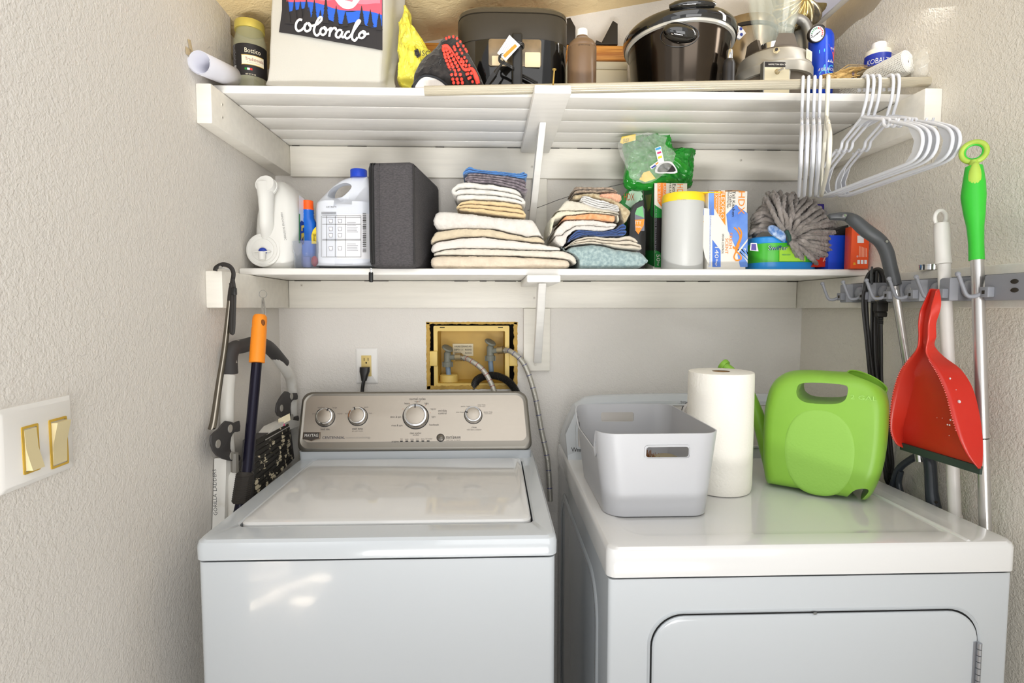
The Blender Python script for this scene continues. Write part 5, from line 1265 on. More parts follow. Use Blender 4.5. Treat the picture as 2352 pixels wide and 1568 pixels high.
TX(m, 'FRESH', 1678, 553, hy, 7, M_org, 36, rot=90, lift=.0014); TX(m, 'SCENT', 1669, 565, hy, 7, M_org, 36, rot=90, lift=.0014); TX(m, 'ODOR CONTROL', 1660, 560, hy, 4.4, M_ink, 46, rot=90, lift=.0014); TX(m, '140', 1646, 580, hy, 9, M_cart, 26, rot=90, lift=.0014); TX(m, 'Bags', 1646, 603, hy, 5, M_cart, 16, rot=90, lift=.0014)
TX(m, '140 BAGS FLEXPRO ODOR CONTROL 13 GALLON', 1631, 540, hy, 2.8, M_lg, 140, rot=90, lift=.0014)
rb = [A(a, b, hy-.0016) for a, b in ((1686, 522), (1694, 530), (1700, 545), (1694, 560), (1690, 575), (1700, 585), (1702, 594), (1692, 598), (1686, 590), (1692, 575), (1698, 562))]
m.tube(rb, .0022, M_org, 6, sm=5, flat=(.2, 1), up=(0, 1, 0)); m.tube([A(a, b, hy-.0016) for a, b in ((1696, 522), (1703, 535), (1699, 555), (1688, 570), (1684, 566))], .0026, M_org, 6, sm=5, flat=(.2, 1), up=(0, 1, 0))
m.build('front_print', hb)
m = MB(); p = [(1622, 613), (1611, 590), (1607, 570), (1607, 552), (1611, 545), (1620, 545)]
m.prism(pxpoly([(1608, 545), (1606, 500), (1610, 480), (1618, 478), (1628, 480), (1628, 612), (1618, 590), (1612, 560)], hy+.002), hy-.0022, hy-.001, M_cart); PX(m, [(1607, 494), (1610, 482), (1617, 480), (1617, 494)], hy-.0022, M_blu, .0004); PX(m, [(1607, 508), (1617, 508), (1608, 530)], hy-.0022, M_org, .0004); m.build('torn_flap', hb)
m = MB(); PX(m, [(1625, 437), (1700, 437), (1717, 439), (1625, 441)], hy-.0004, M_brn, 0); m.build('top_edge', hb)

# ---------------- green tub of wet cloths
ty = 1.60; a = A(1722, 590, ty); b = A(1868, 590, ty)
tb = thing('wipes_tub', 'green and blue oval tub of wet cloths under the mop head', 'tub', ((a.x+b.x)/2, ty, ZS1))
R_ = []; ht = A(1790, 553, ty-.05).z-ZS1
def tubr(k, z): return [(x, y, ZS1+z) for x, y, _ in sring((a.x+b.x)/2, ty+.01, 0, (b.x-a.x)/2*k, .062*k, 3, 56)]
M_tg = mat('tub_green', (70, 176, 50), .22); M_tb = mat('tub_blue', (40, 140, 214), .22)
m = MB(); m.loft([tubr(.96, 0), tubr(.98, .003), tubr(.985, ht*.28)], M_tb, cap1=False); m.loft([tubr(.985, ht*.28), tubr(1, ht*.93)], M_tg, cap0=False, cap1=False); m.loft([tubr(1, ht*.93), tubr(1.02, ht*.95), tubr(1.02, ht*1.12), tubr(.98, ht*1.16), tubr(.9, ht*1.16)], M_tb, cap0=False); m.build('tub_body', tb, ang=30)
m = MB(); Yp = ty-.0535
PX(m, [(1790, 600), (1790, 568), (1850, 562), (1850, 600)], Yp, mat('print_lime', (150, 200, 60), .3), 0); PX(m, [(1722, 575), (1724, 558), (1738, 558), (1742, 577)][::-1], Yp, M_lab, .0004); PX(m, [(1725, 574), (1726, 560), (1736, 560), (1737, 575)][::-1], Yp, mat('print_purple', (96, 84, 160), .4), .0008)
TX(m, 'Swiffer', 1787, 569, Yp, 11, mat('print_white', (240, 240, 240), .4), 46, lift=.001); TX(m, 'Swiffer', 1787, 569, Yp, 10.5, mat('print_indigo', (40, 30, 120), .4), 44, lift=.0016); TX(m, 'FRESH SCENT', 1806, 585, Yp, 3, mat('print_teal', (20, 120, 110), .4), 20, lift=.0012)
m.build('tub_print', tb)

# ---------------- mop head
mp = thing('string_mop', 'fluffy grey string mop head lying on the green tub', 'mop', (A(1815, 560, 1.57).x, 1.58, ZS1+ht*1.2))
M_mop = mat('mop_cotton_grey', (126, 118, 112), .95, bump=1, bscale=110, rgb2=(158, 150, 144), vscale=70, sheen=.3, stretch=(1, 1, .5))
random.seed(21); C0 = A(1812, 548, 1.555)
def strand(P, r=.0062, mt=M_mop):
    # twisted cord: swept ring with two lobes that turn along the length
    pts, _ = smooth([Vector(p) for p in P], 10); n = len(pts); rings = []; N = None; L = 0; seg = 10
    for i in range(n):
        t = (pts[min(i+1, n-1)]-pts[max(i-1, 0)]).normalized()
        if i: L += (pts[i]-pts[i-1]).length
        N = t.orthogonal().normalized() if N is None else (N-t*N.dot(t)).normalized()
        B = t.cross(N); a0 = L*420
        rings.append([pts[i]+(N*math.cos(2*PI*k/seg+a0/3)+B*math.sin(2*PI*k/seg+a0/3))*r*(1+.13*math.cos(3*(2*PI*k/seg))) for k in range(seg)])
    return rings
outR = [(1748, 452), (1775, 440), (1805, 445), (1838, 452), (1868, 462), (1886, 480), (1900, 498), (1915, 512), (1928, 530), (1936, 552), (1930, 570), (1918, 588), (1896, 600), (1870, 608), (1845, 602), (1826, 590)]
def outp(t):
    f = t*(len(outR)-1); i = min(int(f), len(outR)-2); f -= i
    return outR[i][0]*(1-f)+outR[i+1][0]*f, outR[i][1]*(1-f)+outR[i+1][1]*f
bunch = mp; n_s = 0
m = MB()
for layer, (cnt, yo, k) in enumerate(((30, .07, .92), (34, .03, .98), (30, 0.0, .93), (16, -.012, .74))):
    for i in range(cnt):
        t = (i+random.uniform(.2, .8))/cnt; ox, oy = outp(t)
        ex = 1812+(ox-1812)*k+random.uniform(-4, 4); ey = 548+(oy-548)*k+random.uniform(-4, 4)
        Ye = 1.56+yo+random.uniform(-.008, .008)
        perp = Vector((-(ey-548), ex-1812)).normalized()*random.uniform(-7, 7)
        mx, my = 1812+(ex-1812)*.5+perp.x*1.4, 548+(ey-548)*.5+perp.y*1.4-6
        p1_ = A(mx, my, Ye-.035); p2_ = A(ex, ey, Ye); p3_ = A(1812+(ex-1812)*.93+perp.x*2, 548+(ey-548)*.93+perp.y*2+5, Ye+.02)
        m.loft(strand([C0+Vector((random.uniform(-.006, .006), random.uniform(-.008, .01), random.uniform(-.01, .01))), A(1812+(ex-1812)*.2, 548+(ey-548)*.2, 1.545), p1_, p2_, p3_]), M_mop)
for i in range(34):      # lobe that folds over to the left
    t = i/33; ex = 1724+random.uniform(-4, 10)+6*math.sin(t*3); ey = 535-60*t+random.uniform(-4, 4)
    if t > .75: ex += (t-.75)*130
    m.loft(strand([C0+Vector((-.01, .01, .004)), A(1790-10*t, 535-38*t, 1.57), A(1760, 528-62*t, 1.565+random.uniform(0, .03)), A(ex+8, ey-4, 1.58+random.uniform(0, .04)), A(ex, ey+6, 1.62+random.uniform(0, .03))]), M_mop)
o = m.build('mop_strands', mp, ang=80); o['kind'] = 'stuff'
for v in o.data.vertices:
    if v.co.z+mp.location.z < ZS1+.002: v.co.z = ZS1+.002-mp.location.z
    if v.co.x+mp.location.x < hb.location.x+.062: v.co.x = max(v.co.x, A(1719, 520, 1.56).x-mp.location.x)
m = MB(); m.prism(sm2(pxpoly([(1766, 522), (1775, 516), (1795, 526), (1806, 540), (1803, 556), (1790, 548), (1772, 536)], 1.535), 3), 1.535, 1.545, mat('blue_scrub_mesh', (90, 130, 190), .7, rgb2=(200, 215, 235), vscale=80), bev=.002); m.build('tie_band', mp)
m = MB(); m.tube([A(1806, 530, 1.53), A(1813, 545, 1.525), A(1812, 562, 1.53)], .0055, mat('green_thread', (40, 70, 60), .8), 8, sm=4); m.build('binding', mp)
M_tear = mat('carton_edge', (190, 190, 170), .6)

# ---------------- boxes right of the mop
pu = carton('purple_box', 'dark purple box standing behind the mop head', 1868, 468, 1909, 1.70, 1.77, mat('box_purple', (52, 36, 130), .4))
m = MB(); TX(m, 'ns', 1898, 484, 1.70, 6, M_lab, 10); m.build('box_print', pu)
og = carton('orange_box', 'orange box at the right end of the lower shelf', 1957, 518, 1998, 1.478, 1.525, mat('box_orange', (232, 84, 34), .4), xs=.012)
m = MB(); PX(m, [(1969, 541), (1969, 558), (1984, 558), (1984, 541)], 1.478, M_lab, .0004)
for i in range(6): PX(m, [(1973+i*3.2, 590), (1974.6+i*3.2, 590), (1974.6+i*3.2, 565+i), (1973+i*3.2, 565+i)], 1.478, mat('print_peach', (246, 180, 150), .5), .0004)
TX(m, 'B', 1969, 589, 1.478, 4, M_lab, 4, rot=90)
for x in (1972, 1980, 1988): PX(m, [(x-3, 606), (x+3, 606), (x+3, 597), (x-3, 597)], 1.478, M_lab, .0004)
TX(m, 's', 1962, 604, 1.478, 8, mat('label_yellow'), 6); m.build('box_print', og)
bl = carton('blue_box', 'bright blue open box leaning between mop head and orange box', 1905, 540, 1953, 1.54, 1.70, mat('box_blue', (20, 70, 200), .35), xs=0)
m = MB(); m.prism(pxpoly([(1915, 541), (1920, 528), (1948, 516), (1953, 540)], 1.545), 1.545, 1.66, mat('black_flap', (18, 18, 20), .5)); m.build('dark_flap', bl)
m = MB(); m.prism(pxpoly([(1950, 613), (1952, 545), (1954, 532), (1956, 532), (1956, 613)], 1.53), 1.528, 1.538, M_tear); m.build('torn_edge', bl)
rd = thing('red_box', 'red box with large letters lying tilted under the mop head', 'box', (A(1905, 610, 1.56).x, 1.6, ZS1))
m = MB(); q = pxpoly([(1862, 613), (1876, 596), (1892, 582), (1960, 612)], 1.555); m.prism(q, 1.555, 1.60, mat('box_red', (196, 44, 22), .35)); m.build('carton', rd)
m = MB(); k = 1.555/F; R_ = Vector((math.cos(.42), 0, -math.sin(.42))); U_ = Vector((math.sin(.42), 0, math.cos(.42)))
m.text('poo', A(1913, 601, 1.554), R_, U_, 11*k, mat('print_salmon', (235, 170, 140), .5), w=46*k, lift=.0006); m.build('box_print', rd)
# thin black wire stretched from behind the brace to the bags
wi = thing('wire', 'thin dark wire running from the brace up to the plastic bags', 'wire', A(1239, 476, 1.74))
m = MB(); m.tube([A(1212, 483, 1.76), A(1240, 475, 1.72), A(1310, 450, 1.68), A(1440, 420, 1.66)], .0008, mat('black_cord'), 6, sm=3); m.build('strand', wi)
# ================================================================ things on the upper shelf
ZU = zTop2+.0005
def base(px, Y): return (A(px, 190, Y).x, Y, ZU)
ZPX = 1500
def zof(py, Y): return A(ZPX, py, Y).z
# ---------------- rod
ra = A(975, 209, 1.327); rb = A(2143, 188, 1.315)
rod = thing('closet_rod', 'long ribbed off-white metal rod lying along the front of the upper shelf', 'rod', (ra+rb)/2)
M_rod = mat('rod_cream', (196, 188, 168), .35, metal=.35, var=.2, vscale=10, stretch=(.3, 3, 3))
t = (rb-ra).normalized(); Nn = Vector((0, 1, 0)); Nn = (Nn-t*Nn.dot(t)).normalized(); Bb = t.cross(Nn); rr = .0112
ringA = []
for k in range(96):
    a = 2*PI*k/96; r = rr*(1-.05*max(0, math.cos(a*22))**.5 if math.cos(a*22) > 0 else 1); ringA.append((Nn*math.cos(a)+Bb*math.sin(a))*r)
m = MB(); m.loft([[ra+v*.96 for v in ringA], [ra+t*.001+v for v in ringA], [rb+v for v in ringA]], M_rod, cap0=False, cap1=False)
m.loft([[ra+t*.001+v*.9 for v in ringA], [ra+v*.9 for v in ringA], [ra+v*.96 for v in ringA]], M_rod, cap0=False, cap1=False); m.build('ribbed_tube', rod, ang=30)
m = MB(); m.tube([ra+t*.03, ra+t*.0302], .0105, M_dark, 24); m.build('hollow_end', rod)
sc = thing('wood_screw', 'long brass-coloured screw standing up from the bracket arm end', 'screw', A(1271, 197, 1.30))
m = MB(); s0 = A(1270, 200, 1.297); s1 = A(1273, 160, 1.297); ax = (s1-s0); 
P = [s0+ax*(i/40) for i in range(41)]; m.tube(P, [(.0022 if i % 2 else .0015)*min(1, .4+i/8) if i < 30 else .0018 for i in range(41)], mat('brass_screw', (190, 160, 90), .35, metal=.8), 10); m.build('threaded_shank', sc)
m = MB(); n = ax.normalized(); m.tube([s1-n*.003, s1, s1+n*.0012], [.0018, .0048, .0048], mat('brass_screw'), 16); m.build('screw_head', sc)

# ---------------- rolled paper on the left
ru = thing('paper_roll', 'rolled grey-white sheet sticking out over the left shelf end', 'roll', A(500, 190, 1.40))
n0 = A(458, 143, 1.27); n1 = A(562, 190, 1.50); ax = (n1-n0).normalized(); e1_ = ax.orthogonal().normalized(); e2_ = ax.cross(e1_)
M_rollp = mat('roll_grey_white', (206, 206, 214), .45)
m = MB(); prof = []
nn = 70
for L in (0, 1):
    ring = []
    P = n0 if L == 0 else n1
    for i in range(nn+1):
        a = 2*PI*1.6*i/nn+.6; r = .0225+.0030*i/nn; ring.append(P+(e1_*math.cos(a)+e2_*math.sin(a))*r)
    prof.append(ring)
m.loft(prof, M_rollp, closed=False, cap0=False, cap1=False); o = m.build('rolled_sheet', ru); solid(o, .0008, 0)
for i, P in enumerate([[(431, 90), (438, 92), (444, 122), (436, 118)], [(426, 106), (440, 115), (436, 128), (427, 124)]]):
    tp = thing('tape_strip', ('upper' if i == 0 else 'lower')+' scrap of beige tape stuck on the left wall above the rolled sheet', 'tape', LP(*P[0]))
    m = MB(); m.add([LP(a, b, .0015) for a, b in P]+[LP(a, b, .0006) for a, b in P], [[0, 3, 2, 1], [4, 5, 6, 7], [0, 1, 5, 4], [1, 2, 6, 5], [2, 3, 7, 6], [3, 0, 4, 7]], mat('old_tape', (206, 190, 156), .6)); m.build('tape_film', tp)

# ---------------- glass jar
ZPX = 577; jY = 1.46; c = base(577, jY); jr = (A(613, 120, jY).x-A(541, 120, jY).x)/2
M_glass = mat('jar_glass', (206, 208, 176), .04, alpha=.20, spec=1)
ja = thing('glass_jar', 'empty glass pasta sauce jar with gold lid and black label', 'jar', c)
zr = [(y, k) for y, k in ((203, .96), (198, 1.0), (100, 1.0), (88, .98), (76, .86), (66, .82), (58, .82))]
m = MB(); m.lathe([(0, 0), (jr*.85, 0), (jr, .006)]+[(jr*k, zof(y, jY-jr*.6)-ZU) for y, k in zr[2:]]+[(jr*.79, zof(58, jY-jr*.6)-ZU), (jr*.79, zof(68, jY-jr*.6)-ZU), (jr*.94, zof(90, jY-jr*.6)-ZU), (jr*.95, .012), (0, .008)], M_glass, c, 48); m.build('glass', ja)
m = MB(); z0 = zof(60, jY-jr*.6)-ZU; m.lathe([(jr*.84, z0-.004), (jr*.90, z0-.004), (jr*.91, z0), (jr*.90, z0+.014), (jr*.86, z0+.017), (0, z0+.0165)], mat('lid_gold', (206, 190, 96), .35, metal=.4), c, 44); m.build('lid', ja)
M_jl = mat('jar_label_black', (32, 30, 32), .45); zt1 = zof(102, jY-jr*.8); zb1 = zof(175, jY-jr*.8)
def cyl_fn(c, r, z0): return lambda X, Yv: Vector((c[0]+r*math.sin(X/r), c[1]-r*math.cos(X/r), z0+Yv))
m = MB(); R_ = [[Vector((c[0]+jr*1.008*math.sin(a), c[1]-jr*1.008*math.cos(a), z)) for z in (zb1, zt1)] for a in [-1.7+3.4*i/40 for i in range(41)]]
m.loft(R_, M_jl, closed=False, cap0=False, cap1=False)
zm = (zt1+zb1)/2; f = lambda dz, r=jr*1.014: cyl_fn(c, r, zm+dz)
M_cr = mat('label_cream', (232, 224, 200), .5)
def cquad(x0, x1, z0, z1, mt, fn, n=8):
    for i in range(n):
        a, b = x0+(x1-x0)*i/n, x0+(x1-x0)*(i+1)/n; m.add([fn(a, z0), fn(b, z0), fn(b, z1), fn(a, z1)], [[0, 1, 2, 3]], mt)
cquad(-.005, .050, -.012, .010, M_cr, f(0)); cquad(-.006, .050, .010, .0112, M_gold, f(0)); cquad(-.006, .05, -.0132, -.012, M_gold, f(0))
m.text('Bottico', (0, 0, 0), X3, Z3, .0115, M_cr, w=.038, align='l', fn=lambda X, Yv: cyl_fn(c, jr*1.02, zm+.022)(X+.003, Yv))
m.text('Tradizionale', (0, 0, 0), X3, Z3, .008, mat('label_maroon', (130, 40, 40), .5), w=.045, align='l', fn=lambda X, Yv: cyl_fn(c, jr*1.025, zm+.001)(X+.004, Yv))
m.text('Premium Sauce', (0, 0, 0), X3, Z3, .0035, M_lg, w=.03, align='l', fn=lambda X, Yv: cyl_fn(c, jr*1.025, zm-.007)(X+.008, Yv))
m.text('NET WT 24 OZ', (0, 0, 0), X3, Z3, .003, M_cr, w=.024, align='l', fn=lambda X, Yv: cyl_fn(c, jr*1.02, zm-.036)(X+.004, Yv))
for k, mt_ in enumerate((M_grn, M_lab, mat('flag_red', (200, 40, 30), .5))): cquad(.002+k*.006, .008+k*.006, -.026, -.021, mt_, f(0, jr*1.02), 2)
cquad(-.034, -.022, -.026, -.013, M_lab, f(0), 3)
for i in range(6): cquad(-.033+i*.002, -.0325+i*.002, -.025, -.014, M_ink, f(0, jr*1.02), 1)
for i in range(16): cquad(-.036, -.036+random.uniform(.009, .014), .036-i*.0032, .0372-i*.0032, M_lg, f(0, jr*1.016), 2)
m.build('jar_label', ja)

# ---------------- tote bag
tY = 1.405
tg = thing('tote_bag', 'white cotton tote bag printed with pine forest and the word colorado', 'bag', base(750, 1.46))
M_tote = mat('tote_canvas', (198, 196, 188), .9, bump=.35, bscale=420, var=.04, vscale=7)
def ty_(x, z): return tY+.006*noise.noise(Vector((x*9, z*9, 2)))+.02*max(0, (x-A(860, 100, tY).x)/.05)**2*.3
L_ = [(600, 199), (612, 190), (614, 168), (615, 120), (617, 60), (620, 0), (620.5, -8), (621, -16)]
Rr = [(872, 206), (872, 196), (874, 168), (878, 120), (881, 60), (884, 0), (885, -8), (886, -16)]
m = MB(); G = []
for (a, b), (c_, d_) in zip(L_, Rr):
    row = []
    for i in range(27):
        u = i/26; p = A(a+(c_-a)*u, b+(d_-b)*u+(1.5*math.sin(u*9) if b > 180 else 0), tY); row.append(Vector((p.x, ty_(p.x, p.z), max(p.z, ZU+.001))))
    sideR = [(918, 208, 1.40), (903, 196, 1.45), (905, 168, 1.50), (918, 120, 1.52), (926, 60, 1.52), (930, 0, 1.52), (930.5, -8, 1.52), (931, -16, 1.52)][L_.index((a, b))]
    e = A(*sideR); e.z = max(e.z, ZU+.001)
    for k in (1, 2, 3, 4): row.append(row[26].lerp(e, k/4)+Vector((.004*math.sin(k*1.9), .006*math.sin(k*PI/4), 0)))
    bk = e.y+.005; 
    for k in range(6): row.append(Vector((e.x+(row[0].x-e.x)*k/5, bk+.002, e.z)))
    row.append(Vector((row[0].x+.002, (row[0].y+bk)/2, row[0].z)))
    G.append(row)
m.loft(G, M_tote, closed=True, cap0=True, cap1=False); o = m.build('bag_cloth', tg, ang=60)
md = o.modifiers.new('s', 'SUBSURF'); md.levels = 2; md.render_levels = 2; bake(o)
jitter(o, .0022, 18, 4)
m = MB()
def TP(px, py, l=0.004):
    p = A(px, py, tY); return Vector((p.x, ty_(p.x, p.z)-l, p.z))
def tpoly(P, mt, l=.004): m.add([TP(a, b, l) for a, b in P], [list(range(len(P)))], mt)
M_tk = mat('print_charcoal', (48, 46, 48), .85); M_pk = mat('print_pink', (240, 92, 112), .85); M_pk2 = mat('print_pink_light', (248, 130, 150), .85); M_tb2 = mat('print_royal', (46, 100, 210), .85)
def z1(P): return [(400+a/3.92, b/3.92) for a, b in P]
def strip(y0f, y1f, mt, l, x0=642, x1=879, n=16):
    for i in range(n):
        a, b = x0+(x1-x0)*i/n, x0+(x1-x0)*(i+1)/n; tpoly([(a, y1f(a)), (b, y1f(b)), (b, y0f(b)), (a, y0f(a))], mt, l)
bot = lambda x: 75.5+(x-642)*.175
lft = lambda y: 642+max(0, (75-y))*.18
strip(lambda x: -13, bot, M_tk, .0040, 649)
tpoly([(642, 75.5), (650, 77), (656, -13), (654, -13)], M_tk, .0040)
strip(lambda x: -13, lambda x: 25+(x-660)*.05+5*math.sin(x*.06), M_tb2, .0046, 662, 878); strip(lambda x: 12+(x-660)*.11+4*math.sin(x*.05), lambda x: 46+(x-700)*.10+4*math.sin(x*.09), M_tb2, .0047, 705, 878)
strip(lambda x: -13, lambda x: 2+(x-660)*.16+4*math.sin(x*.05), M_pk, .0052, 660, 878); strip(lambda x: -13, lambda x: -6+(x-660)*.09+3*math.sin(x*.07), M_pk2, .0058, 700, 874)
m.add([TP(*p, .0063) for p in sm2([(768, -13), (775, 8), (790, 22), (806, 24), (820, 14), (830, -13)], 4)], [list(range(24))], mat('print_white', (240, 240, 240), .4))
m.add([TP(*p, .0066) for p in sm2([(786, -13), (792, -6), (802, 3), (814, -4), (818, -13)], 4)], [list(range(20))], M_pk)
random.seed(12)
for tx, tyy, hh in [(663, 62, 58), (678, 64, 62), (692, 60, 52), (706, 62, 66), (724, 58, 54), (738, 68, 40), (750, 62, 66), (774, 68, 50), (795, 66, 34), (832, 64, 46), (852, 68, 42), (872, 74, 40), (712, 62, 40)]:
    for k in range(7):
        f_ = k/7; yb = tyy-hh*.1-hh*.85*f_; w_ = (7.5*(1-f_)+1.2)*random.uniform(.85, 1.15); tpoly([(tx-w_, yb+1.5), (tx+w_, yb+1.5), (tx+w_*.25, yb-hh*.2), (tx, yb-hh*.23), (tx-w_*.25, yb-hh*.2)], M_tk, .0062+k*.00003)
m.build('bag_print', tg)
m = MB()
for P in ([(1165, 200), (1140, 195), (1115, 220), (1108, 265), (1125, 295), (1155, 290), (1185, 262), (1195, 245)], [(1215, 225), (1190, 245), (1188, 280), (1205, 300), (1235, 285), (1240, 250), (1225, 228), (1232, 250), (1262, 250)],
          [(1262, 250), (1300, 235), (1335, 200), (1335, 172), (1315, 180), (1285, 240), (1270, 290), (1280, 325), (1300, 335), (1325, 310)], [(1350, 265), (1330, 285), (1328, 315), (1350, 330), (1375, 310), (1378, 275), (1360, 262), (1372, 284), (1400, 285)],
          [(1400, 285), (1422, 268), (1414, 300), (1405, 345)], [(1410, 310), (1435, 276), (1460, 268), (1468, 290)], [(1520, 292), (1495, 285), (1470, 310), (1466, 340), (1490, 352), (1515, 325), (1525, 295), (1515, 335), (1530, 350), (1550, 330)],
          [(1590, 300), (1565, 305), (1545, 335), (1560, 360), (1590, 345), (1640, 270), (1680, 210), (1665, 200), (1640, 240), (1615, 310), (1610, 360), (1635, 380), (1660, 350)], [(1700, 300), (1675, 325), (1675, 350), (1700, 358), (1725, 335), (1725, 305), (1705, 298), (1722, 322), (1762, 318)]):
    m.tube([TP(a, b, .0072) for a, b in z1(P)], .0027, mat('print_white'), 8, sm=6, flat=(.15, 1), up=(0, 1, 0))
m.build('colorado_lettering', tg)

# ---------------- yellow bag
yb_ = thing('yellow_bag', 'crumpled yellow plastic shopping bag with black letters beside the tote bag', 'plastic bag', base(950, 1.47))
M_yf = mat('yellow_film', (236, 226, 92), .4, sss=.1)
o = film('bag_film', yb_, [(920, 206), (916, 150), (918, 90), (922, 60), (930, 12), (940, 28), (938, 50), (950, 62), (962, 84), (985, 118), (1000, 140), (990, 190), (985, 206)], 1.47, .07, M_yf, .0085, 22, 31)
m = MB(); PX(m, [(951, 116), (960, 112), (966, 128), (958, 134)][::-1], 1.425, M_bk, 0); m.build('bag_print', yb_); m = MB(); TX(m, 'DISC', 970, 122, 1.424, 11, M_bk, 34); m.build('bag_lettering', yb_)

# ---------------- oven glove
og_ = thing('grip_glove', 'black knitted heat glove with red silicone dots folded on the shelf', 'glove', base(1030, 1.42))
M_knit = mat('black_knit', (30, 28, 28), .95, bump=1, bscale=160, rgb2=(54, 50, 48), vscale=90, sheen=.3)
gOut = [(952, 206), (950, 190), (956, 165), (968, 145), (985, 128), (1003, 108), (1020, 88), (1034, 83), (1048, 86), (1060, 98), (1072, 120), (1085, 142), (1098, 165), (1108, 188), (1108, 206), (1040, 208)]
film('glove_body', og_, gOut, 1.40, .05, M_knit, .004, 16, 41)
gz = lambda px, py, l=0: A(px, py, 1.371-l)
M_rd = mat('silicone_red', (238, 66, 48), .35)
m = MB(); random.seed(4)
def lane(P, n, r):
    Q, _ = smooth([Vector((a, b, 0)) for a, b in P], 12)
    for i in range(n):
        q = Q[int(i*(len(Q)-1)/(n-1))]; p = gz(q.x, q.y, .004*math.sin(i*.6)); m.ball(p, r, M_rd, 10, (1, .35, 1.15))
lane([(1018, 112), (1024, 135), (1034, 160), (1042, 190)], 11, .0040); lane([(1024, 110), (1032, 135), (1043, 160), (1052, 190)], 11, .0042); lane([(1031, 112), (1042, 136), (1054, 160), (1062, 190)], 10, .0042)
lane([(1043, 108), (1052, 130), (1066, 152), (1080, 178)], 9, .0037); lane([(1050, 100), (1060, 120), (1074, 144), (1088, 165)], 9, .0032); lane([(1025, 88), (1040, 84), (1054, 92), (1066, 108), (1072, 118)], 8, .0032); lane([(1060, 136), (1070, 150), (1083, 168)], 5, .0037)
lane([(1072, 170), (1080, 185), (1096, 190)], 4, .0034)
m.build('silicone_dots', og_)['kind'] = 'stuff'
m = MB(); m.tube([gz(1016, 108), gz(1026, 106), gz(1040, 120), gz(1056, 146), gz(1068, 160), gz(1084, 158), gz(1094, 178), gz(1098, 192)], [.004, .005, .0022, .0018, .004, .004, .006, .005], M_rd, 8, sm=5, flat=(.5, 1), up=(0, 1, 0)); m.build('silicone_edge', og_)
m = MB(); cc = sm2([(952, 206), (958, 186), (975, 174), (1000, 178), (1020, 190), (1030, 206), (990, 212)], 4)
m.tube([gz(a, b, .002) for a, b in cc], .0028, mat('glove_hem', (44, 46, 50), .9), 8, closed=True); m.build('cuff_hem', og_)
m = MB(); m.add([gz(a, b, .001) for a, b in cc], [list(range(len(cc)))[::-1]], mat('glove_lining', (222, 216, 210), .95, bump=1, bscale=60, stretch=(4, 1, .4))); m.build('cuff_lining', og_)

# ---------------- air fryer
ZPX = 1176; fY = 1.54; fa = A(1052, 100, fY); fb = A(1301, 100, fY); fc = ((fa.x+fb.x)/2, fY+.04); frx = (fb.x-fa.x)/2; fry = .125
af = thing('air_fryer', 'dark grey basket air fryer with wrapped cord and handle at the front', 'air fryer', (fc[0], fc[1], ZU))
M_af = mat('fryer_dark_grey', (62, 58, 52), .42, metal=.3); M_afg = mat('fryer_black_gloss', (22, 21, 20), .1, metal=.3, coat=.5)
def fr(z, k=1, n=4.2, dx=0): return sring(fc[0]+dx, fc[1], z, frx*k, fry*k, n, 72)
yf_ = fc[1]-fry
zt_ = zof(30, yf_); zs_ = zof(90, yf_); zl_ = zof(17, yf_)
m = MB(); m.loft([fr(zs_-.001), fr(zs_), fr(zt_-.002), fr(zt_, .995)], M_af, cap0=True); m.loft([fr(ZU, .96), fr(ZU+.006, .985), fr(zs_, .985)], M_af); m.build('body', af, ang=30)
m = MB(); m.loft([fr(zt_+.0015, .97), fr(zt_+.003, 1.0), fr(zl_-.002, 1.0), fr(zl_+.003, .97), fr(zl_+.005, .6)], mat('fryer_top', (74, 68, 58), .12, metal=.3, coat=.4)); m.build('lid', af, ang=30)
# drawer front: curved shell in front
m = MB(); R_ = []
for zz_, k in ((zs_-.003, 1.0), (zs_-.004, 1.03), (ZU+.02, 1.03), (ZU+.006, 1.01)):
    R_.append([Vector((x, y-.004, zz_)) for x, y, _ in sring(fc[0]+.008, fc[1], 0, frx*k*.92, fry*k, 3.4, 72) if y < fc[1]-fry*.25])
m.loft(R_, M_afg, closed=False, cap0=False, cap1=False); o = m.build('drawer', af, ang=40); solid(o, .004, 0)
m = MB(); x0, x1, z0, z1_ = BX(1122, 92, 1243, 154, yf_-.006)
m.prism(rrect(x0, x1, z0, z1_, .006, 4), yf_-.0115, yf_-.004, mat('fryer_window', (150, 132, 108), .22, metal=.5, rgb2=(84, 78, 66), vscale=14), bev=.001)
m.build('window', af)
m = MB(); x0, x1, z0, z1_ = BX(1206, 120, 1241, 154, yf_-.013); m.prism(rrect(x0, x1, z0, z1_, .002, 2), yf_-.0125, yf_-.0112, mat('reflect_cream', (226, 208, 170), .5)); m.build('window_reflection', af); m = MB()  # cream patch paints a reflection on the fryer window
x0, x1, z0, z1_ = BX(1130, 128, 1165, 150, yf_-.013); m.prism(rrect(x0, x1, z0, z1_, .002, 2), yf_-.0125, yf_-.0112, mat('reflect_cream')); m.build('window_reflection', af)  # second painted reflection, left of the handle
m = MB(); a, b, z0, z1_ = BX(1176, 74, 1200, 190, yf_-.05)
m.box(a, b, yf_-.052, yf_-.036, ZU+.018, z1_, mat('handle_black', (30, 29, 28), .35), .005, 3); m.box(a+.002, b-.002, yf_-.04, yf_, ZU+.02, ZU+.04, mat('handle_black'), .004); m.box(a+.002, b-.002, yf_-.04, yf_, z1_-.03, z1_-.01, mat('handle_black'), .004); m.build('handle', af)
cd_ = thing('fryer_cord', 'black power cord with plug wrapped around the air fryer handle', 'cord', A(1160, 150, yf_-.05))
k_ = yf_-.056; m = MB()
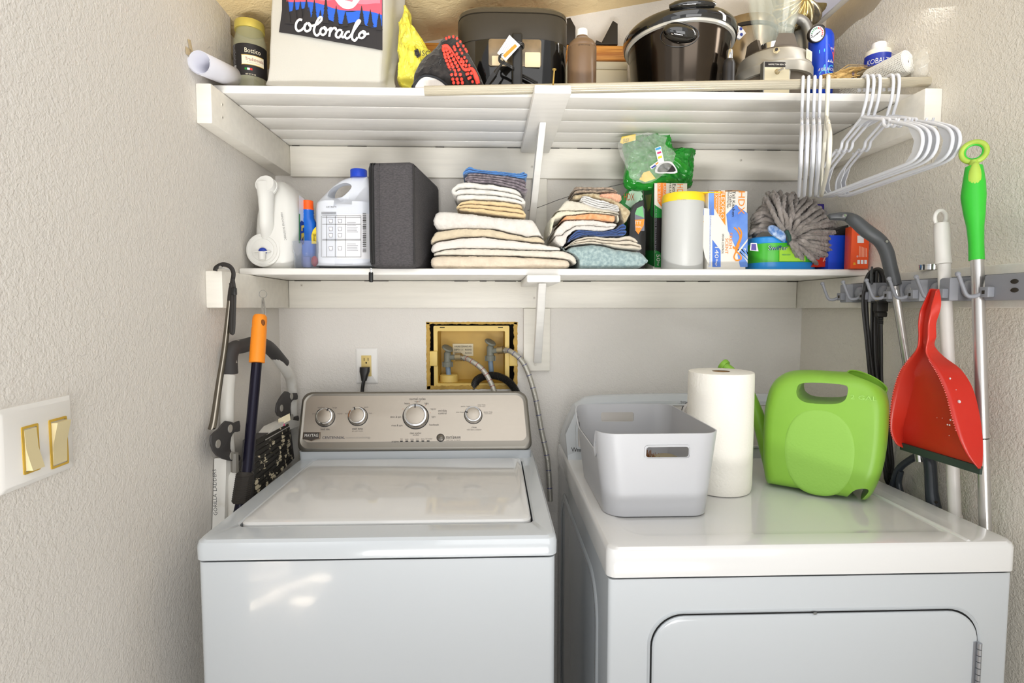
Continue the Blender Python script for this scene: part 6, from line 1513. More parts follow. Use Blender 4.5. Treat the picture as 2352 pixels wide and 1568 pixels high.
for dz in (0, .004):
    m.tube([A(1180, 96, k_)+Z3*dz, A(1200, 103, k_)+Z3*dz, A(1200, 112, k_+.02)+Z3*dz, A(1172, 122, k_)+Z3*dz, A(1150, 130, k_-.004)+Z3*dz, A(1148, 142, k_-.004)+Z3*dz, A(1165, 150, k_-.004)+Z3*dz, A(1178, 158, k_-.002)+Z3*dz, A(1182, 168, k_+.03)+Z3*dz, A(1205, 178, k_+.03)+Z3*dz, A(1235, 194, k_+.03)+Z3*dz], .0024, M_blk, 8, sm=6)
m.tube([A(1158, 140, k_-.006), A(1150, 150, k_-.008), A(1140, 165, k_-.008)], .003, M_blk, 8, sm=4); m.build('cord_loop', cd_)
m = MB(); m.tube([A(1148, 152, k_-.008), A(1140, 164, k_-.008), A(1137, 170, k_-.008)], [.003, .0052, .0056], M_blk, 12); m.tube([A(1137, 170, k_-.008), A(1128, 182, k_-.008), A(1118, 196, k_-.006)], [.008, .0085, .006], M_blk, 4, flat=(1, .8)); m.build('plug', cd_)
m = MB(); P = [A(1170, 80, k_-.004), A(1195, 104, k_-.007), A(1162, 140, k_-.007), A(1142, 122, k_-.005)]; m.add(P+[p+Y3*.0008 for p in P], [[0, 3, 2, 1], [4, 5, 6, 7], [0, 1, 5, 4], [1, 2, 6, 5], [2, 3, 7, 6], [3, 0, 4, 7]], mat('tag_white', (226, 228, 230), .5)); 
P = [A(1183, 101, k_-.0085), A(1188, 106, k_-.0085), A(1160, 133, k_-.0085), A(1155, 127, k_-.0085)]; m.add(P, [[0, 3, 2, 1]], M_org)
d1 = (A(1165, 84, k_-.008)-A(1146, 118, k_-.008)).normalized()
for i in range(5):
    a = A(1148+i*3.4, 121+i*3.2-3, k_-.0082); b = a+d1*.03; w_ = Vector((d1.z, 0, -d1.x))*.0004; m.add([a-w_, a+w_, b+w_, b-w_], [[0, 1, 2, 3]], M_lg)
m.build('warning_tag', cd_)

# ---------------- brown bottle
ZPX = 1336; bY = 1.44; c = base(1336, bY); rb_ = (A(1369, 130, bY).x-A(1303, 130, bY).x)/2
bb = thing('brown_bottle', 'opaque brown plastic bottle with white cap next to the air fryer', 'bottle', c)
zz_ = lambda y: zof(y, bY-rb_*.7)-ZU
m = MB(); m.lathe([(0, 0), (rb_*.94, 0), (rb_, .004), (rb_, zz_(104)), (rb_*.985, zz_(103)), (rb_, zz_(102)), (rb_*.97, zz_(96)), (rb_*.86, zz_(89)), (rb_*.62, zz_(82)), (rb_*.42, zz_(77)), (rb_*.38, zz_(72)), (0, zz_(72))], mat('bottle_brown', (116, 92, 70), .3, var=.15, vscale=10), c, 44); m.build('bottle_body', bb)
m = MB(); m.lathe([(rb_*.39, zz_(73)), (rb_*.39, zz_(59)), (rb_*.36, zz_(57.5)), (0, zz_(57.5))], mat('cap_white', (238, 238, 236), .4, bump=.5, bscale=300), c, 30); m.build('cap', bb)
m = MB(); m.text('EXP 08/21 LOT 0138', (0, 0, 0), X3, Z3, .003, M_blk, w=.03, fn=cyl_fn(c, rb_*1.005, ZU+zz_(107))); m.build('date_code', bb)

# ---------------- pine board on pale blocks, and dark pieces on it
ZPX = 1400; wY = 1.71
x0, x1, z0, z1_ = BX(965, 101, 1452, 136, wY)
M_pine = mat('varnished_pine', (222, 158, 78), .25, rgb2=(176, 104, 44), vscale=9, stretch=(1, 14, 30), coat=.3)
x2 = A(1368, 150, wY).x; zb_ = zof(158, wY)
for i, (za, zb2, lab) in enumerate(((ZU, zb_-.0005, 'lower cream painted wooden block stacked under the pine board'), (zb_, z0-.0005, 'upper thin cream painted block directly under the pine board'))):
    bo = thing('wood_block', lab, 'wood block', ((x2+x1)/2, wY+.05, za)); m = MB(); m.box(x2-.12, x1-.012, wY+.004+.0*i, wY+.08, za, zb2, mat('cream_block', (222, 214, 192), .6), .003); m.build('block', bo)
pb = thing('pine_board', 'varnished pine board lying behind the air fryer and brown bottle', 'board', ((x0+x1)/2, wY+.05, z0)); m = MB(); m.box(x0, x1-.012, wY, wY+.08, z0, z1_, M_pine, .003); m.build('board', pb)
for P, lab in (([(1296, 102), (1296, 44), (1310, 40), (1322, 62), (1322, 102)], 'dark grey angled metal bracket left of the brown bottle cap'), ([(1370, 102), (1370, 92), (1382, 97), (1408, 47), (1419, 54), (1419, 102)], 'dark grey angled metal bracket right of the brown bottle')):
    q = [(a, max(z, z1_+.0005)) for a, z in pxpoly(P, wY+.02)]
    bt = thing('angle_bracket', lab, 'bracket', (q[0][0], wY+.03, z1_)); m = MB(); m.prism(q, wY+.02, wY+.05, mat('dark_bracket', (50, 46, 42), .45, metal=.3), bev=.0015); m.build('bracket_plate', bt)

# ---------------- slow cooker
ZPX = 1568; cY = 1.565; cX = A(1568, 100, cY).x-.012; 
sl_ = thing('slow_cooker', 'round black and steel slow cooker with glossy lid', 'slow cooker', (cX, cY, ZU))
M_ss = mat('dark_mirror_steel', (72, 64, 56), .13, metal=.95); M_bg = mat('black_gloss', (10, 10, 10), .06, coat=.6, spec=.8)
zr_ = zof(40, 1.40); sxx = .93
def sk(r, z): return (r, z-ZU)
m = MB(); m.lathe([sk(.115, ZU+.004), sk(.120, ZU+.010), sk(.124, ZU+.014), sk(.126, ZU+.020), sk(.134, ZU+.06), sk(.146, zr_-.012), sk(.150, zr_-.004)], M_ss, (cX, cY, ZU), 72, sx=sxx, sy=1.03); m.build('heating_base', sl_)
m = MB(); m.lathe([sk(.10, ZU), sk(.119, ZU), sk(.121, ZU+.009), sk(.115, ZU+.010)], M_bg, (cX, cY, ZU), 60, sx=sxx, sy=1.03); m.build('foot_ring', sl_)
m = MB(); m.lathe([sk(.149, zr_-.005), sk(.157, zr_-.004), sk(.158, zr_+.003), sk(.150, zr_+.005)], mat('rim_grey_white', (206, 204, 196), .25, metal=.3), (cX, cY, ZU), 72, sx=sxx, sy=1.03); m.build('rim_band', sl_)
m = MB(); m.lathe([sk(.152, zr_+.002), sk(.161, zr_+.003), sk(.165, zr_+.014), sk(.163, zr_+.026), sk(.156, zr_+.034), sk(.150, zr_+.034)], M_bg, (cX, cY, ZU), 72, sx=sxx, sy=1.03); m.build('crock_rim', sl_)
m = MB(); m.lathe([sk(.155, zr_+.030), sk(.150, zr_+.036), sk(.12, zr_+.046), sk(.07, zr_+.054), sk(0, zr_+.056)], mat('lid_black_glass', (18, 18, 18), .05, coat=.6), (cX, cY, ZU), 72, sx=sxx, sy=1.03); m.build('lid', sl_)
m = MB(); a = -2.02; 
ear = [Vector((cX+math.cos(t_)*.172*sxx, cY+math.sin(t_)*.160*1.03, zr_+.036)) for t_ in [-2.05+i*.09 for i in range(9)]]; m.tube(ear, [.006, .011, .013, .014, .014, .014, .013, .011, .006], M_bg, 14, flat=(1, .8)); m.build('crock_handle', sl_)
m = MB(); hc = A(1562, 76, 1.42); dr_ = Vector((hc.x-cX, hc.y-cY, 0)).normalized()
m.ball((0, 0, 0), .036, M_bg, 30, (1.25, .62, .68), M=Matrix.Translation(hc) @ Matrix.Rotation(.18, 4, 'Y')); h_ = m.build('side_handle', sl_)
m = MB(); P = []
for i in range(40):
    t_ = 2*PI*i/40; px, py = 1561+44*math.cos(t_), 82+26*math.sin(t_)-(3*math.cos(t_)); y_ = 1.42
    for _ in range(4):
        p_ = A(px, py, y_); rz = .134+(.146-.134)*min(1, max(0, (p_.z-ZU-.06)/(zr_-.012-ZU-.06))); y_ = cY-1.03*math.sqrt(max(0, rz**2-((p_.x-cX)/sxx)**2))
    P.append(A(px, py, y_-.0006))
m.tube(P, .0013, M_bg, 6, closed=True); m.build('handle_recess', sl_)
m = MB(); a, b, z0, z1_ = BX(1662, 135, 1690, 180, 1.42); c3 = ((a+b)/2, 1.425); 
sd_ = thing('black_bottle', 'small black bottle with a chrome neck at the right foot of the slow cooker', 'bottle', (c3[0], c3[1]-.0, ZU))
m.lathe([(0, 0), (.015, 0), (.0155, .004), (.0155, z1_-ZU-.012), (.013, z1_-ZU-.004), (.0105, z1_-ZU), (0, z1_-ZU)], mat('satin_black', (44, 42, 42), .35), (c3[0], c3[1], ZU), 28); m.build('bottle_body', sd_)
m = MB(); m.lathe([(.0085, 0), (.0085, .022), (.007, .024), (0, .024)], M_chr, (c3[0]+.001, c3[1], z1_), 20); m.build('chrome_neck', sd_)

# ---------------- steel pot behind, packet
ZPX = 1700; pY = 1.70; c = (A(1712, 100, pY).x, pY, ZU)
po = thing('steel_canister', 'brushed steel canister with black band behind blender and slow cooker', 'canister', c)
zt_ = zof(42, pY-.05)-ZU; m = MB(); m.lathe([(0, 0), (.085, 0), (.088, .01), (.088, zt_-.03), (.09, zt_-.028), (.09, zt_-.012), (.086, zt_), (0, zt_)], mat('warm_steel', (150, 136, 116), .25, metal=.9), c, 48); m.build('canister_body', po)
m = MB(); m.lathe([(.0895, zt_-.036), (.0915, zt_-.034), (.0915, zt_-.026), (.0895, zt_-.024)], M_bk, c, 48, cap=False); m.build('black_band', po)
pk = thing('snack_packet', 'small white packet with blue dots wedged behind the slow cooker', 'packet', A(1704, 76, 1.585))
m = MB(); m.prism(pxpoly([(1694, 58), (1704, 62), (1714, 76), (1700, 90), (1690, 84)], 1.58), 1.58, 1.588, M_lab, bev=.001)
for a, b in ((1702, 66), (1703, 79)):
    p = A(a, b, 1.579); m.ball(p, .0045, mat('label_navy'), 10, (1, .2, 1))
m.build('packet', pk)

# ---------------- blender
ZPX = 1776; lY = 1.50; c = (A(1776, 120, lY).x, lY, ZU); R0_ = .098
be = thing('blender', 'vintage grey blender with glass jug and brown collar', 'blender', c)
M_bgry = mat('blender_grey', (170, 166, 156), .38, metal=.35, var=.12, vscale=14); M_bbrn = mat('blender_brown', (92, 82, 70), .5, var=.15, vscale=20)
zq = lambda y, d=1.0: zof(y, lY-R0_*d)-ZU
m = MB(); m.lathe([(.080, 0), (.084, .004), (.088, zq(157)), (0, zq(157))], M_bbrn, c, 64); m.build('lower_base', be)
m = MB(); m.lathe([(.086, zq(158)), (R0_, zq(158)), (R0_, zq(136)), (.096, zq(133)), (.095, zq(130)), (.090, zq(108)), (.086, zq(101)), (.080, zq(98)), (0, zq(97))], M_bgry, c, 64); m.build('motor_housing', be, ang=30)
# collar with three upright teeth
m = MB(); zc_ = zq(100); m.lathe([(.082, zc_-.004), (.078, zc_+.006), (.066, zc_+.010), (.05, zc_+.012), (0, zc_+.012)], M_bbrn, c, 56)
zt_ = zq(70, .8)
for a0 in (-1.50, .30, 1.8, -2.9):
    w0, w1 = .50, .30
    def tp(a, r, z): return Vector((c[0]+r*math.sin(a), c[1]-r*math.cos(a), ZU+z))
    a = a0+1.5
    R_ = []
    for r in (.074, .060):
        R_.append([tp(a-w0, r, zc_), tp(a, r, zc_), tp(a+w0, r, zc_), tp(a+w1, r*.93, zt_), tp(a, r*.93, zt_), tp(a-w1, r*.93, zt_)])
    m.loft(R_, M_bbrn)
m.build('jug_collar', be, ang=30)
M_gl2 = mat('blender_glass', (222, 232, 222), .03, alpha=.13, spec=1)
m = MB(); zg = zq(92, .5); R_ = []
def lobes(r, z, k=.07): return [(c[0]+r*(1+k*math.cos(4*2*PI*i/72+.8)**3)*math.cos(2*PI*i/72), c[1]+r*(1+k*math.cos(4*2*PI*i/72+.8)**3)*math.sin(2*PI*i/72), ZU+z) for i in range(72)]
m.loft([lobes(.038, zg, 0), lobes(.042, zg+.02, .10), lobes(.058, zg+.10, .12), lobes(.068, zg+.24, .12), lobes(.0645, zg+.24, .12), lobes(.0545, zg+.10, .12), lobes(.038, zg+.022, .10), lobes(.03, zg+.012, 0)], M_gl2); m.build('glass_jug', be)
m = MB(); m.lathe([(.040, zc_+.010), (.042, zc_+.012), (.041, zg+.004), (.036, zg+.006), (0, zg+.006)], M_chr, c, 40); m.build('blade_seat', be)
def bf(r, z0, a0=0): return lambda X, Yv: Vector((c[0]+r*math.sin(a0+X/r), c[1]-r*math.cos(a0+X/r), z0+Yv))
q = A(1783, 116, lY-.093); m = MB(); N0 = Vector(((q.x-c[0]), (q.y-c[1]), 0)).normalized(); disc(m, q, N0, [(.0085, 0), (.0085, .002), (.006, .0025), (.006, .005), (.004, .0055)], mat('brass_nut'), 6); disc(m, q, N0, [(.0042, .003), (.0038, .008), (0, .0085)], M_bk, 16); m.build('push_button', be)
x0, x1, z0, z1_ = BX(1750, 144, 1812, 190, lY-R0_*.9)
m = MB(); m.box(x0, x1, lY-R0_*.98, lY-R0_*.80, ZU+.012, z1_, mat('plate_edge', (150, 148, 140), .4, metal=.6), .001); m.box(x0+.003, x1-.003, lY-R0_*.985, lY-R0_*.97, z1_-.014, z1_-.002, M_bk); m.box(x0+.003, x1-.003, lY-R0_*.984, lY-R0_*.97, ZU+.014, z1_-.015, mat('plate_cream', (214, 204, 174), .5)); 
m.text('HAMILTON BEACH', ((x0+x1)/2, lY-R0_*.985, z1_-.008), X3, Z3, .004, M_cart, w=.046); m.build('switch_plate', be)
q = Vector(((x0+x1)/2, lY-R0_*.985, z1_-.026)); m = MB(); disc(m, q, Vector((0, -1, 0)), [(.0065, 0), (.0065, .002), (.0045, .004)], mat('brass_nut'), 16); m.cyl(q, q+Vector((.010, -.012, .004)), .0022, M_chr, 10, r2=.003); m.build('toggle_switch', be)
m = MB(); fn = bf(.0965, zof(120, lY-.09), .62); V = [fn(-.016, -.012), fn(.016, -.012), fn(.016, .013), fn(-.016, .013)]; m.add(V, [[0, 1, 2, 3]], M_paper)
for i in range(6): m.add([fn(-.011, .007-i*.0035), fn(.010*random.uniform(.6, 1), .007-i*.0035), fn(.010, .0078-i*.0035), fn(-.011, .0078-i*.0035)], [[0, 1, 2, 3]], M_lg)
m.build('rating_sticker', be)

# ---------------- grey appliance with arched handle, gold fluted mould on it
ZPX = 1840; aY = 1.69; c = (A(1838, 100, aY).x, aY, ZU)
ga = thing('grey_kettle', 'silver-grey pot with a big arched handle between blender and blue can', 'kettle', c)
zt_ = zof(64, aY-.03)-ZU
m = MB(); m.lathe([(0, 0), (.05, 0), (.052, .01), (.05, zt_*.5), (.044, zt_-.01), (.03, zt_), (0, zt_)], mat('satin_silver', (160, 158, 152), .35, metal=.6), c, 40); m.build('pot_body', ga)
hY = 1.625; m = MB(); m.tube([A(1812, 62, hY), A(1820, 48, hY), A(1832, 43, hY), A(1848, 52, hY), A(1857, 75, hY), A(1860, 110, hY), A(1862, 150, hY), A(1862, 200, hY)], .0135, mat('satin_silver'), 18, sm=5); m.tube([A(1862, 185, hY), A(1850, 190, aY-.02)], .011, mat('satin_silver'), 12); m.tube([A(1812, 62, hY), A(1814, 75, aY-.03)], .012, mat('satin_silver'), 12); m.build('arched_handle', ga)
gm = thing('fluted_mould', 'gold and silver swirled fluted baking mould propped high behind the blender', 'baking mould', (c[0], aY, ZU+zt_))
M_goldm = mat('champagne_gold', (206, 186, 120), .22, metal=.9, rgb2=(170, 162, 150), vscale=14)
m = MB(); gc = A(1832, 10, 1.67); rings = []
for j in range(15):
    t_ = j/14; rj = .012+.062*math.sin(t_*PI/2); h_ = .045*math.cos(t_*PI/2)
    ring = []
    for i in range(120):
        a = 2*PI*i/120; k = 1+.11*math.sin(12*a+t_*4.0)*min(1, t_*1.5)
        ring.append(gc+Vector((rj*k*math.cos(a), -h_*.9-.01*(k-1)*8, rj*k*math.sin(a))))
    rings.append(ring)
rings.append([p+Vector((0, .008, 0)) for p in rings[-1]])
m.loft(rings, M_goldm); m.build('fluted_shell', gm, ang=60)
m = MB(); m.tube([A(1842, 52, 1.66), A(1862, 58, 1.65), A(1856, 66, 1.65), A(1850, 60, 1.68)], .006, M_goldm, 10, sm=4); m.cyl((c[0], aY, ZU+zt_-.001), (gc.x, aY-.01, gc.z-.05), .01, M_goldm); m.build('stem', gm)

# ---------------- blue can with gauge
ZPX = 1885; kY = 1.555; kx = A(1885, 130, kY).x; c = (kx, kY, ZU); kr_ = (A(1909, 130, kY).x-A(1857, 130, kY).x)/2
ac = thing('refrigerant_can', 'tall blue aerosol can with a round pressure gauge on top', 'can', c)
zq = lambda y: zof(y, kY-kr_)-ZU
M_cb = mat('can_blue', (18, 64, 190), .25, metal=.2)
m = MB(); m.lathe([(0, 0), (kr_*.95, 0), (kr_, .004), (kr_, zq(82)), (kr_*.96, zq(72)), (kr_*.8, zq(62)), (kr_*.5, zq(56)), (kr_*.3, zq(54)), (0, zq(54))], M_cb, c, 44); m.build('can_body', ac)
fn = lambda X, Yv: cyl_fn(c, kr_*1.01, ZU)(X, Yv)
m = MB(); m.add([fn(.002, zq(101)), fn(.010, zq(112)), fn(.018, zq(122)), fn(.026, zq(140)), fn(.030, zq(101))], [[0, 1, 2, 3, 4]], mat('can_orange', (240, 84, 36), .4))
m.text('REUSABLE', (0, 0, 0), X3, Z3, .005, M_lab, w=.017, fn=lambda X, Yv: cyl_fn(c, kr_*1.025, ZU+zq(108))(X+.017, Yv-.002))
m.text('AVALANCHE', (0, 0, 0), X3, Z3, .0085, M_lab, w=.05, shear=.2, fn=lambda X, Yv: cyl_fn(c, kr_*1.03, ZU+zq(158))(X+.002, Yv))
m.text('AC', (0, 0, 0), X3, Z3, .026, mat('can_cyan', (80, 190, 230), .4), w=.036, shear=.2, fn=lambda X, Yv: cyl_fn(c, kr_*1.015, ZU+zq(158))(X, Yv))
for k in range(3):
    m.add([fn(.0+k*.008, zq(142)), fn(.007+k*.008, zq(142)), fn(.004+k*.008, zq(136-2*(k == 1)))], [[0, 1, 2]], M_lab)
m.add([fn(-.022, zq(112)), fn(-.008, zq(111)), fn(-.008, zq(118)), fn(-.022, zq(120))], [[0, 3, 2, 1]], mat('can_cyan')); m.build('can_print', ac)
q = A(1876, 78, kY-kr_*.9); N0 = Vector((-.12, -.93, -.28)).normalized(); u_ = N0.cross(Z3).normalized()*-1; v_ = u_.cross(N0)*-1
m = MB(); disc(m, q, N0, [(.0215, -.012), (.0225, 0), (.0215, .004), (.0192, .004), (.0188, .0008)], M_bk); g_ = m.build('gauge_case', ac)
m = MB(); disc(m, q, N0, [(.0195, .0015), (0, .0016)], M_lab); m.build('gauge_face', g_)
m = MB(); vv = Vector((0, 0, 1)); vv = (vv-N0*vv.dot(N0)).normalized(); uu = vv.cross(N0)
uu = -uu if uu.x < 0 else uu
def gp(a, r, l=.003): return q+N0*l+(uu*math.cos(a)+vv*math.sin(a))*r
for i in range(14):
    a = math.radians(210-i*18); m.add([gp(a-.08, .012), gp(a+.08, .012), gp(a+.08, .0165), gp(a-.08, .0165)], [[0, 1, 2, 3]], (mat('gauge_green', (60, 130, 90), .5) if i < 7 else mat('flag_red')) if 1 < i < 13 else M_ink)
m.tube([gp(math.radians(220), .013, .004), gp(math.radians(40), .009, .004)], [.0007, .0009], M_ink, 6); m.ball(gp(0, 0, .004), .0018, M_ink, 8); m.build('gauge_dial', g_)
m = MB(); m.tube([q-N0*.010, Vector((kx, kY, ZU+zq(54)+.004))], .009, M_bk, 12); m.box(q.x-.004, q.x+.016, q.y-.002, q.y+.012, q.z+.021, q.z+.025, M_bk, .001); m.build('valve_neck', ac)

# ---------------- whisk broom, cobalt bottle, mesh roll, clear bag
wb = thing('whisk_broom', 'straw whisk broom with metal cap lying along the upper shelf', 'broom', base(1950, 1.42))
M_st = mat('straw', (202, 170, 108), .85, rgb2=(150, 118, 66), vscale=60, stretch=(.3, 3, 3))
m = MB(); random.seed(8)
h0, h1 = A(2000, 166, 1.47), A(1893, 186, 1.41)
m.tube([h0, h0.lerp(h1, .5), h1], [.010, .0125, .017], M_st, 16, sm=4)
for i in range(260):
    o_ = Vector((0, random.gauss(0, .008), random.gauss(0, .008))); s_ = Vector((0, random.uniform(-.015, .015), random.uniform(-.015, .013)))
    m.tube([h0+o_*.6, h0.lerp(h1, .5)+o_, h1+s_+Vector((random.uniform(-.01, .02), 0, 0))], .0011, M_st, 5)
m.build('straw', wb)['kind'] = 'stuff'
m = MB(); q = h0.lerp(h1, .45); ax = (h1-h0).normalized()
for d in (0, .005): m.tube([q+ax*d+(Z3*math.cos(2*PI*i/20)+Y3*math.sin(2*PI*i/20))*.0145 for i in range(20)], .001, mat('label_navy'), 6, closed=True)
m.build('stitching', wb)
m = MB(); m.tube([A(1960, 176, 1.445), A(1985, 168, 1.45), A(2012, 160, 1.46)], [.013, .014, .013], mat('tin_dark', (120, 106, 82), .3, metal=.9), 20); m.build('metal_ferrule', wb)
ZPX = 2011; kb = thing('glue_bottle', 'white squeeze bottle with blue band label and white cap', 'bottle', base(2010, 1.47))
kc = Vector(base(2011, 1.47)); kr2 = (A(2039, 120, 1.47).x-A(1984, 120, 1.47).x)/2; KT = Matrix.Translation(kc) @ Matrix.Rotation(math.radians(2), 4, 'Y')
zq = lambda y: zof(y, 1.47-kr2)-ZU
m = MB(); m.lathe([(0, 0), (kr2*.95, 0), (kr2, .004), (kr2, zq(112)), (kr2*.96, zq(109)), (kr2*.93, zq(106)), (kr2*.5, zq(104)), (0, zq(104))], mat('squeeze_white', (226, 222, 206), .4), M=KT, seg=40); m.build('bottle_body', kb)
m = MB(); m.lathe([(kr2*.60, zq(105)), (kr2*.54, zq(88)), (kr2*.50, zq(86)), (0, zq(86))], mat('cap_white'), M=KT, seg=32); m.build('cap', kb)
m = MB(); zb1, zt1 = zq(155), zq(118); M_kb = mat('band_blue', (26, 50, 160), .35)
m.loft([[Vector((kr2*1.01*math.sin(a), -kr2*1.01*math.cos(a), z)) for z in (zb1, zt1)] for a in [-1.9+3.8*i/30 for i in range(31)]], M_kb, closed=False, cap0=False, cap1=False, M=KT)
m.text('KOBALT', (0, 0, 0), X3, Z3, .0135, M_lab, w=.052, fn=lambda X, Yv: KT @ (Vector((kr2*1.025*math.sin((X-.020)/kr2), -kr2*1.025*math.cos((X-.020)/kr2), (zb1+zt1)/2+Yv))))
m.build('band_label', kb)
mr = thing('mesh_roll', 'roll of white grid shelf liner mesh lying at the right of the upper shelf', 'roll', base(2050, 1.42))
n0 = A(2085, 142, 1.36); n1 = A(1942, 212, 1.50); ax = (n1-n0).normalized(); e1_ = ax.orthogonal().normalized(); e2_ = ax.cross(e1_)
M_mesh = mat('mesh_white', (216, 214, 207), .8); M_mg = mat('mesh_gap_grey', (120, 116, 108), .9)
m = MB(); ring = []
R_ = []
for P, k in ((n0+ax*.004, .93), (n0, 1.0), (n1, .96)): R_.append([P+(e1_*math.cos(a)+e2_*math.sin(a))*.0275*k*(1+.02*math.sin(a*24)) for a in [2*PI*i/120 for i in range(120)]])
m.loft(R_, M_mg, cap0=True)
Lr = (n1-n0).length
for i in range(44):      # ribs round the roll
    P = n0+ax*(Lr*i/44); m.tube([P+(e1_*math.cos(a)+e2_*math.sin(a))*.0278*(1-.04*i/44) for a in [2*PI*k/28 for k in range(28)]], .0013, M_mesh, 5, closed=True)
for k in range(36):
    a = 2*PI*k/36; m.tube([n0+(e1_*math.cos(a)+e2_*math.sin(a))*.0285, n1+(e1_*math.cos(a)+e2_*math.sin(a))*.0272], .0012, M_mesh, 5)
for k in range(5):       # layers on the end
    r = .005+.005*k; m.tube([n0-ax*.001+(e1_*math.cos(a)+e2_*math.sin(a))*r for a in [2*PI*q/40 for q in range(40)]], .0019, M_mesh, 5, closed=True)
for k in range(40):
    a = 2*PI*k/40; m.tube([n0-ax*.0015+(e1_*math.cos(a)+e2_*math.sin(a))*.006, n0-ax*.0015+(e1_*math.cos(a+.12)+e2_*math.sin(a+.12))*.0275], .0009, M_mesh, 4)
m.build('mesh_sheet', mr)
cb2 = thing('clear_bag', 'loose clear plastic bag in the right corner of the upper shelf', 'plastic bag', base(2125, 1.36))
film('bag_film', cb2, [(2095, 192), (2100, 150), (2112, 118), (2140, 100), (2166, 84), (2160, 110), (2150, 150), (2142, 180), (2138, 195)], 1.345, .05, mat('corner_film', (240, 238, 230), .15, alpha=.30, spec=.9), .006, 26, 51)
gb2 = thing('small_glass_bottle', 'small greenish glass bottle lying behind the white mesh roll', 'bottle', base(2100, 1.45))
m = MB(); a, b = A(2060, 190, 1.44), A(2114, 108, 1.44); d = (b-a).normalized(); m.tube([a, a+d*.01, a.lerp(b, .55), a.lerp(b, .70), a.lerp(b, .78), b-d*.004, b], [.016, .022, .022, .014, .012, .0125, .010], mat('green_glass', (168, 190, 168), .08, trans=.6), 24); m.build('glass', gb2)
m = MB(); m.tube([a.lerp(b, .78), a.lerp(b, .84)], .0135, mat('label_teal', (60, 150, 190), .4), 20); m.build('teal_band', gb2)

# ================================================================ coat hangers
M_hg = mat('hanger_white', (218, 220, 226), .3, sss=.05); M_hg2 = mat('hanger_ivory', (222, 218, 202), .3)
def hanger(mt, gname, label, r=.0036):
    h = thing('clothes_hanger', label, 'clothes hanger', (0, 0, 0), gname)
    m = MB(); m.tube([(.0162, 0, -.010), (.0178, 0, .004), (.0126, 0, .0148), (0, 0, .0182), (-.0126, 0, .0148), (-.0178, 0, .003), (-.0180, 0, -.018), (-.013, 0, -.045), (-.002, 0, -.070), (0, 0, -.080)], r, mt, 10, sm=6, up=(0, 1, 0)); m.build('hook', h)
    m = MB()
    for s in (1, -1):
        m.tube([(0, 0, -.078), (s*.03, 0, -.090), (s*.070, 0, -.106), (s*.082, 0, -.112), (s*.086, 0, -.124), (s*.098, 0, -.131), (s*.108, 0, -.125), (s*.12, 0, -.129), (s*.175, 0, -.155), (s*.203, 0, -.174), (s*.212, 0, -.195), (s*.205, 0, -.218), (s*.180, 0, -.230), (s*.12, 0, -.232), (0, 0, -.232)], r, mt, 10, sm=5, up=(0, 1, 0))
        m.prism([(s*x, z) for x, z in ((.165, -.151), (.200, -.172), (.211, -.195), (.203, -.218), (.180, -.229), (.160, -.231), (.182, -.212), (.188, -.190))], -.0009, .0009, mt)
        m.prism([(s*x, z) for x, z in ((.0, -.062), (.006, -.074), (.05, -.093), (0, -.093))], -.0009, .0009, mt)
        m.tube([(s*.132, 0, -.134), (s*.136, 0, -.126)], .0026, mt, 8)
    m.build('frame', h); return h
def on_rod(h, px, Y_, deg, tilt=0):
    p = A(px, 190, 1.32); tt = (p.x-ra.x)/(rb.x-ra.x); h.location = ra.lerp(rb, tt)-Z3*.0028
    h.rotation_euler = (0, math.radians(tilt), math.radians(deg))
gA = 'white hangers seen edge-on on the rod'; gB = 'white hangers splayed on the right of the rod'
h0_ = hanger(M_hg, gA, 'white plastic hanger, leftmost on the rod, seen edge-on'); on_rod(h0_, 1843, 0, 61)
for px, dg, tl, lb in ((1856, 60.6, 0, 'slim white hanger second from the left on the rod, edge-on'), (1870, 60.2, 0, 'white hanger, middle one of the five seen edge-on'), (1883, 59.9, 0, 'white hanger fourth from the left on the rod, edge-on')):
    k = copy_tree(h0_); on_rod(k, px, 0, dg, tl); k['label'] = lb
k = hanger(M_hg2, gA, 'thicker ivory hanger, rightmost of the five edge-on hangers', .0047); on_rod(k, 1900, 0, 60.6, 0)
for px, dg, tl, lb in ((1981, 86, 0, 'white hanger nearest the edge-on five in the splayed right cluster'), (1994, 86.3, 0, 'white hanger second in the splayed right cluster'), (2008, 86.6, 0, 'white hanger third in the splayed right cluster, middle hook'), (2038, 86.2, 0, 'white hanger fourth in the splayed right cluster, hook set apart'), (2051, 86.6, 0, 'white hanger at the far right end of the rod')):
    k = copy_tree(h0_); on_rod(k, px, 0, dg, tl); k['label'] = lb; k['group'] = gB
# ================================================================ right wall: tool rack and what hangs there
M_rack = mat('rack_grey', (128, 130, 136), .4); M_rack2 = mat('rack_grey_dark', (96, 98, 104), .45); M_roll = mat('roller_white', (206, 204, 198), .5)
zr0 = EYE+.015; zr1 = EYE+.068
def XC(y): return (XR-.031)+(YB-y)*((XRf(.35)-.04)-(XR-.031))/(YB-.35)     # face of the right cleat
rk = thing('tool_rack', 'grey plastic wall rack with folding hooks and pole grips', 'tool rack', (XC(1.25), 1.25, zr0))
m = MB(); m.hexa([(XC(.88)-.014, .88, zr0), (XC(.88)-.0005, .88, zr0), (XC(1.50)-.0005, 1.50, zr0), (XC(1.50)-.014, 1.50, zr0),
                  (XC(.88)-.014, .88, zr1), (XC(.88)-.0005, .88, zr1), (XC(1.50)-.0005, 1.50, zr1), (XC(1.50)-.014, 1.50, zr1)], M_rack2, .003); m.build('back_rail', rk)
Ys = [1.458, 1.372, 1.286, 1.212, 1.133]
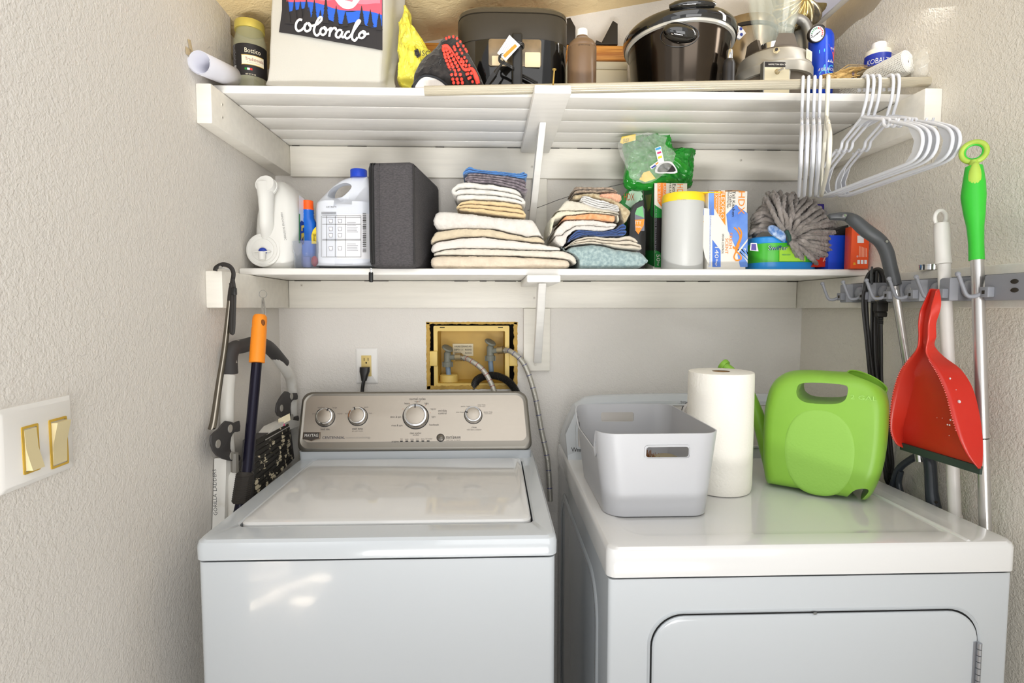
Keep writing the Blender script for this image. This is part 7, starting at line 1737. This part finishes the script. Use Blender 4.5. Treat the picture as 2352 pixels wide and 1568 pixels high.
def block(y, hw):
    x1 = XC(y)-.010; x0 = XC(y)-.060
    m = MB(); P = [(y-hw, x1), (y-hw, x0+.012), (y-hw+.008, x0), (y+hw-.008, x0), (y+hw, x0+.012), (y+hw, x1)]
    b = bmesh.new(); m.prism([(x, yy) for yy, x in P], zr0, zr1-.004, M_rack, 'xy', bev=.003); return m
for i, y in enumerate(Ys): block(y, .021).build('grip_block', rk, ang=30)
m = block(.965, .085); eb_ = m.build('end_block', rk, ang=30)
for dz in (.018, .034):
    p = AX(2330, 646 if dz > .03 else 666, XC(.985)-.060); m = MB(); m.ball(p, .0055, M_dark, 14, (.3, 1.5, .8)); m.build('screw_hole', eb_)
for a, b in zip(Ys, Ys[1:]+[1.05]):
    y = (a+b)/2
    for yy in (a-.028, b+.028 if b > 1.06 else b+.01):
        m = MB(); m.ball((XC(y)-.034, yy, (zr0+zr1)/2-.002), .0135, M_roll if yy < y else M_rack, 16, (1, .8, 1.3)); m.build('roller', rk)
def hook(y, dn=False):
    x = XC(y)-.060; z = zr0+.016
    m = MB(); m.box(x-.012, x+.002, y-.010, y+.010, z-.010, z+.010, M_rack, .002)
    m.box(x-.0125, x-.0115, y-.003, y+.003, z-.004, z+.003, M_dark)
    pts = [(x-.006, y+.008, z-.002), (x-.018, y+.012, z-.008), (x-.030, y+.016, z-.006), (x-.038, y+.018, z+.012), (x-.044, y+.020, z+.030), (x-.046, y+.021, z+.036)]
    m.tube(pts, [.004, .004, .0038, .0036, .0036, .0036], M_rack, 10, sm=4); m.ball(pts[-1], .0052, M_rack, 12); m.build('hook', rk)
for y in Ys+[1.03]: hook(y)

# ---------------- green handled pole
def leanX(py): return .968+.052*max(0, (py-640)/560)
gX = lambda px, py: AX(px, py, leanX(py))
gp_ = thing('mop_pole', 'aluminium mop pole with bright green two-tone grip held in the rack', 'mop', gX(2250, 1230))
M_g1 = mat('grip_green', (48, 178, 46), .4); M_g2 = mat('grip_lime', (166, 194, 74), .45, var=.2, vscale=22)
m = MB(); m.tube([gX(2237, 382), gX(2237, 420), gX(2236, 450), gX(2238, 490), gX(2240, 520), gX(2242, 560), gX(2243, 597)], [.014, .0185, .0205, .0175, .0140, .0125, .0128], M_g1, 24, sm=6, ); m.build('grip', gp_)
m = MB(); c = gX(2237, 349); va = math.atan2(c.x, c.y); rv = Vector((math.cos(va), -math.sin(va), 0)); P = [c+rv*math.cos(a)*.0195+Z3*math.sin(a)*.0195 for a in [2*PI*i/40 for i in range(40)]]; m.tube(P, .0052, M_g2, 10, closed=True); m.tube([gX(2237, 368), gX(2237, 380), gX(2237, 394)], [.008, .011, .014], M_g2, 14, sm=3, flat=(1, .8)); m.build('hanging_loop', gp_)
m = MB(); P = [c+rv*math.cos(a)*.0152+Z3*math.sin(a)*.0152 for a in [2*PI*i/40 for i in range(40)]]; m.tube(P, .0028, M_g1, 8, closed=True); m.build('loop_lining', gp_)
m = MB(); c = gX(2237, 430); va = math.atan2(c.x, c.y); m.ball((0, 0, 0), .0125, M_g2, 28, (1.0, .72, 3.9), M=Matrix.Translation(c+Vector((-math.sin(va), -math.cos(va), 0))*.0095) @ Matrix.Rotation(-va, 4, 'Z')); m.build('soft_pad', gp_)
m = MB(); zb = .05; t0, t1 = gX(2244, 597), gX(2262, 1180); dd_ = (t1-t0); e = t0+dd_*((zb-t0.z)/dd_.z); m.tube([t0+Z3*.004, t1, e], .0108, mat('aluminium', (200, 198, 196), .28, metal=.85), 24); m.tube([gX(2256, 1005), gX(2256.2, 1007)], .0112, M_dark, 20); m.build('pole', gp_)
# ---------------- white pole
wX = lambda px, py: AX(px, py, leanX(py))
wp_ = thing('broom_pole', 'white plastic broom pole with looped white handle end in the rack', 'broom', wX(2190, 1190))
M_wp = mat('pole_white', (216, 213, 208), .35)
m = MB(); m.tube([wX(2163, 512), wX(2163, 530), wX(2165, 580), wX(2167, 604), wX(2167, 605.5)], [.0130, .0150, .0145, .0152, .0125], M_wp, 24, sm=4); m.build('handle_sleeve', wp_)
m = MB(); c = wX(2160, 500); P = [c+Vector((math.cos(a)*.0125, 0, math.sin(a)*.0155)) for a in [2*PI*i/40 for i in range(40)]]; m.tube(P, .0042, M_wp, 10, closed=True); m.build('hanging_loop', wp_)
m = MB(); t0, t1 = wX(2168, 605), wX(2193, 1180); dd_ = t1-t0; e = t0+dd_*((.05-t0.z)/dd_.z); m.tube([t0, t1, e], .0120, M_wp, 24); m.tube([wX(2193.5, 1182), wX(2197, 1235)], .0140, M_wp, 24); m.build('pole', wp_)
# ---------------- dark grey curved handle on aluminium pole
sw_ = thing('sweeper', 'floor sweeper with a curved dark grey handle on an aluminium pole', 'sweeper', AX(2080, 900, .95))
M_dg = mat('dark_grey_plastic', (66, 68, 70), .35)
m = MB(); P = [A(1903, 499, 1.336), A(1906, 498, 1.335), A(1922, 497, 1.33), A(1945, 498, 1.325), A(1963, 507, 1.31), A(1990, 530, 1.30), A(2020, 552, 1.29), A(2036, 578, 1.28), A(2044, 610, 1.275), A(2055, 655, 1.27)]
m.tube(P, [.004, .0080, .0095, .0115, .0150, .0165, .0155, .0155, .0150, .0150], M_dg, 20, sm=6, flat=(1, .95)); m.build('handle', sw_)
for a, b in ((1932, 497), (2026, 556), (2048, 640)):
    p = A(a, b, 1.285 if a > 2000 else 1.318); m = MB(); m.cyl((p.x, p.y-.0165, p.z), (p.x, p.y-.010, p.z), .0032, M_chr, 12); m.build('screw', sw_)
m = MB(); P0_, P1_ = A(2055, 655, 1.27), A(2082, 830, 1.29); dd_ = (P1_-P0_); e = AX(2112, 1060, 1.015); m.tube([P0_, P1_, e], .0088, mat('aluminium'), 20); m.build('pole', sw_)
# ---------------- D-handle of a tool down in the gap
dt = thing('upright_handle', 'dark grey D-shaped tool handle standing in the gap beside the dryer', 'tool', AX(2110, 1100, 1.02))
dX = lambda a, b, o=0: AX(a, b, 1.022+o)
m = MB(); m.tube([dX(2048, 1150), dX(2052, 1110), dX(2064, 1078), dX(2090, 1056), dX(2118, 1045), dX(2134, 1056), dX(2138, 1090), dX(2140, 1130), dX(2146, 1170), dX(2152, 1210)], [.008, .008, .008, .008, .009, .013, .0125, .013, .015, .016], mat('handle_blue_grey', (58, 64, 72), .28), 16, sm=5)
m.tube([dX(2084, 1170), dX(2072, 1140), dX(2064, 1110), dX(2070, 1082)], [.009, .008, .007, .006], mat('handle_blue_grey'), 12, sm=4); e = dX(2152, 1205); m.tube([e, Vector((e.x, e.y, .04))], .016, mat('handle_blue_grey'), 16); m.build('grip_frame', dt)
m = MB(); p = dX(2150, 1153, -.0145); m.ball(p, .0032, M_dark, 10); m.build('screw_hole', dt)
# ---------------- black cord bundle
cb = thing('cord_bundle', 'coiled black extension cord hanging from a rack hook', 'cord', AX(2010, 660, .90))
cbp = lambda px, py, o=0: A(px, py, 1.36+o)
P_loops = [[(1992, 640), (1982, 690), (1990, 780), (2000, 880), (2018, 1000), (2036, 1090)], [(1999, 628), (1990, 680), (1996, 780), (2008, 880), (2030, 1010), (2044, 1085)], [(2008, 620), (2004, 690), (2003, 790), (2012, 880), (2022, 960), (2034, 1100)], [(2014, 620), (2012, 700), (2010, 800), (2018, 900), (2030, 1000), (2040, 1104)],
           [(2022, 622), (2022, 700), (2014, 790), (2022, 880), (2036, 980), (2048, 1090)], [(2026, 630), (2027, 700), (2020, 780), (2024, 880), (2040, 960), (2052, 1080)]]
m = MB()
for i, P in enumerate(P_loops):
    m.tube([cbp(a, b, (i % 3)*.006) for a, b in P], .0042, M_blk, 10, sm=6, flat=(.7, 1), up=(0, 1, 0))
for i in range(5):
    m.tube([cbp(1986+i*2.2, 668, .002*i), cbp(1990+i*2.4, 640-i, .002*i), cbp(2002+i*1.5, 622-i*.6, .002*i), cbp(2018+i, 621-i*.5, .002*i), cbp(2027+i*1.6, 636, .002*i), cbp(2028+i*1.2, 668, .002*i)], .0042, M_blk, 10, sm=6)
for i in range(4): m.tube([cbp(2034+3*i, 1085, .004*i), cbp(2036+3*i, 1103, .004*i), cbp(2042+2*i, 1110, .004*i), cbp(2048+i, 1098, .004*i)], .0042, M_blk, 10, sm=4)
m.build('cord_coils', cb)
m = MB(); q = cbp(2005, 640, -.012); m.tube([cbp(2003, 612, -.014), cbp(2001, 640, -.014), cbp(2003, 652, -.012)], [.004, .0055, .004], M_dg, 12, sm=4, flat=(1, .6)); m.build('cord_clip', cb)
m = MB(); a, b, c_, d_ = BX(2010, 693, 2036, 716, 1.34); m.box(a, b, 1.332, 1.35, c_, d_, M_blk, .003); m.box(a-.003, b+.003, 1.330, 1.352, d_-.002, d_+.002, M_blk, .001); a2, b2, c2, d2 = BX(2014, 716, 2032, 728, 1.34); m.box(a2-.003, b2+.003, 1.333, 1.349, c2, d2, M_blk, .003); m.build('plug', cb)
m = MB(); P = [A(2023, 728+i*1.5, 1.34) for i in range(12)]; m.tube(P, [.0062 if i % 3 else .0045 for i in range(12)], M_blk, 12); m.tube([A(2023, 742, 1.34), A(2024, 800, 1.345), A(2025, 880, 1.36), A(2036, 960, 1.37)], .0042, M_blk, 8, sm=4); m.build('strain_relief', cb)
m = MB(); a, b, c_, d_ = BX(2013, 680, 2018, 693, 1.34); m.box(a, b, 1.338, 1.344, c_, d_, mat('brass_nut')); m.build('prong', cb)
# ---------------- tin on the cleat
tn = thing('metal_tin', 'shallow silver tin sitting on the wall cleat between the poles', 'tin', (RW(2138, 612, .022).x, RW(2138, 612, .022).y, zL0+.0005))
m = MB(); m.lathe([(0, 0), (.0225, 0), (.0225, .010), (.0235, .0105), (.0235, .0125), (.021, .0125), (.02, .003), (0, .003)], M_chr, (RW(2138, 612, .022).x, RW(2138, 612, .022).y, zL0+.0005), 36); m.build('tin_body', tn)

# ---------------- red dustpan
dp = thing('dustpan', 'red plastic dustpan with black rubber lip hanging from a rack hook', 'dustpan', AX(2140, 700, .90))
M_red = mat('dustpan_red', (182, 34, 22), .32, rgb2=(192, 50, 34), vscale=5); 
secs = [  # left rim, left floor, right floor, right rim (pixel, X)
 ((2136, 664, .888), (2140, 663, .892), (2156, 664, .896), (2150, 668, .886)),
 ((2124, 690, .890), (2134, 690, .899), (2160, 688, .904), (2142, 692, .890)),
 ((2113, 715, .892), (2126, 715, .902), (2158, 712, .908), (2136, 716, .894)),
 ((2109, 745, .894), (2122, 745, .904), (2149, 742, .912), (2131, 746, .896)),
 ((2110, 775, .896), (2120, 775, .906), (2149, 772, .914), (2130, 776, .898)),
 ((2106, 800, .898), (2120, 803, .912), (2146, 795, .926), (2126, 806, .900)),
 ((2090, 822, .900), (2112, 832, .925), (2168, 820, .945), (2134, 826, .900)),
 ((2068, 852, .902), (2102, 868, .935), (2205, 848, .952), (2152, 856, .900)),
 ((2053, 895, .904), (2092, 910, .940), (2232, 890, .956), (2172, 902, .900)),
 ((2045, 945, .906), (2082, 950, .944), (2247, 945, .956), (2186, 955, .902)),
 ((2046, 990, .910), (2074, 985, .948), (2255, 1000, .956), (2202, 1005, .910)),
 ((2058, 1018, .920), (2076, 1010, .948), (2256, 1045, .956), (2222, 1045, .926)),
 ((2074, 1028, .938), (2082, 1028, .948), (2254, 1075, .954), (2248, 1076, .944))]
Q = []
for s_ in secs:
    p = [AX(*q) for q in s_]; row = []
    for a, b, n in ((0, 1, 4), (1, 2, 6), (2, 3, 5)):
        for k in range(n): row.append(p[a].lerp(p[b], k/n))
    row.append(p[3]); Q.append(row)
rows = []
cols = list(zip(*Q)); sc_ = []
for c_ in cols:
    S_, _ = smooth(list(c_), 4); sc_.append(S_)
m = MB(); m.loft([list(r) for r in zip(*sc_)], M_red, closed=False, cap0=False, cap1=False); o = m.build('pan', dp, ang=50); solid(o, .0022, 0)
m = MB()
def comb(S_, n, h):
    for i in range(n):
        f = i/n*(len(S_)-1); k = int(f); p = S_[k].lerp(S_[min(k+1, len(S_)-1)], f-k); m.tube([p, p+Vector((-h, 0, 0.0))], [.0016, .0006], M_red, 5)
L_ = sc_[0][24:44]; comb(L_, 40, .0022); L_ = sc_[-1][24:40]; comb(L_, 34, .002); m.build('comb_teeth', dp)
m = MB(); a, b = AX(2070, 1022, .940), AX(2254, 1078, .952); N_ = Vector((0, 0, -1))
m.loft([[p+Vector((-.003, 0, .006)), p+Vector((.003, 0, .006)), p+Vector((.002, 0, -.010)), p+Vector((-.003, 0, -.010))] for p in (a, a.lerp(b, .5), b)], mat('rubber_dark_green', (44, 58, 52), .6)); m.build('rubber_lip', dp)
m = MB(); random.seed(15)
for px, py, r in ((2182, 869, .0022), (2203, 922, .0034), (2198, 924, .002), (2196, 895, .001), (2183, 964, .002), (2190, 957, .001), (2176, 975, .0015), (2181, 976, .0018), (2164, 960, .0008), (2152, 959, .0008), (2180, 1000, .0008)):
    row = min(range(len(sc_[0])), key=lambda i: abs((sc_[-1][i]-AX(2190, py, .905)).z)); cand = sc_[-1][row].lerp(sc_[-6][row], .4)
    p = AX(px, py, cand.x-.004 if px > 2170 else .94); m.ball(p, r, M_lab, 8, (.4, 1.2, 1))
o = m.build('paint_spatter', dp); o['kind'] = 'stuff'
